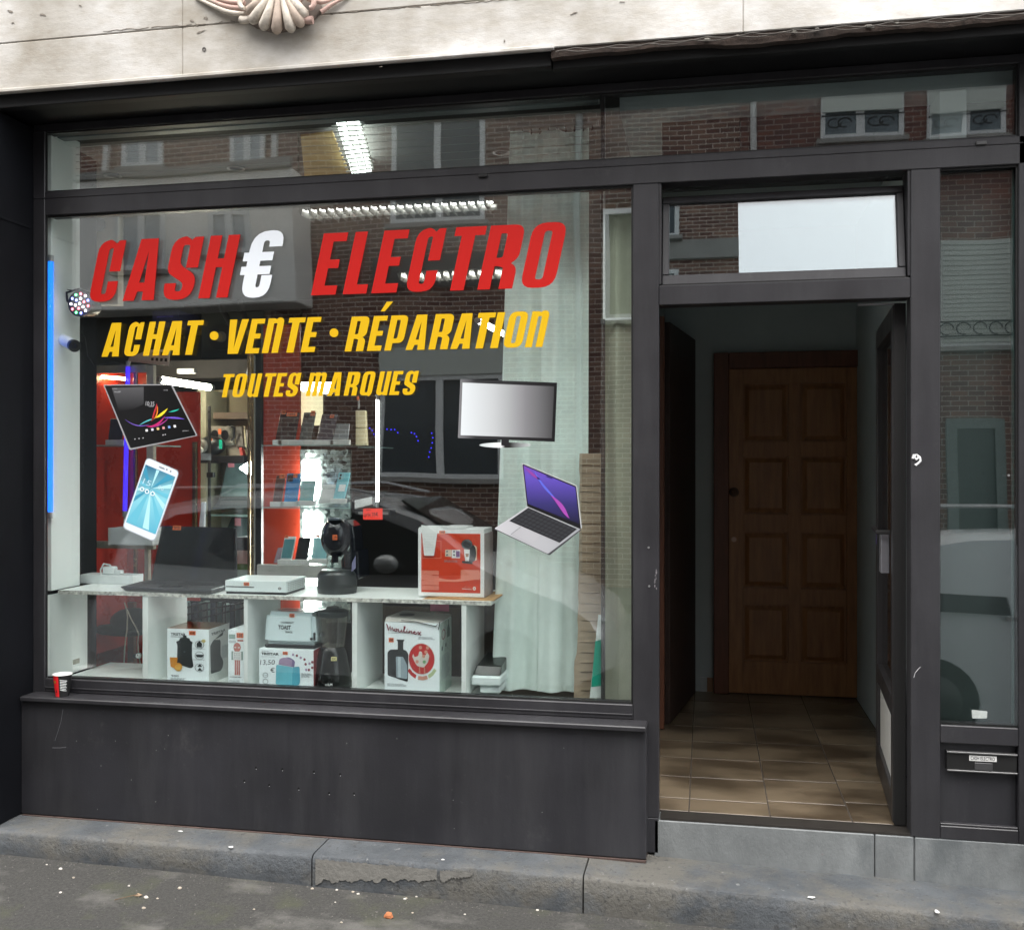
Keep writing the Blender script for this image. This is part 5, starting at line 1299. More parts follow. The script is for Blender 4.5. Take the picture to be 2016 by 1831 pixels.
# ---------------------------------------------------------------- back shelves with second-hand goods
br_ = thing('back_rack', 'cream walled back shelves lit by a warm tube, loaded with used goods', 'shelf unit', P(440, 1100, 2.2))
yw = 2.3
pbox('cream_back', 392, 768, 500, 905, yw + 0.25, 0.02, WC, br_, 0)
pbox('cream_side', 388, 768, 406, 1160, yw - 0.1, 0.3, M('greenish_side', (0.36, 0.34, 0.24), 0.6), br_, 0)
pbox('shelf_board', 404, 812, 500, 825, yw, 0.22, M('brownish_board', (0.20, 0.14, 0.10), 0.6), br_, 0.002)
pbox('shelf_board', 392, 897, 480, 912, yw - 0.2, 0.4, BK, br_, 0.003)
pbox('teal_back', 404, 905, 500, 1150, yw + 0.12, 0.02, M('teal_back', (0.36, 0.47, 0.44), 0.6, var=0.1), br_, 0)
pbox('shelf_board', 404, 1013, 500, 1017, yw - 0.2, 0.3, GSH, br_, 0)
pbox('steel_post', 409, 800, 412.5, 1040, yw - 0.28, 0.02, M('steel_dark', (0.1, 0.1, 0.1), 0.3, 0.8), br_, 0)
pbox('steel_post', 384, 900, 389, 1165, yw - 0.5, 0.02, BRASS, br_, 0)
pbox('clamp', 406, 930, 420, 940, yw - 0.3, 0.03, BK, br_, 0.003)
gd = [('portable_radio', 'grey portable radio with carrying handle on the back shelf', 'radio', 412, 838, 455, 872, M('grey_radio', (0.26, 0.24, 0.20), 0.5, var=0.4, scale=30)),
      ('flat_screen', 'dark flat case leaning on the right of the back shelf', 'case', 462, 838, 478, 880, M('brown_dark', (0.06, 0.045, 0.035), 0.5)),
      ('tablet_computer', 'brown framed tablet leaning at the far right of the back shelf', 'tablet', 482, 845, 497, 890, M('brown_tab', (0.09, 0.06, 0.05), 0.4)),
      ('grey_device', 'grey boxy device with red side lying on the back shelf', 'device', 443, 872, 472, 898, M('grey_dev', (0.20, 0.17, 0.13), 0.5))]
for (n_, l_, c_, a, b, c__, d, m_) in gd:
    t = thing(n_, l_, c_, P((a+c__)/2, d, yw - 0.1))
    qslab('body', [(a + 2, d), (c__ + 3, d), (c__, b), (a, b)], (yw - 0.12, yw - 0.06), 0.05, m_, t, 0.008)
    if n_ == 'portable_radio':
        MB().tube([P(455, 868, yw - .13), P(461, 862, yw - .13), P(461, 842, yw - .13), P(452, 838, yw - .13)], 0.008, 6).build('handle', BK, t)
        f = fmap(a, b, c__, d, yw - 0.125)
        for u in (.25, .72): flat('speaker_cone', [circ(u, .45, .17, 14, .3)], f, BK, t, 0.003)
        flat('dial', [[(.42, .5), (.56, .5), (.56, .8), (.42, .8)]], f, ORG, t, 0.003)
    if n_ == 'grey_device': qslab('red_edge', [(473, 898), (479, 896), (473, 872), (468, 872)], (yw - .13, yw - .1), 0.04, M('red_plastic', (0.5, 0.04, 0.03), 0.4), t)
    if n_ in ('flat_screen', 'tablet_computer'): qslab('bright_edge', [(c__ + 4, d), (c__ + 7, d), (c__ + 3, b), (c__ + 1, b)], (yw - .12, yw - .06), 0.03, WC, t)
t = thing('black_helmet_speaker', 'round black speaker lying on the back shelf with green tag', 'speaker', P(418, 890, yw - .2))
MB().ball(P(416, 878, yw - .15), 0.085, 16, 10, (1.2, .8, .8)).build('body', BK, t, smooth=True); MB().ball(P(397, 878, yw - .22), 0.055, 14, 8, (.8, .6, .9)).build('cap', M('dusty_grey', (0.15, 0.14, 0.12), 0.6), t, smooth=True)
pbox('green_tag', 431, 866, 437, 884, yw - .25, .004, M('green_tag', (0.0, 0.4, 0.25), 0.5), t); pbox('red_tag', 413, 863, 418, 868, yw - .25, .004, ORG, t)
t = thing('game_controller', 'grey game controller lying at the left of the back shelf', 'controller', P(384, 900, yw - .4))
MB().ball(P(385, 886, yw - .4), 0.045, 14, 8, (1.3, .6, .6)).build('body', M('pad_grey', (0.4, 0.38, 0.33), 0.4), t, smooth=True); MB().ball(P(372, 880, yw - .4), 0.03, 10, 6, (1, .6, 1)).build('grip', BK, t, smooth=True); pbox('price_sticker', 362, 888, 370, 896, yw - .45, .003, ORG, t)
t = thing('hair_dryer', 'black and silver appliance lying under the printed tablet picture', 'appliance', P(345, 888, yw - .9))
MB().tube([P(318, 884, 1.3), P(335, 882, 1.32), P(356, 878, 1.35), P(372, 878, 1.35)], [0.03, 0.035, 0.03, 0.02], 12).build('body', BK, t, smooth=True); MB().tube([P(312, 896, 1.3), P(362, 894, 1.3)], 0.012, 8).build('silver_bar', M('silver_dull', (0.4, 0.4, 0.42), 0.35, 0.6), t)
pbox('base_tray', 306, 892, 392, 906, 1.32, 0.15, M('tray_grey', (0.22, 0.22, 0.25), 0.4), t)
def used_laptop(label, tl, tr, br, bl, k0, y_, tagp, keys=False):
    t = thing('laptop', label, 'laptop', P(*bl, y_), 'used laptops on the back shelves')
    qslab('lid', [bl, br, tr, tl], (y_, y_ + 0.08), 0.012, M('laptop_dark', (0.05, 0.065, 0.065), 0.3), t, 0.004)
    f = qmap([bl, br, tr, tl], (y_, y_ + 0.08))
    flat('screen', [[(.05, .1), (.95, .1), (.95, .94), (.05, .94)]], lambda u, v, w: f(u, v, w + .0008), M('lap_screen', (0.13, 0.19, 0.19), 0.12), t)
    qslab('base', [(bl[0] - k0, bl[1] + 14), (br[0] + 4, br[1] + 14), br, bl], (y_ - 0.14, y_ - 0.002), 0.014, M('laptop_base', (0.03, 0.04, 0.04), 0.35), t, 0.003)
    pbox('price_tag', tagp[0], tagp[1], tagp[0] + 12, tagp[1] + 15, y_ - 0.02, 0.002, M('pink_tag', (0.62, 0.22, 0.26), 0.6), t, 0)
    if keys:
        g = qmap([(bl[0] - k0, bl[1] + 14), (br[0] + 4, br[1] + 14), br, bl], (y_ - 0.14, y_ - 0.002)); mb = MB()
        for i in range(10):
            for j in range(4):
                a, b = .1 + .08 * i, .25 + .16 * j; q = [g(a, b, .001), g(a + .06, b, .001), g(a + .06, b + .12, .001), g(a, b + .12, .001)]; mb.hexa(q + [tuple(Vector(p) + Vector((0, -.003, .004))) for p in q])
        o = mb.build('keys', M('key_grey', (0.12, 0.13, 0.13), 0.5), t); o['kind'] = 'stuff'
    return t
used_laptop('used open laptop with a pink tag on the upper teal shelf', (446, 906), (497, 908), (492, 985), (430, 985), 12, yw - .1, (449, 905), True)
used_laptop('used open laptop with a pink tag on the lower teal shelf', (456, 1018), (497, 1018), (494, 1062), (436, 1062), 10, yw - .1, (462, 1020), True)
sp = thing('desk_spotlight', 'bright white clip light glowing beside the brass posts', 'lamp', P(488, 922, 2.0))
MB().lathe(P(486, 922, 1.9), [(0.004, -0.05), (0.045, 0.02), (0.04, 0.05)], 14, 'x').build('bulb', lamp('spot_glow', (0.9, 1, 0.97), 22), sp, smooth=True)
t = thing('white_cabinet', 'white box with a green band low behind the laptop', 'box', P(476, 1130, 1.7)); pbox('body', 466, 1078, 487, 1110, 1.5, .2, WW, t); pbox('band', 466, 1110.5, 487, 1122, 1.5, .2, M('green_band', (0.12, 0.32, 0.10), 0.5), t)
t = thing('white_remote', 'white and grey handset standing behind the black laptop', 'remote', P(396, 1070, .9)); qslab('body', [(391, 1108 - 70), (402, 1040), (404, 988), (396, 988)], (1.0, 1.02), 0.02, M('white_plastic', (0.7, 0.72, 0.75), 0.35, var=0), t, 0.004)
t = thing('black_shelf_laptop', 'closed dark laptop lying right of the brass posts', 'laptop', P(480, 1060, 1.5)); pbox('body', 462, 1058, 500, 1084, 1.35, .2, BK, t)

# dark things piled high at the back
t = thing('speaker_box', 'large black speaker cabinet high at the back behind the yellow letters', 'speaker', P(540, 800, 2.6))
pbox('cabinet', 395, 612, 535, 705, 2.6, .4, M('speaker_black', (0.02, 0.024, 0.024), 0.5), t, 0.01)
f = fmap(395, 612, 535, 705, 2.6)
for u, v, r in ((.3, .45, .19), (.72, .5, .15)): flat('speaker_cone', [circ(u, v, r, 20, r * 1.5)], f, BK, t, 0.01); flat('cone_centre', [circ(u, v, r * .4, 14, r * .6)], lambda a, b, w: f(a, b, w + .011), M('cone_grey', (0.07, 0.07, 0.07), 0.4), t, 0.004)
t = thing('dark_carton', 'dark blue carton high at the back with faint lettering', 'carton', P(335, 630, 2.4)); pbox('body', 300, 612, 352, 645, 2.4, .3, M('navy_carton', (0.02, 0.022, 0.06), 0.5), t)
f = fmap(300, 612, 352, 645, 2.4); text('lettering', 'premium line', f, M('violet_print', (0.12, 0.10, 0.5), 0.5), t, .18, .6, .12, .6)
t = thing('dark_carton', 'black carton stacked high at the back, right of the navy one', 'carton', P(370, 630, 2.5)); pbox('body', 322, 606, 382, 650, 2.62, .3, M('black_carton', (0.018, 0.018, 0.018), 0.5), t)
t = thing('white_button_board', 'white board with rows of small black symbols above the cabinet', 'sign board', P(300, 705, 1.6))
c4 = [(253, 712), (334, 721), (336, 688), (258, 690)]; f = qmap(c4, (1.6, 1.6))
flat('board', [[(0, 0), (.98, 0), (1, 1), (.45, 1), (0, .35)]], f, M('white_card3', (0.66, 0.70, 0.70), 0.5), t, 0.004)
for j in range(2):
    for i in range(5 - j): flat('symbol', [rpoly([(a, b, .01) for a, b in ((.44 + .11*(i + j), .62 - .38*j), (.5 + .11*(i + j), .62 - .38*j), (.5 + .11*(i + j), .82 - .38*j), (.44 + .11*(i + j), .82 - .38*j))], 2)], lambda u, v, w: f(u, v, w + .0045), BK, t, 0.001)
t = thing('dark_ceiling_beam', 'dark boxed beam crossing above the back shelves', 'beam', P(440, 730, 1.7)); pbox('beam', 306, 708, 560, 744, 2.25, .3, M('beam_dark', (0.05, 0.045, 0.042), 0.6), t)
MB().tube([P(497, 704, 2.2), P(488, 742, 2.2)], 0.018, 8).build('bracket', M('bracket_grey', (0.45, 0.47, 0.48), 0.4), t)
MB().tube([P(432, 600, 2.2), P(455, 640, 2.2)], 0.02, 8).build('strut', BK, t); MB().tube([P(473, 590, 2.2), P(486, 640, 2.2)], 0.02, 8).build('strut', BK, t)
FPR = flatm('fine_print_ink', (0.22, 0.25, 0.27), 0.6)
def fineprint(par, F, u0, v0, w_, n, dv=.016, seed=1):
    r_ = random.Random(seed)
    loops = []
    for k in range(n):
        u = u0
        while u < u0 + w_ * r_.uniform(.75, 1):
            l = r_.uniform(.02, .07); loops.append([(u, v0 - k*dv), (min(u + l, u0 + w_), v0 - k*dv), (min(u + l, u0 + w_), v0 - k*dv + dv*.45), (u, v0 - k*dv + dv*.45)]); u += l + .012
    mb = MB()
    for lo in loops: mb.add([F(a, b, .0009) for a, b in lo], [(0, 1, 2, 3)])
    o = mb.build('fine_print', FPR, par); o['kind'] = 'stuff'
# ================================================================ GOODS IN THE WINDOW
CARD = M('white_glossy_card', (0.84, 0.92, 0.94), 0.4, var=0.03)
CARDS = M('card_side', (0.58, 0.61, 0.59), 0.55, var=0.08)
# black laptop
lp = thing('black_laptop', 'large open black laptop with orange tag on the shelf', 'laptop', P(350, 1165, 0.2))
LPM = M('laptop_gloss', (0.010, 0.010, 0.011), 0.14, var=0); LPB = M('laptop_matt', (0.022, 0.022, 0.023), 0.4)
b0 = [(PX(246, .1), .10), (PX(415, .08), .085), (PX(466, .36), .36), (PX(290, .37), .37)]
MB().hexa([(x, y, ZS + 0.004) for x, y in b0] + [(x + (-.02 if i == 0 else 0), y, ZS + 0.024) for i, (x, y) in enumerate(b0)]).build('base', LPB, lp, 0.004)
MB().hexa([(b0[0][0] - .04, b0[0][1] + .03, ZS + .016), (b0[0][0], b0[0][1], ZS + .006), (b0[3][0], b0[3][1], ZS + .006), (b0[3][0] - .02, b0[3][1], ZS + .016), (b0[0][0] - .04, b0[0][1] + .03, ZS + .02), (b0[0][0], b0[0][1], ZS + .022), (b0[3][0], b0[3][1], ZS + .022), (b0[3][0] - .02, b0[3][1], ZS + .02)]).build('side_edge', LPB, lp)
c4 = [(296, 1146), (466, 1152), (465, 1039), (318, 1035)]
qslab('lid', c4, (.37, .43), 0.012, LPM, lp, 0.004); f = qmap(c4, (.37, .43))
flat('screen', [[(.03, .10), (.97, .08), (.97, .95), (.05, .95)]], lambda u, v, w: f(u, v, w + .0008), M('screen_black', (0.006, 0.007, 0.007), 0.05, var=0), lp)
sticker(lp, f, .16, .93, .27, 1.01, '95', 0.002)
g = lambda u, v, w: tuple(Vector((b0[0][0], b0[0][1], 0)).lerp(Vector((b0[1][0], b0[1][1], 0)), u).lerp(Vector((b0[3][0], b0[3][1], 0)).lerp(Vector((b0[2][0], b0[2][1], 0)), u), v) + Vector((0, 0, ZS + .0242 + w)))
flat('trackpad', [[(.36, .08), (.6, .08), (.6, .36), (.36, .36)]], g, M('pad_dark', (0.015, 0.015, 0.016), 0.25), lp)
KEYM = M('key_black', (0.012, 0.012, 0.012), 0.5)
for j in range(5):
    for i in range(14):
        u, v = .08 + .06 * i, .45 + .09 * j
        flat('key', [[(u, v), (u + .05, v), (u + .05, v + .075), (u, v + .075)]], g, KEYM, lp, 0.002)
# white game console
gc = thing('game_console', 'flat white game console with disc slot and orange tag', 'game console', P(505, 1170, .13))
xa, xb, ya = PX(443, .12), PX(563, .12), .12
CON = M('console_white', (0.74, 0.82, 0.82), 0.35, var=0.03)
box('body', xa, xb, ya, ya + .23, ZS + .012, ZS + .063, CON, gc, bevel=0.002)
box('base', xa + .004, xb - .003, ya + .004, ya + .225, ZS + .0005, ZS + .0115, BK, gc)
f = rectmap(xa, ZS + .012, xb - xa, .051, ya - .0003)
flat('disc_slot', [[(.01, .40), (.48, .38), (.48, .46), (.01, .48)]], f, BK, gc)
flat('power_button', [circ(.9, .36, .026, 16, .12)], f, BK, gc, 0.0008); flat('button_mark', [circ(.905, .37, .012, 12, .055)], lambda u, v, w: f(u, v, w + .0012), WHITEF, gc, 0.0004)
sticker(gc, f, .31, .55, .40, .85, '130€', 0.0006)
mb = MB()
for i in range(10):
    for j in range(5): x = xb + .0002; mb.box(x, x + .0012, ya + .02 + i*.02, ya + .03 + i*.02, ZS + .018 + j*.008, ZS + .022 + j*.008)
o = mb.build('vent_holes', M('vent_grey', (0.25, 0.27, 0.26), 0.5), gc); o['kind'] = 'stuff'
# coffee machine
cm = thing('coffee_machine', 'black pod coffee machine with round head on the shelf', 'coffee machine', P(665, 1170, .3))
CMB = M('coffee_gloss', (0.008, 0.009, 0.014), 0.10, var=0)
hc = Vector(P(661, 1058, .26))
MB().ball(hc, 0.082, 26, 18, (.86, .75, 1.12)).build('head', CMB, cm, smooth=True)
MB().lathe(hc + Vector((0.005, -0.03, 0.082)), [(0.030, 0.0), (0.034, 0.006), (0.026, 0.01), (0.012, 0.006)], 20).build('ring', M('ring_blue_grey', (0.12, 0.14, 0.18), 0.3, 0.5), cm, smooth=True)
pts = [P(a, b, .30)[::2] for a, b in [(668, 1022), (684, 1024), (697, 1036), (701, 1060), (703, 1140), (676, 1140), (674, 1100), (690, 1084), (692, 1060), (684, 1040)]]
MB().prism(pts, .28, .40).build('column', CMB, cm, bevel=0.006)
MB().prism([P(a, b, .24)[::2] for a, b in [(672, 1086), (700, 1086), (703, 1142), (672, 1142)]], .27, .42).build('tank', CMB, cm, bevel=0.006)
MB().lathe((PX(664, .26), .26, ZS), [(0.088, 0.001), (0.092, 0.02), (0.090, 0.085), (0.076, 0.105), (0.07, 0.108)], 30).build('drip_base', M('coffee_matt', (0.02, 0.025, 0.026), 0.35), cm, smooth=True)
MB().tube([hc + Vector((0, -.01, -.085)), hc + Vector((0, -.01, -.115))], 0.016, 12).build('spout', CMB, cm)
f = qmap([(655, 1063), (664, 1063), (664, 1053), (655, 1053)], (.19, .19)); sticker(cm, f, 0, 0, 1, 1, '29')
qslab('note', [(692, 1126), (700, 1118), (700, 1094), (693, 1108)], (.22, .22), 0.002, M('mauve_note', (0.2, 0.2, 0.33), 0.5), cm, 0)
# red boxed coffee machine
rb = thing('red_carton', 'red and white coffee machine carton with taped paper note', 'carton', P(890, 1180, .16))
ya = .16; f = fmap(823, 1041, 953, 1182, ya); x0, x1 = PX(823, ya), PX(953, ya); z0 = ZS + .008; z1 = PZ(888, 1041, ya)
f = rectmap(x0, z0, x1 - x0, z1 - z0, ya)
box('carton', x0, x1, ya, ya + .17, z0, z1, M('carton_white', (0.80, 0.82, 0.82), 0.4, var=0.03), rb, bevel=0.002)
RD = M('red_print', (0.58, 0.05, 0.018), 0.3, var=0.05); PK = M('salmon_print', (0.72, 0.25, 0.18), 0.4, var=0.04)
def fl_(name, loops, m, par, ff, k=1): return flat(name, loops, (lambda u, v, w: ff(u, v, w + .0007 * k)), m, par, 0.0005)
fl_('red_field', [[(.05, .06), (.945, .06), (.945, .93), (.05, .93)]], RD, rb, f, 0)
arc = [(.05 + .895*i/16, .38 - .13*math.sin(math.pi*i/16)) for i in range(17)]
fl_('pale_sweep', [arc + [(.945, .27), (.6, .22), (.33, .22), (.05, .24)]], PK, rb, f)
for k in range(4): fl_('text_panel', [rpoly([(.06, .09 + .075*k, .01), (.32, .09 + .075*k, .01), (.32, .155 + .075*k, .01), (.06, .155 + .075*k, .01)], 2)], M('salmon_panel', (0.68, 0.20, 0.14), 0.4), rb, f, 2)
fl_('text_panel', [[(.65, .26), (.93, .26), (.93, .40), (.65, .40)]], PK, rb, f, 2)
fl_('picture_frame', [[(.06, .56), (.355, .56), (.355, .82), (.06, .82)], [(.067, .566), (.348, .566), (.348, .814), (.067, .814)]], PK, rb, f)
fl_('small_picture', [[(.415, .59), (.51, .59), (.51, .69), (.415, .69)]], M('beige_print', (0.6, 0.5, 0.38), 0.5), rb, f); fl_('small_picture', [[(.515, .57), (.64, .57), (.64, .69), (.515, .69)]], WHITEF, rb, f)
for u in (.445, .55):
    for v in (.615, .665): fl_('capsule_dot', [circ(u, v, .016, 10, .015)], GREYINK, rb, f, 2)
fl_('violet_square', [[(.58, .585), (.635, .585), (.635, .675), (.58, .675)]], M('violet_print2', (0.18, 0.08, 0.22), 0.5), rb, f, 2)
fl_('machine_body', [rpoly([(.77, .52, .02), (.86, .52, .04), (.885, .62, .05), (.87, .74, .05), (.84, .77, .02), (.80, .74, .02), (.78, .68, .02)])], M('machine_print', (0.05, 0.055, 0.06), 0.4), rb, f)
fl_('machine_side', [rpoly([(.85, .54, .01), (.89, .54, .02), (.895, .74, .02), (.845, .77, .01)])], M('beige_print', (0.6, 0.5, 0.38), 0.5), rb, f, 0.5)
fl_('machine_head', [circ(.745, .775, .085, 24, .075)], M('machine_print', (0.05, 0.055, 0.06), 0.4), rb, f, 2); fl_('machine_ring', [circ(.745, .775, .075, 24, .066), circ(.745, .775, .062, 24, .054)], GREYINK, rb, f, 3)
fl_('machine_foot', [rpoly([(.67, .50, .01), (.83, .485, .02), (.83, .53, .01), (.67, .53, .01)])], M('machine_print', (0.05, 0.055, 0.06), 0.4), rb, f, 2)
fl_('cup_print', [[(.72, .53), (.775, .53), (.79, .70), (.70, .70)]], WHITEF, rb, f, 4); fl_('coffee_band', [[(.727, .59), (.77, .59), (.775, .64), (.722, .64)]], M('coffee_brown', (0.3, 0.16, 0.1), 0.5), rb, f, 5)
fineprint(rb, f, .08, .35, .22, 3, .014, 16); fineprint(rb, f, .68, .37, .22, 6, .014, 17); fineprint(rb, f, .40, .53, .2, 3, .012, 18); [fineprint(rb, f, .08, .14 + .075*k, .2, 3, .013, 20 + k) for k in range(3)]
fl_('underline', [[(.67, .118), (.82, .112), (.82, .118), (.67, .126)]], WHITEF, rb, f); text('lettering', 'Krups', lambda u, v, w: f(u, v, w + .001), PK, rb, .71, .135, .02, .10)
fl_('round_mark', [circ(.855, .13, .024, 14, .026), circ(.855, .13, .010, 8, .011)], WHITEF, rb, f)
sticker(rb, f, .325, .92, .415, .968, '19€', .001)
nf = lambda u, v, w: (lambda p: (p[0], p[1] - .012 * (1 - v), p[2]))(f(u, v, w + .002))
fl_('paper_note', [[(.10, .60), (.25, .60), (.31, 1.02), (.05, 1.05)]], M('note_paper', (0.70, 0.72, 0.71), 0.7, var=0.05, bump=0.3, bscale=14), rb, nf, 0)
for k in range(7): fl_('note_line', [[(.12 - .004*k, .68 + .04*k), (.24 + .005*k, .68 + .04*k), (.24 + .005*k, .684 + .04*k), (.12 - .004*k, .684 + .04*k)]], M('faint_line', (0.5, 0.52, 0.52), 0.7), rb, nf, 1.5)
MB().hexa([(x1 + .0005, ya + .001, z0), (x1 + .004, ya + .001, z0), (x1 + .004, ya + .17, z0), (x1 + .0005, ya + .17, z0), (x1 + .0005, ya + .001, z1 - .02), (x1 + .004, ya + .001, z1 - .02), (x1 + .004, ya + .17, z1 - .02), (x1 + .0005, ya + .17, z1 - .02)]).build('side_print', M('grey_pink_side', (0.30, 0.24, 0.23), 0.5, var=0.2), rb)
for i in range(2): box('flap', x0 + .004 + i*.11, x0 + .105 + i*.11, ya - .001, ya + .16, z1 + .0005, z1 + .004 + i*.003, M('carton_white', (0.80, 0.82, 0.82), 0.4, var=0.03), rb)
cs = MB(); cs.prism([(PX(833, .13), ZS), (PX(974, .13), ZS), (PX(975, .13), ZS + .007), (PX(940, .13), ZS + .005), (PX(900, .13), ZS + .0075), (PX(860, .13), ZS + .006)], .115, .40)
o = cs.build('cardboard_sheet', M('orange_cardboard', (0.45, 0.26, 0.10), 0.9, var=0.15), None); tag(o, 'thin sheet of orange brown cardboard under the red carton', 'cardboard')

# ---------- compartments: wires and lens in the first
wire('cable', 'pale twisted cable hanging down in the first compartment, left strand', [(245, 1186), (249, 1200), (251, 1215), (250, 1240), (247, 1260), (245, 1280), (244, 1310), (245, 1328)], .60, .0035, M('beige_cable', (0.45, 0.40, 0.32), 0.6))
wire('cable', 'pale cable hanging down in the first compartment, right strand', [(250, 1200), (258, 1218), (268, 1236), (273, 1248), (271, 1265), (273, 1290), (277, 1310), (276, 1328)], .60, .0035, M('beige_cable', (0.45, 0.40, 0.32), 0.6))
wire('cable', 'thin black cable hanging against the red panel in the first compartment', [(176, 1186), (175, 1230), (172, 1262), (174, 1300), (170, 1326)], .62, .003, BK)
ob = thing('silver_knob', 'small shiny silver knob on the divider of the first compartment', 'knob', P(272, 1290, .4)); MB().ball(P(273, 1290, .40), 0.016, 14, 10).build('knob', M('mirror_steel', (0.8, 0.8, 0.8), 0.08, 1.0, var=0), ob, smooth=True); MB().ball(P(267, 1291, .41), 0.013, 10, 8).build('stem', BK, ob, smooth=True)
hb = thing('black_bag', 'dark cap and bag lying behind in the first compartment', 'bag', P(245, 1250, .8))
MB().ball(P(262, 1222, .9), 0.13, 14, 10, (1.0, .7, .55)).build('cap', M('black_cloth', (0.01, 0.014, 0.012), 0.9), hb, smooth=True); MB().ball(P(240, 1240, .88), 0.10, 12, 8, (1.8, .7, .35)).build('brim', M('dark_green_cloth', (0.008, 0.02, 0.014), 0.9), hb, smooth=True)
pbox('brown_post', 251, 1186, 263, 1345, 0.98, .03, M('brown_post', (0.16, 0.07, 0.035), 0.4), hb, 0)
# clutter behind the second compartment
ck = thing('wire_basket_stack', 'dark wire baskets and clutter behind the second compartment', 'baskets', P(430, 1230, 1.4))
rn = random.Random(31)
for i in range(11):
    a = 352 + i * 12 + rn.uniform(-3, 3); pbox('bottle', a, 1184 + rn.uniform(0, 6), a + rn.uniform(5, 10), 1240, 1.5 + rn.uniform(0, .2), .05, M('clutter_%s' % 'abc'[i % 3], [(0.05, 0.10, 0.09), (0.18, 0.26, 0.24), (0.02, 0.025, 0.05)][i % 3], 0.3), ck, 0.006)
for k in range(3): MB().tube([P(352, 1228 - 14*k, 1.45), P(400, 1216 - 14*k, 1.45), P(482, 1196 - 10*k, 1.45)], 0.005, 5).build('basket_wire', BK, ck)
for k in range(6): MB().tube([P(372 + 18*k, 1186, 1.44), P(372 + 18*k, 1232, 1.44)], 0.004, 5).build('basket_wire', BK, ck)
cl2 = thing('junk_pile', 'small pile of reddish and silver oddments behind the microphone box', 'oddments', P(436, 1310, .5))
for i in range(9):
    MB().ball(P(429 + rn.uniform(0, 18), 1268 + i * 6 + rn.uniform(-2, 2), .44), rn.uniform(.012, .022), 8, 6, (1.4, .8, .6)).build('oddment', M('odd_%s' % 'abc'[i % 3], [(0.25, 0.05, 0.02), (0.3, 0.3, 0.28), (0.05, 0.045, 0.03)][i % 3], 0.25), cl2, smooth=True)

def cartonbox(name, label, px0, px1, pyt, ya, dep, rot, front, side, top=None, ztop=None, zb=0.6905, cat='carton'):
    """upright carton; front left-bottom corner surveyed, turned by rot about that corner"""
    t = thing(name, label, cat, (PX(px0, ya), ya, zb)); x0 = PX(px0, ya); wd_ = PX(px1, ya) - x0; zt = PZ((px0 + px1) / 2, pyt, ya) if ztop is None else ztop
    c, s = math.cos(rot), math.sin(rot); wd_ /= c
    def W(a, b, z): return (x0 + a * c - b * s, ya + a * s + b * c, z)
    MB().hexa([W(0, 0, zb), W(wd_, 0, zb), W(wd_, dep, zb), W(0, dep, zb), W(0, 0, zt), W(wd_, 0, zt), W(wd_, dep, zt), W(0, dep, zt)]).build('carton', front, t, 0.0012)
    MB().hexa([W(wd_ + .0004, .001, zb), W(wd_ + .0012, .001, zb), W(wd_ + .0012, dep, zb), W(wd_ + .0004, dep, zb), W(wd_ + .0004, .001, zt - .001), W(wd_ + .0012, .001, zt - .001), W(wd_ + .0012, dep, zt - .001), W(wd_ + .0004, dep, zt - .001)]).build('side_print', side, t)
    if top is not None: MB().hexa([W(0, 0, zt + .0005), W(wd_, 0, zt + .0005), W(wd_, dep, zt + .0005), W(0, dep, zt + .0005), W(0, 0, zt + .0015), W(wd_, 0, zt + .0015), W(wd_, dep, zt + .0015), W(0, dep, zt + .0015)]).build('top_print', top, t)
    F = lambda u, v, w: tuple(Vector(W(u * wd_, 0, zb + v * (zt - zb))) + Vector((s, -c, 0)) * w)
    S = lambda u, v, w: tuple(Vector(W(wd_ + .0013, u * dep, zb + v * (zt - zb))) + Vector((c, s, 0)) * w)
    return t, F, S
DKP = M('dark_print', (0.03, 0.035, 0.037), 0.4); DKR = M('dark_red_ink', (0.20, 0.01, 0.03), 0.5)
# juicer carton
t, F, S = cartonbox('juicer_carton', 'white juicer carton with oranges printed on it, second compartment', 329, 411, 1238, .13, .20, 0.0, CARD, CARDS, M('copper_top', (0.32, 0.15, 0.07), 0.18, 0.6, var=0.4, scale=9))
text('lettering', 'TRISTAR', lambda u, v, w: F(u, v, .0008), DKP, t, .09, .875, .045, .36, bold=.03); fl_('small_line', [[(.09, .845), (.43, .845), (.43, .855), (.09, .855)]], GREYINK, t, F, 0)
sticker(t, F, .53, .89, .69, .965, '45€', .001)
fl_('juicer_print', [rpoly([(.24, .35, .02), (.58, .28, .04), (.64, .32, .03), (.60, .50, .05), (.60, .72, .03), (.62, .76, .01), (.55, .79, .02), (.55, .83, .02), (.47, .84, .01), (.47, .93*.95, .01), (.38, .93*.95, .01), (.39, .84, .01), (.31, .83, .02), (.30, .79, .01), (.22, .76, .01), (.25, .70, .03)])], DKP, t, F)
fl_('brand_dot', [circ(.42, .58, .02, 8, .012)], GREYINK, t, F, 2)
OR1 = M('orange_print', (0.60, 0.24, 0.03), 0.5); OR2 = M('orange_slice', (0.75, 0.45, 0.10), 0.5)
fl_('juice_glass', [[(.09, .30), (.22, .26), (.26, .47), (.07, .47)]], OR1, t, F, 2); fl_('orange_half', [circ(.27, .30, .10, 20, .075)], OR1, t, F, 3); fl_('orange_rim', [circ(.28, .285, .085, 20, .062), circ(.28, .285, .07, 20, .05)], OR2, t, F, 4)
for k in range(6): a = k * math.pi / 3; fl_('segment', [[(.28, .285), (.28 + .06*math.cos(a), .285 + .042*math.sin(a)), (.28 + .06*math.cos(a + .8), .285 + .042*math.sin(a + .8))]], OR2, t, F, 5)
for v in (.72, .52, .30): fl_('ring', [circ(.78, v, .11, 20, .075), circ(.78, v, .10, 20, .068)], GREYINK, t, F)
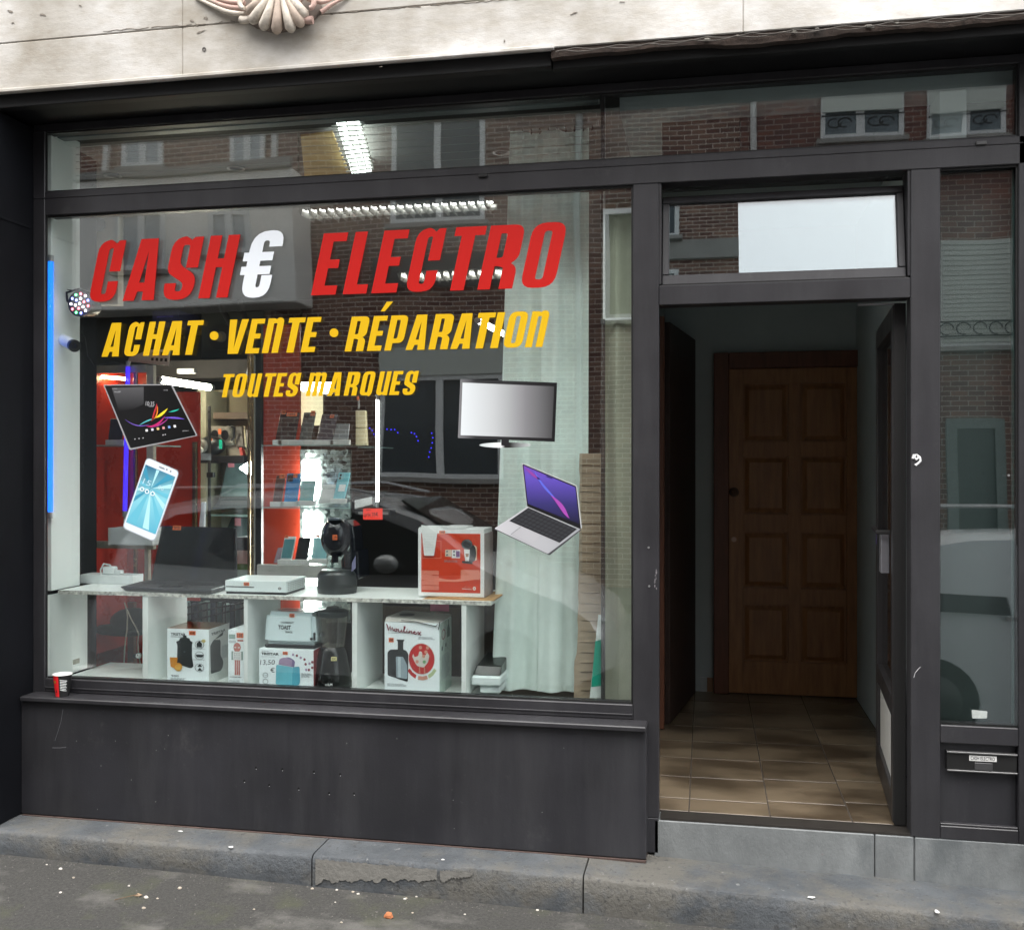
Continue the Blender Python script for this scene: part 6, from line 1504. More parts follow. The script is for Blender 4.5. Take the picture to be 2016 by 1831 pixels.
fl_('detail', [rpoly([(.72, .67, .01), (.83, .67, .01), (.85, .74, .02), (.78, .79, .01), (.71, .74, .02)])], DKP, t, F, 2); fl_('detail', [rpoly([(.71, .49, .03), (.86, .49, .03), (.88, .54, .01), (.69, .54, .01)])], DKP, t, F, 2); fl_('detail', [rpoly([(.73, .32, .02), (.85, .32, .02), (.79, .37, .02)])], DKP, t, F, 2); fl_('detail', [rpoly([(.73, .25, .02), (.85, .25, .02), (.79, .30, .02)])], DKP, t, F, 2)
fl_('lemon', [circ(.88, .79, .05, 12, .03)], M('yellow_print', (0.6, 0.5, 0.2), 0.5), t, F, 2)
text('lettering', '900', lambda u, v, w: F(u, v, .0008), GREYINK, t, .1, .115, .035, .18, bold=.02)
text('lettering', 'TRISTAR', lambda u, v, w: S(u, v, .0008), DKP, t, .1, .875, .045, .7, bold=.03)
fl_('kettle_print', [rpoly([(.08, .18, .05), (.6, .16, .1), (.72, .3, .1), (.55, .45, .05), (.55, .74, .05), (.25, .78, .05), (.7, .93*.95, .03), (.65, .9*.9, .02), (.2, .82*.95, .05), (.05, .7, .05)])], DKP, t, S)
fineprint(t, F, .62, .64, .30, 1, .016, 3); fineprint(t, F, .62, .44, .30, 1, .016, 4); fineprint(t, F, .09, .09, .4, 3, .016, 5); fineprint(t, S, .6, .6, .35, 12, .02, 6)
# microphone carton
t, F, S = cartonbox('microphone_carton', 'slim white carton with a pink microphone printed on it', 449, 480, 1240, .12, .16, 0.0, CARD, CARDS)
PKM_ = M('copper_pink', (0.48, 0.17, 0.14), 0.4)
fl_('lettering_blur', [[(.06, .84), (.45, .84), (.45, .92), (.06, .92)]], M('pale_green_print', (0.30, 0.42, 0.38), 0.5), t, F, 0); sticker(t, F, .55, .86, .98, .95, '15€', .001); fl_('brown_bar', [[(.6, .80), (.97, .80), (.97, .83), (.6, .83)]], PKM_, t, F)
fl_('mic_head', [circ(.58, .69, .23, 22, .085)], PKM_, t, F); fl_('mic_glint', [circ(.47, .69, .07, 8, .012)], WHITEF, t, F, 2); fl_('mic_glint', [circ(.70, .69, .07, 8, .012)], WHITEF, t, F, 2)
fl_('mic_wings', [[(.22, .47), (.95, .47), (.95, .62), (.22, .62)]], M('grey_green_print', (0.25, 0.35, 0.32), 0.5), t, F); fl_('mic_panel', [rpoly([(.33, .47, .03), (.85, .47, .03), (.85, .62, .03), (.33, .62, .03)], 3)], WHITEF, t, F, 2)
for u in (.45, .58, .71):
    for v in (.51, .55, .585): fl_('button_dot', [circ(u, v, .03, 8, .009)], GREYINK, t, F, 3)
for u in (.43, .55, .67): fl_('mic_handle', [[(u, .2), (u + .09, .2), (u + .09, .465), (u, .465)]], PKM_, t, F)
text('lettering', 'WIRELESS MIC', lambda u, v, w: F(u, v, .0008), DKP, t, .1, .155, .018, .75, bold=.02)
fineprint(t, F, .08, .80, .5, 3, .014, 8); fineprint(t, F, .08, .1, .8, 3, .014, 9)
# toaster carton + toaster on it
ztt = PZ(560, 1278, .12)
t, F, S = cartonbox('toaster_carton', 'white toaster carton with a blue toaster printed, red side', 510, 617, 1278, .12, .21, 0.0, CARD, M('dark_red_side', (0.28, 0.03, 0.035), 0.45), ztop=ztt)
text('lettering', 'TRISTAR', lambda u, v, w: F(u, v, .0008), DKP, t, .04, .84, .06, .33, bold=.04); text('lettering', 'BR-1009 TOASTER', lambda u, v, w: F(u, v, .0008), GREYINK, t, .05, .785, .02, .25)
for k in range(4): fl_('dot', [circ(.06 + .035*k, .935, .009, 8, .01)], DKP, t, F, 0)
text('handwriting', '13,50', lambda u, v, w: F(u, v, .0008), INK, t, .02, .58, .12, .27, rot=.08, shear=.15); text('handwriting', '€', lambda u, v, w: F(u, v, .0008), INK, t, .21, .40, .11, .08)
sticker(t, F, .44, .86, .53, .94, '15€', .001)
BLT = M('blue_toaster_print', (0.16, 0.50, 0.60), 0.4); BLT2 = M('blue_toaster_shade_print', (0.10, 0.40, 0.52), 0.4); MAU = M('mauve_print', (0.38, 0.28, 0.42), 0.5)
fl_('toaster_print', [rpoly([(.31, .10, .03), (.60, .08, .02), (.62, .55, .03), (.32, .60, .03)])], BLT, t, F); fl_('toaster_print', [rpoly([(.602, .08, .01), (.74, .10, .05), (.76, .18, .05), (.75, .58, .04), (.622, .55, .01)])], BLT2, t, F)
fl_('bread_print', [rpoly([(.36, .605, .01), (.60, .56, .01), (.63, .72, .06), (.50, .80, .05), (.38, .76, .06)])], MAU, t, F, .5)
fl_('bread_edge', [rpoly([(.60, .56, .01), (.65, .555, .01), (.67, .72, .06), (.56, .80, .04), (.50, .80, .01), (.62, .73, .03)])], M('mauve_dark_print', (0.2, 0.15, 0.3), 0.5), t, F, 1.5)
for (u, v) in ((.63, .87), (.70, .85), (.77, .80), (.84, .76), (.86, .64), (.93, .66), (.87, .50), (.92, .50), (.98, .70), (.98, .56)): fl_('berry', [circ(u, v, .022, 10, .035)], MAU if int(u * 100) % 2 else DKR, t, F)
for v in (.32, .16): fl_('badge', [circ(.12, v, .05, 16, .065), circ(.12, v, .042, 16, .055)], GREYINK, t, F); 
text('lettering', '6 levels', lambda u, v, w: F(u, v, .0008), GREYINK, t, .085, .305, .03, .07)
text('lettering', 'TRISTAR', lambda u, v, w: S(u, v, .0008), M('pale_red_print', (0.5, 0.25, 0.2), 0.5), t, .15, .85, .06, .7)
fineprint(t, F, .78, .40, .18, 6, .02, 10); fineprint(t, F, .04, .05, .4, 2, .02, 11); fineprint(t, S, .15, .75, .7, 14, .03, 12)
ts = thing('toaster', 'pale blue white toaster with TOAST lettering standing on its carton', 'toaster', P(565, 1270, .14))
TSM = M('toaster_shell', (0.66, 0.78, 0.80), 0.25, var=0.02)
x0, x1, y0, y1 = PX(518, .13), PX(621, .13), .13, .29; z0, z1 = ztt + .018, PZ(565, 1206, .13)
n_ = []
for (ax, bx, zz) in ((x0, x1, z0), (x0 + .008, x1 - .010, z1)): n_ += [(ax, y0 + (.0 if zz == z0 else .006), zz), (bx, y0 + (.0 if zz == z0 else .006), zz), (bx, y1, zz), (ax, y1, zz)]
MB().hexa(n_).build('shell', TSM, ts, 0.022, smooth=True, seg=4) if False else MB().hexa(n_).build('shell', TSM, ts, 0.018, seg=4)
box('base', x0 + .004, x1 - .004, y0 + .006, y1 - .004, ztt + .002, z0 - .0005, BK, ts, bevel=0.004)
box('slot', x0 + .05, x1 - .05, y0 + .05, y0 + .065, z1 - .002, z1 + .002, BK, ts); box('slot', x0 + .05, x1 - .05, y0 + .10, y0 + .115, z1 - .002, z1 + .002, BK, ts)
box('top_trim', x0 + .03, x1 - .03, y0 + .03, y1 - .03, z1 - .001, z1 + .001, M('chrome', (0.7, 0.7, 0.7), 0.15, 1.0), ts)
Ft = lambda u, v, w: (x0 + .004 + u * (x1 - x0 - .008), y0 - .0005 + .006 * v - w, z0 + v * (z1 - z0))
text('lettering', 'CROISSANT', lambda u, v, w: Ft(u, v, .001), INK, ts, .33, .66, .055, .26, bold=.02); text('lettering', 'TOAST', lambda u, v, w: Ft(u, v, .001), INK, ts, .28, .48, .12, .25, bold=.03); text('lettering', 'SNACK', lambda u, v, w: Ft(u, v, .001), INK, ts, .42, .37, .055, .15, bold=.02)
sticker(ts, Ft, .50, .86, .60, .97, '15€', .002)
box('lever', x1 - .002, x1 + .016, y0 + .04, y0 + .075, z0 + .035, z0 + .055, BK, ts, bevel=0.004); MB().lathe((x1 - .018, y0 - .002, z0 + .032), [(.006, .002), (.006, -.005)], 12, 'y').build('dial', BK, ts)
box('lever', x1 - .010, x1 - .001, y0 - .003, y0 + .006, z0 + .025, z0 + .06, BK, ts, bevel=0.002)
# blender
bl = thing('blender', 'black jug blender with clear jar and yellow tag, third compartment', 'blender', P(658, 1350, .2))
bx0 = Vector((PX(655, .2), .2, .69))
BLM = M('blender_black', (0.010, 0.011, 0.011), 0.2)
def bh(py): return PZ(655, py, .2) - .69
MB().lathe(bx0, [(.085, .0), (.088, .02), (.082, .06), (.066, bh(1285)), (.058, bh(1276)), (.052, bh(1272))], 30).build('base', BLM, bl, smooth=True)
MB().lathe(bx0, [(.054, bh(1271)), (.060, bh(1255)), (.068, bh(1220)), (.070, bh(1213)), (.067, bh(1213)), (.064, bh(1222)), (.056, bh(1256)), (.05, bh(1270))], 28).build('jug', glass('jug_plastic', .10, (0.72, 0.70, 0.66)), bl, smooth=True)
MB().lathe(bx0, [(.070, bh(1212.5)), (.073, bh(1210)), (.073, bh(1203)), (.06, bh(1200)), (.03, bh(1198)), (.028, bh(1194)), (.001, bh(1194))], 28).build('lid', M('lid_dark', (0.03, 0.04, 0.04), 0.35), bl, smooth=True)
MB().lathe(bx0 + Vector((0, -.083, .055)), [(.026, .02), (.026, -.008), (.02, -.014), (.001, -.015)], 20, 'y').build('dial', BLM, bl, smooth=True)
f = qmap([(652, 1301), (663, 1301), (663, 1293), (652, 1293)], (.125, .128)); sticker(bl, f, 0, 0, 1, 1, '35€', .001, M('yellow_tag', (0.7, 0.65, 0.3), 0.6))
f = qmap([(640, 1350), (655, 1350), (655, 1345), (640, 1345)], (.108, .108)); text('lettering', 'PHILIPS', lambda u, v, w: f(u, v, .001), WHITEF, bl, 0, 0, .9, 1, bold=.04)
# moulinex carton
zmt = PZ(820, 1226, .12)
t, F, S = cartonbox('juice_extractor_carton', 'big white carton with a red chicken roundel and torn top, fourth compartment', 757, 865, 1226, .12, .21, 0.0, CARD, M('green_white_side', (0.42, 0.52, 0.47), 0.5, var=0.25, scale=40))
zt = zmt
fineprint(t, F, .05, .13, .35, 3, .014, 13); fineprint(t, F, .62, .80, .3, 3, .013, 14); fineprint(t, S, .15, .52, .7, 22, .016, 15)
for st_ in ([(0,1.7),(.03,.9),(.045,0),(.09,1.3),(.115,.1),(.15,1.0),(.17,.1),(.195,.15),(.22,.8),(.20,.4),(.22,.05),(.25,.1),(.26,.5),(.24,.8),(.28,.6),(.30,.8),(.30,.2),(.33,0),(.37,.3),(.38,.8),(.38,.15),(.41,.1),(.45,.9),(.475,1.7),(.45,1.8),(.44,.6),(.46,.05),(.49,.2),(.52,.8),(.52,.15),(.55,.1),(.575,.8),(.575,0),(.60,.6),(.63,.8),(.64,.1),(.67,.15),(.70,.45),(.735,.6),(.72,.85),(.69,.6),(.70,.1),(.74,.05),(.77,.3),(.80,.8),(.85,.05),(.88,.1)], [(.87,.85),(.80,0)], [(.53,1.1),(.532,1.15)]):
    MB().tube([F(.04 + .72*u, .885 + .052*v - .06*u, .0012) for u, v in st_], .0026, 5).build('script_lettering', DKR, t)
text('lettering', 'Moulinex', lambda u, v, w: F(u, v, .0006), DKR, t, .06, .895, .03, .02) if False else None
text('lettering', 'La puissance, le savoir-faire', lambda u, v, w: F(u, v, .0008), GREYINK, t, .07, .845, .018, .42)
sticker(t, F, .08, .72, .17, .78, '49€', .001)
SV = M('silver_print', (0.30, 0.38, 0.42), 0.4)
fl_('appliance_print', [rpoly([(.06, .25, .02), (.43, .17, .03), (.44, .56, .03), (.40, .61, .03), (.345, .62, .01), (.345, .735, .01), (.365, .745, .005), (.365, .76, .005), (.225, .76, .005), (.225, .745, .005), (.245, .735, .01), (.245, .62, .01), (.10, .615, .03), (.055, .57, .02)])], DKP, t, F)
fl_('silver_body', [rpoly([(.22, .23, .02), (.42, .21, .02), (.42, .40, .04), (.34, .52, .02), (.21, .52, .02)])], SV, t, F, 2); fl_('silver_highlight', [[(.25, .23), (.30, .225), (.30, .515), (.25, .515)]], M('silver_light_print', (0.5, 0.6, 0.64), 0.4), t, F, 3)
fl_('knob_print', [circ(.17, .30, .035, 14, .04)], INK, t, F, 3)
fl_('roundel_rim', [circ(.68, .50, .245, 40, .225)], WHITEF, t, F); fl_('roundel', [circ(.68, .50, .232, 40, .213)], M('roundel_red', (0.50, 0.02, 0.02), 0.35), t, F, 2)
FL = [M('motley_%d' % 0 if False else 'motley_white', (0.62, 0.6, 0.55), 0.5), M('motley_pink', (0.6, 0.28, 0.2), 0.5), M('motley_green', (0.15, 0.35, 0.15), 0.5)]
fl_('bird_print', [rpoly([(.60, .40, .02), (.72, .38, .02), (.80, .46, .03), (.82, .55, .01), (.78, .60, .02), (.76, .56, .02), (.70, .52, .02), (.69, .60, .02), (.64, .61, .02), (.62, .54, .02), (.55, .52, .02), (.53, .57, .01), (.51, .53, .01), (.55, .46, .02)])], FL[0], t, F, 3)
for u, v, m_ in ((.60, .46, 1), (.67, .43, 0), (.73, .46, 2), (.76, .60, 1), (.79, .66, 1), (.66, .66, 1), (.72, .54, 1)): fl_('bird_patch', [circ(u, v, .03, 10, .025)], FL[m_], t, F, 4)
for u in (.63, .72): fl_('bird_leg', [[(u, .30), (u + .03, .30), (u + .02, .39), (u + .005, .39)]], FL[1], t, F, 3)
for k, m_ in enumerate((1, 1, 2)):
    a0 = R(215 + 38 * k + (4 if k else 0)); a1 = a0 + R(34); pts = [(.68 + .265*math.cos(a), .50 + .245*math.sin(a)) for a in (a0, (a0+a1)/2, a1)] + [(.68 + .315*math.cos(a), .50 + .30*math.sin(a)) for a in (a1, (a0+a1)/2, a0)]
    fl_('fruit_segment', [pts], (M('roundel_red', (0.50, 0.02, 0.02), 0.35), M('motley_pink', (0.6, 0.28, 0.2), 0.5), M('motley_lime', (0.45, 0.55, 0.3), 0.5))[k], t, F)
fl_('side_badge', [circ(.30, .82, .15, 14, .075), circ(.30, .82, .12, 14, .06)], DKR, t, S); fl_('bottle_print', [rpoly([(.6, .74, .02), (.82, .74, .02), (.82, .86, .03), (.74, .92, .02), (.74, .985, .01), (.68, .985, .01), (.68, .92, .02), (.6, .86, .03)])], M('dark_green_print', (0.02, 0.07, 0.05), 0.4), t, S); fl_('drop_print', [circ(.2, .63, .05, 10, .035)], DKP, t, S); fl_('drop_print', [circ(.5, .65, .05, 10, .03)], DKP, t, S)
x0, x1 = PX(757, .12), PX(865, .12)
MB().hexa([(x0, .12, zt + .0012), (x1, .12, zt + .0012), (x1 + .002, .33, zt + .002), (x0, .33, zt + .002), (x0 + .004, .135, zt + .02), (x1 - .002, .125, zt - .0 + .0024), (x1, .33, zt + .012), (x0 + .02, .33, zt + .022)]).build('torn_flap', M('worn_card', (0.48, 0.47, 0.43), 0.7, var=0.15), t, 0.001)
MB().tube([P(790, 1221, .117), P(815, 1223, .116), P(840, 1229, .115), P(858, 1233, .115), P(866, 1224, .118), P(863, 1240, .117)], .0022, 5).build('tear', DKP, t)
MB().lathe((PX(800, .2), .21, zt + .0205), [(.035, .0), (.035, .002), (.0005, .002)], 20).build('round_cutout', DKP, t)
o = pbox('pink_card', 847, 1190, 884, 1203, .55, .002, M('pink_card', (0.45, 0.12, 0.20), 0.6), None, 0); tag(o, 'pink card hanging behind the carton with the red roundel', 'card')
# sandwich toaster / scale stack at right
sg = thing('sandwich_toaster', 'dark grill lying on a white base in the last compartment', 'appliance', P(950, 1330, .15))
PX_, yy = PX, .15
MB().hexa([(PX(930, yy), yy, PZ(950, 1330, yy)), (PX(985, yy), yy, PZ(950, 1330, yy)), (PX(985, yy), yy + .2, PZ(950, 1330, yy)), (PX(936, yy), yy + .2, PZ(950, 1330, yy)), (PX(936, yy), yy + .03, PZ(950, 1312, yy)), (PX(985, yy), yy + .03, PZ(950, 1312, yy)), (PX(985, yy), yy + .2, PZ(950, 1300, yy)), (PX(940, yy), yy + .2, PZ(950, 1300, yy))]).build('grill_lid', M('dark_glass_lid', (0.015, 0.018, 0.017), 0.15), sg, 0.004)
pbox('white_base', 928, 1332, 985, 1350, .13, .22, CON, sg, 0.006); pbox('lower_base', 945, 1351, 985, 1364, .15, .18, CON, sg, 0.004)
o = pbox('dark_backing', 918, 1195, 985, 1345, .50, .01, M('brown_shade_board', (0.05, 0.035, 0.02), 0.6, var=0.3), None, 0); tag(o, 'dark brown board at the back of the last compartment', 'board')
o = pbox('dark_backing', 712, 1195, 905, 1345, .60, .01, M('brown_shade_board', (0.05, 0.035, 0.02), 0.6, var=0.3), None, 0); tag(o, 'dark brown board behind the carton with the red roundel', 'board')

# ================================================================ LETTERING AND PICTURES STUCK ON THE GLASS
YG = 0.0172
def g_C(): return .47, [[(0,0,.19),(.47,0,.2),(.47,.33),(.285,.33),(.285,.125,.035),(.2,.125,.035),(.2,.87,.05),(.275,.87,.015),(.275,.49),(.47,.49),(.47,.995),(.36,.995),(.315,.945),(.23,1.01,.06),(0,1.01,.24)]]
def g_S(): return .53, [[(0,.44,.10),(0,1.01,.25),(.25,1.01,.06),(.33,.945),(.38,.995),(.53,.995),(.53,.50),(.32,.50),(.32,.87,.03),(.2,.87,.05),(.2,.56,.09),(.53,.37,.13),(.53,-.01,.25),(0,-.01,.22),(0,.26),(.2,.26),(.2,.125,.045),(.32,.125,.06),(.32,.255,.05)]]
def g_A(): return .56, [[(0,0),(.2,0),(.235,.145),(.335,.145),(.34,0),(.56,0),(.43,1),(.12,1)],[(.235,.29),(.328,.29),(.298,.80)]]
def g_H(): return .51, [[(0,0),(.2,0),(.2,.49),(.31,.49),(.31,0),(.51,0),(.51,1),(.31,1),(.31,.63),(.2,.63),(.2,1),(0,1)]]
def g_E(): return .42, [[(0,0),(.42,0),(.42,.15),(.2,.15),(.2,.43),(.37,.43),(.37,.57),(.2,.57),(.2,.86),(.42,.86),(.42,1),(0,1)]]
def g_L(): return .40, [[(0,0),(.40,0),(.40,.15),(.21,.15),(.21,1),(0,1)]]
def g_T(): return .50, [[(.12,0),(.34,0),(.34,.86),(.5,.86),(.5,1),(0,1),(0,.86),(.12,.86)]]
def g_R(): return .56, [[(0,0),(.2,0),(.2,.36),(.28,.36,.07),(.34,.33,.02),(.34,0),(.56,0),(.56,.34,.1),(.45,.40,.02),(.56,.47,.1),(.56,1,.17),(0,1)],[(.2,.49),(.30,.49,.04),(.30,.87,.035),(.2,.87)]]
def g_O(): return .54, [[(0,0,.2),(.54,0,.22),(.54,1.01,.2),(0,1.01,.22)],[(.21,.13,.04),(.33,.13,.05),(.33,.88,.04),(.21,.88,.05)]]
def g_Q(): return .54, [[(0,0,.2),(.36,0,.02),(.44,-.05,.01),(.50,.04,.02),(.54,.1,.05),(.54,1.01,.2),(0,1.01,.22)],[(.21,.13,.04),(.33,.13,.05),(.33,.88,.04),(.21,.88,.05)]]
def g_I(): return .22, [[(0,0),(.22,0),(.22,1),(0,1)]]
def g_P(): return .52, [[(0,0),(.2,0),(.2,.21),(.52,.21,.17),(.52,1,.17),(0,1)],[(.2,.34),(.31,.34,.05),(.31,.87,.04),(.2,.87)]]
def g_N(): return .50, [[(0,0),(.2,0),(.2,.86,.02),(.30,.86,.03),(.30,0),(.50,0),(.50,1.02,.16),(.32,1.02,.05),(.25,.97,.01),(.2,1,.01),(0,1)]]
def g_V(): return .59, [[(.14,0),(.46,0),(.59,1),(.375,1),(.295,.16),(.225,1),(0,1)]]
def g_U(): return .50, [[(0,0,.18),(.2,-.01,.05),(.27,.04,.01),(.31,0,.01),(.5,0),(.5,1),(.3,1),(.3,.13,.03),(.2,.13,.03),(.2,1),(0,1)]]
def g_M(): return .76, [[(0,0),(.19,0),(.19,.86,.02),(.285,.86,.03),(.285,0),(.475,0),(.475,.86,.02),(.57,.86,.03),(.57,0),(.76,0),(.76,1.01,.17),(.56,1.01,.05),(.50,.96,.01),(.44,1.01,.05),(.27,1.01,.05),(.22,.96,.01),(.17,.995,.01),(0,.995)]]
def g_X(): return .62, [[(.08,0-.02,.22),(.55,0-.02,.22),(.55,.33),(.37,.33),(.37,.14,.045),(.30,.14,.045),(.30,.345),(.50,.345),(.50,.475),(.30,.475),(.30,.56),(.50,.56),(.50,.695),(.30,.695),(.30,.875,.05),(.40,.875,.05),(.40,.775),(.62,.775),(.62,1.03,.2),(.08,1.03,.3),(.08,.695),(0,.695),(0,.56),(.08,.56),(.08,.475),(0,.475),(0,.345),(.08,.345)]]
GLY = dict(C=g_C, S=g_S, A=g_A, H=g_H, E=g_E, L=g_L, T=g_T, R=g_R, O=g_O, Q=g_Q, I=g_I, P=g_P, N=g_N, V=g_V, U=g_U, M=g_M, X=g_X)
SLN = 0.223
def word(name, label, letters, z0, H, mat, rim=None, cat='lettering'):
    t = thing(name, label, cat, (PX(letters[0][1], YG), YG, z0), 'vinyl lettering on the display window')
    for ch, px in letters:
        w_, loops = GLY[ch](); x0 = PX(px, YG)
        lo = [rpoly(l) for l in loops]
        # cut the slanted bars the way the vinyl is cut: shear everything
        mp_ = lambda u, v, w, x0=x0: (x0 + (u + SLN * v) * H, YG - w, z0 + v * H)
        o = flat('letter', lo, mp_, mat, t, 0.0009)
        if rim is not None:
            c_ = (w_ / 2, .5); gx = .022
            ro = [[(c_[0] + (u - c_[0]) * (1 + .05 / w_) + .006, c_[1] + (v - c_[1]) * 1.045 - .008) for u, v in lo[0]]]
            flat('shadow_line', ro if len(lo) == 1 else ro, lambda u, v, w, x0=x0: (x0 + (u + SLN * v) * H, YG + .0006 - w, z0 + v * H), rim, t, 0.0002) if False else None
    return t
VR = flatm('red_vinyl', (0.46, 0.006, 0.003), 0.5, spec=0.3); VY = flatm('yellow_vinyl', (0.66, 0.40, 0.0015), 0.5, spec=0.3); VW = flatm('white_vinyl', (0.74, 0.78, 0.82), 0.5)
word('red_word', 'large red word CASH at the upper left of the glass', [('C', 173.9), ('A', 241.3), ('S', 318), ('H', 390.3)], 2.453, .279, VR)
word('euro_sign', 'large white euro sign between the two red words', [('X', 463.5)], 2.453, .282, VW)
word('red_word', 'large red word ELECTRO at the upper right of the glass', [('E', 612.2), ('L', 674.6), ('E', 730.9), ('C', 797), ('T', 871.6), ('R', 939.6), ('O', 1023)], 2.449, .270, VR)
word('yellow_word', 'yellow word ACHAT, leftmost of the yellow row', [('A', 199.9), ('C', 242.9), ('H', 281.4), ('A', 318.6), ('T', 357)], 2.20, .154, VY)
word('yellow_word', 'yellow word VENTE in the middle of the yellow row', [('V', 439.4), ('E', 482.3), ('N', 515.3), ('T', 556), ('E', 591.7)], 2.20, .153, VY)
rp = word('yellow_word', 'yellow word RÉPARATION at the right of the yellow row', [('R', 678.5), ('E', 722), ('P', 756.5), ('A', 798.4), ('R', 843.3), ('A', 886.4), ('T', 927.6), ('I', 964.8), ('O', 989.3), ('N', 1033)], 2.199, .151, VY)
flatpx('accent', [[(749.5, 613.5), (757.5, 613.5), (774, 594), (761.5, 594.5)]], YG, VY, rp, 0.0009)
word('yellow_word', 'small yellow word TOUTES on the lowest row', [('T', 431.6), ('O', 455.9), ('U', 485.7), ('T', 513.7), ('E', 537.9), ('S', 561)], 2.006, .104, VY)
word('yellow_word', 'small yellow word MARQUES on the lowest row', [('M', 601.9), ('A', 644), ('R', 676.5), ('Q', 706.9), ('U', 739.3), ('E', 765.8), ('S', 791)], 2.006, .103, VY)
for (px, py, l_) in ((421.5, 661.3, 'round yellow dot after the word ACHAT'), (657.5, 655.7, 'round yellow dot after the word VENTE')):
    o = flatpx('yellow_dot', [circ(px, py, 8.6, 28)], YG, VY, None, 0.0009); tag(o, l_, 'dot', 'yellow dots between the words')

def gradm(name, axis, stops, rough=0.3, rot=None):
    m, t, b = mk(name); tc = t.nodes.new('ShaderNodeTexCoord'); sp_ = t.nodes.new('ShaderNodeSeparateXYZ'); t.links.new(tc.outputs['Generated'], sp_.inputs[0])
    if axis == 'D':
        ad = t.nodes.new('ShaderNodeMath'); ad.operation = 'SUBTRACT'; t.links.new(sp_.outputs['X'], ad.inputs[0]); t.links.new(sp_.outputs['Z'], ad.inputs[1])
        mr = t.nodes.new('ShaderNodeMapRange'); mr.inputs['From Min'].default_value = -1; t.links.new(ad.outputs[0], mr.inputs['Value']); src = mr.outputs[0]
    else: src = sp_.outputs[axis]
    r = t.nodes.new('ShaderNodeValToRGB'); e = r.color_ramp.elements
    while len(e) < len(stops): e.new(0.5)
    for i, (p, c) in enumerate(stops): e[i].position = p; e[i].color = (*c, 1)
    t.links.new(src, r.inputs['Fac']); t.links.new(r.outputs[0], b.inputs['Base Color']); b.inputs['Roughness'].default_value = rough
    return m
def dc(par, name, pts, mat, k=0, rr=None):
    pts = rpoly([(a, b, rr) for a, b in pts]) if rr else pts
    return flatpx(name, [pts], YG - 0.0006 * k, mat, par, 0.0005)
def line(par, name, pts, w_, mat, k):
    """tapering printed stroke through px points with half widths"""
    n = len(pts); L = []; Rr = []
    for i in range(n):
        a = Vector(pts[max(i-1, 0)]); b = Vector(pts[min(i+1, n-1)]); d = (b - a).normalized(); nn = Vector((-d.y, d.x)); ww = w_[i] if isinstance(w_, list) else w_
        L.append(tuple(Vector(pts[i]) + nn * ww)); Rr.append(tuple(Vector(pts[i]) - nn * ww))
    return flatpx(name, [L + Rr[::-1]], YG - 0.0006 * k, mat, par, 0.0004)
# tablet picture
tb = thing('tablet_sticker', 'printed picture of a black tablet with colourful streaks stuck on the glass', 'window sticker', P(296, 820, YG), 'device pictures stuck on the glass')
dc(tb, 'rim', [(203, 757.5), (338.5, 756.5), (389, 858), (255, 886.5)], M('rim_silver', (0.32, 0.32, 0.33), 0.4, var=0), 0, 3)
dc(tb, 'face', [(206, 759.5), (336, 758.5), (386, 857), (257, 882.5)], gradm('tablet_black', 'X', [(0, (0.012, 0.012, 0.013)), (1, (0.004, 0.004, 0.004))]), 1, 3)
dc(tb, 'reflection_print', [(220, 764), (283, 762), (283, 796), (262, 806), (234, 810)], gradm('tab_refl', 'Z', [(0, (0.012, 0.012, 0.013)), (1, (0.09, 0.09, 0.095))]), 2)
def bez(pts, n=14):
    out = []
    for i in range(n + 1):
        t = i / n; q = [Vector(p) for p in pts]
        while len(q) > 1: q = [q[j].lerp(q[j+1], t) for j in range(len(q) - 1)]
        out.append(tuple(q[0]))
    return out
def tp(x, y): return (65.9 + .2699 * x, 700 + .2699 * y)
taper = lambda n, m_: [m_ * math.sin(math.pi * (i + .3) / (n + .6)) for i in range(n + 1)]
for col, pts, w_ in (((0.18, 0.10, 0.5), [(665, 465), (760, 540), (850, 500)], .9), ((0.1, 0.45, 0.5), [(770, 510), (830, 470), (890, 460)], 1.3), ((0.5, 0.02, 0.15), [(820, 515), (900, 535), (960, 440)], 2.2),
                     ((0.85, 0.25, 0.02), [(870, 470), (900, 440), (905, 370)], 2.6), ((0.8, 0.65, 0.03), [(890, 455), (930, 440), (980, 385)], 2.6), ((0.45, 0.03, 0.04), [(860, 480), (890, 430), (900, 350)], 3.0),
                     ((0.02, 0.45, 0.35), [(985, 412), (1030, 408), (1065, 390)], 1.4), ((0.15, 0.08, 0.55), [(940, 455), (1030, 450), (1102, 465)], 1.8), ((0.4, 0.05, 0.3), [(850, 525), (930, 520), (990, 450)], 1.0)):
    bp = bez([tp(*p) for p in pts]); line(tb, 'streak', bp, taper(14, w_), flatm('streak_%03d' % int(col[0]*100 + col[1]*1000), col, 0.4), 3)
for i in range(6):
    x, y = 825 + 41 * i, 547 - 6 * i; cl_ = [(.7, .7, .7), (.6, .6, .7), (.7, .5, .2), (.65, .3, .3), (.2, .35, .7), (.8, .8, .8)][i]
    a, b = tp(x, y); dc(tb, 'app_icon', [(a - 2.4, b - 2.2), (a + 2.2, b - 2.8), (a + 3, b + 2), (a - 1.8, b + 2.6)], flatm('icon_%d' % i if False else 'icon_' + 'abcdef'[i], cl_, 0.4), 3, .8)
def px_text(par, s, px, py, hpx, wpx, mat, k=3, rot=0, shear=0, bold=0):
    return text('lettering', s, lambda u, v, w: P(px + u, py - v, YG - 0.0006 * k), mat, par, 0, 0, hpx, wpx, rot=rot, shear=shear, bold=bold)
LG = flatm('pale_grey_print', (0.45, 0.45, 0.47), 0.4)
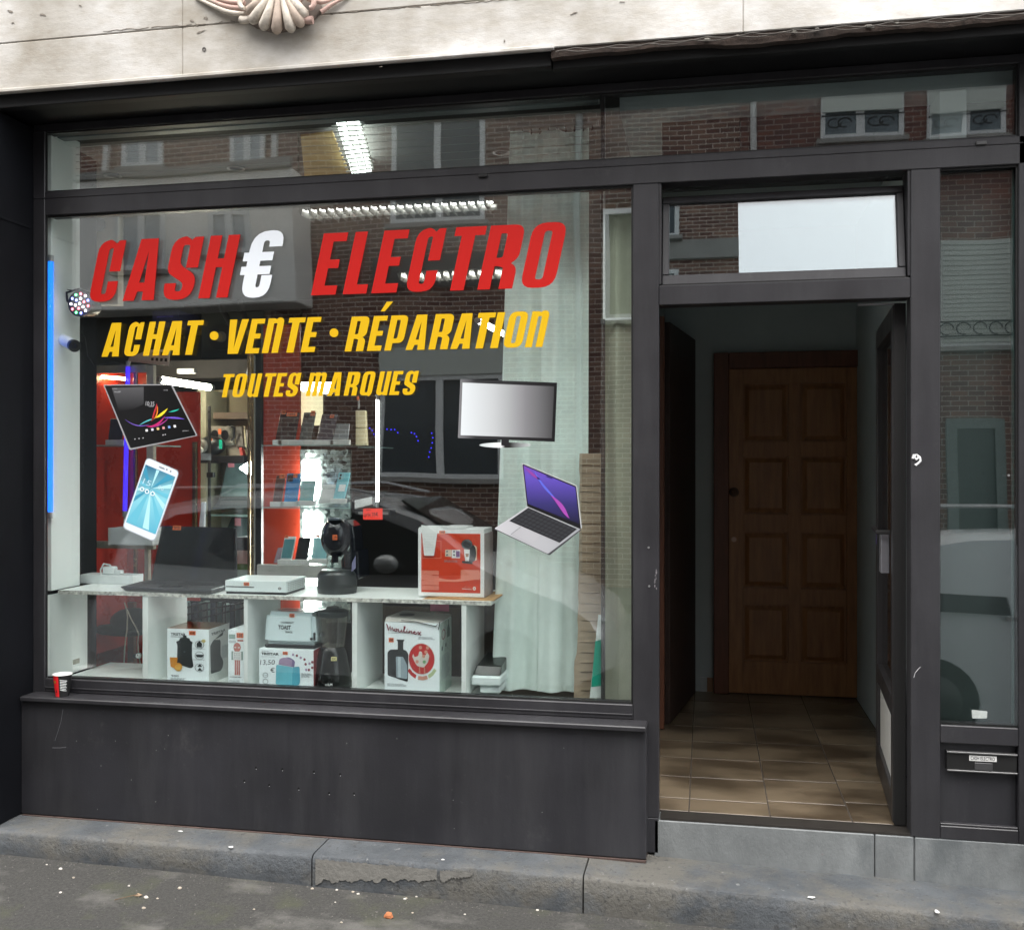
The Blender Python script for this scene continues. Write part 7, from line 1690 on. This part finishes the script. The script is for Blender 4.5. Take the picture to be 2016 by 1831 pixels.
px_text(tb, '10:35', *tp(818, 366), 8.5, 17, LG, rot=-.06); px_text(tb, 'Thu 28 Feb', *tp(838, 376), 1.8, 10, LG); px_text(tb, 'SONY', *tp(575, 246), 2, 10, LG, 3); px_text(tb, 'VoIP', *tp(588, 272), 3.2, 13, LG, 3); px_text(tb, '10:35', *tp(950, 257), 2.2, 8, LG, 3)
px_text(tb, 'XPERIA', *tp(1085, 555), 1.8, 13, LG, 3, rot=.08)
for x, y in ((740, 610), (770, 606), (800, 602), (945, 580), (962, 577)): a, b = tp(x, y); dc(tb, 'nav_icon', circ(a, b, 1.3, 8), LG, 3)
# phone picture
pn = thing('phone_sticker', 'printed picture of a white smartphone with teal screen stuck on the glass', 'window sticker', P(296, 980, YG), 'device pictures stuck on the glass')
dc(pn, 'shell_edge', [(289, 900), (353.5, 928), (304, 1067.5), (240.5, 1039.5)], flatm('shell_edge_grey', (0.42, 0.46, 0.5), 0.4), 0, 9)
dc(pn, 'shell', [(289.6, 901.5), (351.8, 928.8), (303.2, 1065.3), (242.2, 1038.5)], flatm('shell_white', (0.74, 0.80, 0.88), 0.4), 1, 9)
scp = [(286.7, 914.6), (345.2, 938.9), (306, 1052), (248, 1028)]
dc(pn, 'screen', scp, gradm('teal_print', 'Z', [(0, (0.10, 0.42, 0.58)), (.5, (0.25, 0.62, 0.72)), (1, (0.02, 0.12, 0.22))]), 2)
cx_, cy_ = 297, 962; rn = random.Random(5)
def clip_ray(ang):
    best = None; d = Vector((math.cos(ang), math.sin(ang))); c = Vector((cx_, cy_))
    for i in range(4):
        a, b = Vector(scp[i]), Vector(scp[(i+1) % 4]); e = b - a; den = d.x * e.y - d.y * e.x
        if abs(den) < 1e-6: continue
        t_ = ((a.x - c.x) * e.y - (a.y - c.y) * e.x) / den; s_ = ((a.x - c.x) * d.y - (a.y - c.y) * d.x) / den
        if t_ > 0 and -.001 <= s_ <= 1.001 and (best is None or t_ < best): best = t_
    return tuple(c + d * (best or 1) * .97)
TL = [flatm('ray_light', (0.45, 0.78, 0.84), 0.3), flatm('ray_mid', (0.14, 0.50, 0.64), 0.3), flatm('ray_deep', (0.05, 0.30, 0.45), 0.3)]
for i, (ang, wd_, m_) in enumerate([(-1.9, .25, 2), (-1.2, .16, 0), (-.55, .3, 2), (-.1, .22, 0), (.45, .25, 1), (.95, .2, 0), (1.35, .18, 1), (1.7, .16, 0), (2.1, .25, 1), (2.6, .2, 2), (3.1, .2, 0), (-2.6, .3, 1)]):
    dc(pn, 'light_ray', [(cx_, cy_), clip_ray(ang - wd_/2), clip_ray(ang + wd_/2)], TL[m_], 3)
px_text(pn, '15', 280, 952, 11, 16, flatm('dim_white', (0.5, 0.72, 0.8), 0.4), 4, rot=-.38); px_text(pn, '06', 310, 962, 8, 12, flatm('dim_white', (0.5, 0.72, 0.8), 0.4), 4, rot=-.38)
WPR = flatm('white_print', (0.85, 0.9, 0.92), 0.4)
for k, (x, y) in enumerate(((279.5, 963), (289.5, 968), (300.5, 972))):
    flatpx('app_ring', [circ(x, y, 4.4, 18), circ(x, y, 2.6, 14)], YG - .0026, WPR, pn, .0004); dc(pn, 'app_dot', circ(x, y, 1.5, 8), TL[2], 4)
line(pn, 'speaker_slot', [(313, 918.5), (324, 923)], .8, GREYINK, 4); dc(pn, 'sensor', circ(328.5, 924.5, 1.5, 8), GREYINK, 4); dc(pn, 'sensor', circ(336, 928, 1.5, 8), GREYINK, 4)
# television picture
tv = thing('television_sticker', 'printed picture of a flat television on a stand stuck on the glass', 'window sticker', P(998, 815, YG), 'device pictures stuck on the glass')
dc(tv, 'bezel', [(906.3, 747), (1096.8, 753.6), (1092.3, 870), (901.5, 862.5)], gradm('tv_bezel', 'X', [(0, (0.20, 0.20, 0.21)), (.18, (0.03, 0.03, 0.032)), (1, (0.008, 0.008, 0.009))]), 0, 1)
dc(tv, 'screen', [(910.5, 753.5), (1091, 761), (1086.5, 863), (906.8, 857)], gradm('tv_screen', 'X', [(0, (0.66, 0.70, 0.72)), (.35, (0.48, 0.50, 0.51)), (.7, (0.20, 0.20, 0.21)), (1, (0.05, 0.05, 0.052))]), 1)
dc(tv, 'neck', [(987, 864), (1002, 865), (1002, 878), (987, 877)], flatm('tv_dark', (0.015, 0.015, 0.017), 0.3), 1)
dc(tv, 'foot', circ(994.5, 876.5, 51, 32) and [(994.5 + 51*math.cos(2*math.pi*i/32), 876.5 + 5.4*math.sin(2*math.pi*i/32)) for i in range(32)], gradm('tv_foot', 'X', [(0, (0.5, 0.55, 0.56)), (.42, (0.75, 0.78, 0.78)), (.5, (0.02, 0.02, 0.02)), (.6, (0.02, 0.02, 0.02)), (1, (0.45, 0.48, 0.48))]), 0)
# laptop picture
lt = thing('laptop_sticker', 'printed picture of a slim laptop with violet screen stuck on the glass', 'window sticker', P(1060, 1000, YG), 'device pictures stuck on the glass')
def lq(x, y): return (782.4 + .2788 * x, 889.3 + .2788 * y)
dc(lt, 'lid_edge', [lq(878, 78), lq(1268, 240), lq(1304, 545), lq(914, 390)], flatm('lid_edge_silver', (0.45, 0.46, 0.47), 0.35), 0, 3)
dc(lt, 'lid', [lq(883, 86), lq(1262, 244), lq(1296, 548), lq(916, 386)], flatm('bezel_black', (0.01, 0.01, 0.012), 0.3), 1, 3)
dc(lt, 'screen', [lq(891, 98), lq(1256, 252), lq(1286, 512), lq(922, 368)], gradm('violet_screen', 'Z', [(0, (0.012, 0.012, 0.03)), (.35, (0.035, 0.03, 0.14)), (.8, (0.11, 0.07, 0.42)), (1, (0.16, 0.06, 0.38))]), 2)
line(lt, 'screen_streak', bez([lq(965, 128), lq(1010, 240), lq(1080, 290), lq(1130, 350)]), taper(14, 2.2), flatm('streak_blue', (0.10, 0.12, 0.6), 0.35), 3)
line(lt, 'screen_streak', bez([lq(1085, 310), lq(1130, 350), lq(1180, 400), lq(1180, 440), lq(1215, 470)]), taper(14, 4.2), flatm('streak_pink', (0.32, 0.06, 0.36), 0.35), 4)
line(lt, 'screen_streak', bez([lq(905, 115), lq(960, 170), lq(1010, 200)]), taper(14, 2.5), flatm('streak_plum', (0.25, 0.05, 0.30), 0.35), 3)
dc(lt, 'screen_notch', [lq(1050, 168), lq(1098, 188), lq(1092, 190), lq(1056, 176)], flatm('bezel_black', (0.01, 0.01, 0.012), 0.3), 4)
dc(lt, 'deck_edge', [lq(682, 548), lq(916, 388), lq(1300, 552), lq(1075, 732)], flatm('deck_shadow', (0.06, 0.06, 0.065), 0.4), 0, 3)
dc(lt, 'deck', [lq(684, 542), lq(916, 388), lq(1294, 548), lq(1062, 722)], gradm('deck_silver', 'X', [(0, (0.50, 0.50, 0.52)), (1, (0.32, 0.33, 0.35))]), 1, 3)
K4 = [lq(790, 488), lq(1145, 642), lq(1268, 546), lq(925, 396)]
dc(lt, 'keyboard_bed', K4, flatm('key_bed', (0.012, 0.012, 0.014), 0.4), 2)
KQ = [Vector(p) for p in K4]
def kq(u, v): return tuple(KQ[0].lerp(KQ[1], u).lerp(KQ[3].lerp(KQ[2], u), v))
KM = flatm('printed_key', (0.035, 0.037, 0.042), 0.4)
for j in range(5):
    for i in range(12):
        u, v = .02 + i * .081, .05 + j * .19; dc(lt, 'key', [kq(u, v), kq(u + .066, v), kq(u + .066, v + .15), kq(u, v + .15)], KM, 3)
dc(lt, 'touchpad', [lq(800, 585), lq(872, 530), lq(1010, 592), lq(945, 655)], flatm('touchpad_silver', (0.42, 0.42, 0.44), 0.3), 2)
line(lt, 'touchpad_line', [lq(800, 585), lq(872, 530)], .35, GREYINK, 3)

# small sticker on the side pane
o = flatpx('notice_sticker', [rpoly([(1913, 1397, 2), (1944, 1400, 2), (1943, 1414, 2), (1914, 1414, 2)])], 0.012, M('old_white_sticker', (0.6, 0.62, 0.6), 0.6, var=0.15, scale=60), None, 0.0006); tag(o, 'small worn white sticker low on the right side pane', 'sticker')
# curtain and tube behind the side pane
sc2 = thing('side_curtain', 'dark green sheet behind the narrow side pane', 'curtain', P(1930, 1400, .3))
box('sheet', xC1 - .03, XR - .001, .106, .111, .62, 2.9, M('dark_green_sheet', (0.012, 0.024, 0.022), 0.6, var=0.1), sc2); pbox('edge_strip', 1992, 330, 2004, 1426, .06, .01, M('pale_green_edge', (0.06, 0.11, 0.105), 0.4), sc2, 0)
box('ceiling_board', xM1, XR, .30, .31, 2.90, 3.28, M('black_board', (0.012, 0.012, 0.012), 0.7), sc2)
# ================================================================ PAPER CUP AND LITTER
cup = thing('paper_cup', 'red and black paper cup standing on the window sill', 'cup', P(123, 1380, -.05))
cz = .6537; cx0 = PX(123, -.055); c0 = Vector((cx0, -.055, cz))
def cupring(a0, a1, mat, nm):
    n = 18; vs = []; fs = []
    for i in range(n + 1):
        a = a0 + (a1 - a0) * i / n
        for (r, h) in ((.0285, 0), (.0405, .098)): vs.append((c0.x + r * math.cos(a), c0.y + r * math.sin(a), c0.z + h))
    for i in range(n): fs.append((2*i, 2*i+2, 2*i+3, 2*i+1))
    return MB().add(vs, fs).build(nm, mat, cup, smooth=True)
CR = M('cup_red', (0.70, 0.015, 0.02), 0.4, var=0.05); CK = M('cup_black', (0.015, 0.015, 0.015), 0.4, var=0)
s0 = R(-82); cupring(R(160), R(278), CR, 'red_wrap'); cupring(R(-82), R(160), CK, 'black_wrap')
MB().lathe(c0, [(.027, .002), (.0395, .0965)], 30).build('inner', M('cup_paper', (0.75, 0.75, 0.73), 0.5, var=0), cup, smooth=True)
n = 30; MB().tube([(c0.x + .041*math.cos(2*math.pi*i/n), c0.y + .041*math.sin(2*math.pi*i/n), c0.z + .0985) for i in range(n + 1)], .0022, 6).build('rim', M('cup_paper', (0.75, 0.75, 0.73), 0.5, var=0), cup, smooth=True)
def cupmap(u, v, w):   # u in degrees, v height
    r = .0285 + .012 * v / .098 + .0006 + w; a = R(u); return (c0.x + r * math.cos(a), c0.y + r * math.sin(a), c0.z + v)
for k in range(7): flat('print_line', [[(-72 + 6*i, .032 + .0075*k - .003*i*.3) for i in range(9 - k % 2)] + [(-72 + 6*i, .0352 + .0075*k - .003*i*.3) for i in range(8 - k % 2, -1, -1)]], cupmap, WHITEF, cup, .0003)
flat('emblem', [circ(-112, .068, 9, 10, .007)], cupmap, M('gold_print', (0.4, 0.25, 0.03), 0.4), cup, .0003); flat('emblem', [[(-108, .022), (-98, .02), (-103, .034)]], cupmap, CK, cup, .0003)
PEB = [M('pebble_pale', (0.50, 0.47, 0.42), 0.9, var=0.2, scale=60), M('pebble_tan', (0.35, 0.31, 0.25), 0.9, var=0.2, scale=60)]
def onpave(px, py):
    u = (px - 1008.0) / 1974.0; v = (917.0 - py) / 1974.0; z = -0.02
    for _ in range(3):
        t_ = (z - CAMZ) / v; x = t_ * (u * CS - SN); y = CAMY + t_ * (u * SN + CS); z = pz(x, y)
    return Vector((x, y, z))
rn = random.Random(17)
def stone_bit(name, label, px, py, sx, mat, group='pebbles and chips on the pavement', cat='pebble', fl=.5):
    c = onpave(px, py); mb = MB(); mb.ball((0, 0, 0), 1, 7, 5)
    o_ = rn.random() * 9; vs = []
    for v in mb.v:
        q = Vector(v); k = 1 + .35 * mn.noise(q * 1.3 + Vector((o_, 0, 0))); vs.append((c.x + q.x*k*sx, c.y + q.y*k*sx*.8, c.z + q.z*k*sx*fl + sx*fl*.6))
    mb.v = vs; o = mb.build(name, mat); tag(o, label, cat, group); return o
stone_bit('brick_chip', 'orange brick chip lying on the pavement in front of the step', 765, 1806, .017, M('brick_chip_orange', (0.42, 0.15, 0.06), 0.9, var=0.2), None, 'brick chip', .8)
for i, (px, py, s) in enumerate([(119, 1711, .011), (354, 1749, .012), (275, 1693, .010), (345, 1697, .011), (288, 1767, .012), (283, 1788, .010), (119, 1757, .008), (145, 1728, .008), (254, 1744, .007), (310, 1769, .007), (820, 1765, .009), (672, 1816, .007), (797, 1770, .009), (812, 1797, .006), (1058, 1792, .008),
        (615, 1750, .009), (663, 1752, .008), (695, 1756, .009), (705, 1760, .008), (161, 1682, .008), (665, 1745, .007), (800, 1768, .006), (660, 1776, .005), (395, 1705, .005), (92, 1702, .006), (500, 1790, .006), (915, 1800, .006)]):
    stone_bit('pebble', 'pale pebble or paint chip lying on the pavement before the step', px, py, s * .8, PEB[i % 2])
lf = thing('dry_twig', 'dry brown leaf with a thin stem on the pavement at left', 'leaf', onpave(270, 1765))
a = onpave(225, 1773); b = onpave(258, 1767); c = onpave(272, 1764)
up = Vector((0, 0, .004)); MB().tube([a + up, b + up * 2, c + up * 2], .0014, 5).build('stem', M('twig_brown', (0.12, 0.07, 0.04), 0.9), lf)
MB().hexa([c + Vector((-.012, -.008, .003)), c + Vector((.01, -.012, .006)), c + Vector((.014, .008, .003)), c + Vector((-.008, .012, .007)), c + Vector((-.012, -.008, .004)), c + Vector((.01, -.012, .007)), c + Vector((.014, .008, .004)), c + Vector((-.008, .012, .008))]).build('blade', M('leaf_brown', (0.28, 0.20, 0.13), 0.9), lf)
GR = M('grit', (0.11, 0.105, 0.095), 0.9, var=0.3, scale=80)
mb = MB(); rn = random.Random(77)
for i in range(1100):
    x = rn.uniform(-3.6, 1.2); y = yF - .004 - abs(rn.gauss(0, .35)) * (1 if rn.random() < .6 else .1)
    if y < -1.5: continue
    s = rn.uniform(.0015, .0042); z = pz(x, y)
    vs = [(x + s*rn.uniform(.6, 1.2), y, z), (x, y + s*rn.uniform(.6, 1.2), z), (x - s*rn.uniform(.6, 1.2), y, z), (x, y - s*rn.uniform(.6, 1.2), z), (x, y, z + s)]
    mb.add(vs, [(0, 1, 4), (1, 2, 4), (2, 3, 4), (3, 0, 4)])
o = mb.build('grit', GR); o['kind'] = 'stuff'
# bird-dropping like white splashes on the step
SPL = M('white_splash', (0.6, 0.6, 0.58), 0.8)
for (px, py, w_, h_, yy) in ((455, 1669, 8, 3, .0), (355, 1638, 9, 2, 0), (1596, 1767, 11, 3, 0), (872, 1694, 5, 2, 0), (1845, 1790, 5, 5, 0)):
    u = (px - 1008.0) / 1974.0; v = (917.0 - py) / 1974.0; t_ = (.107 - .02 * (px > 1500) - CAMZ) / v; x = t_ * (u * CS - SN); y = CAMY + t_ * (u * SN + CS); zz = ztop(x) + .003
    pts = []
    for i in range(10): a = i * .628; r = rn.uniform(.5, 1); pts.append((x + w_ * .0018 * r * math.cos(a), y + h_ * .004 * r * math.sin(a)))
    flat('splash', [pts], lambda u_, v_, w, zz=zz: (u_, v_, zz + w), SPL, step, .0006)
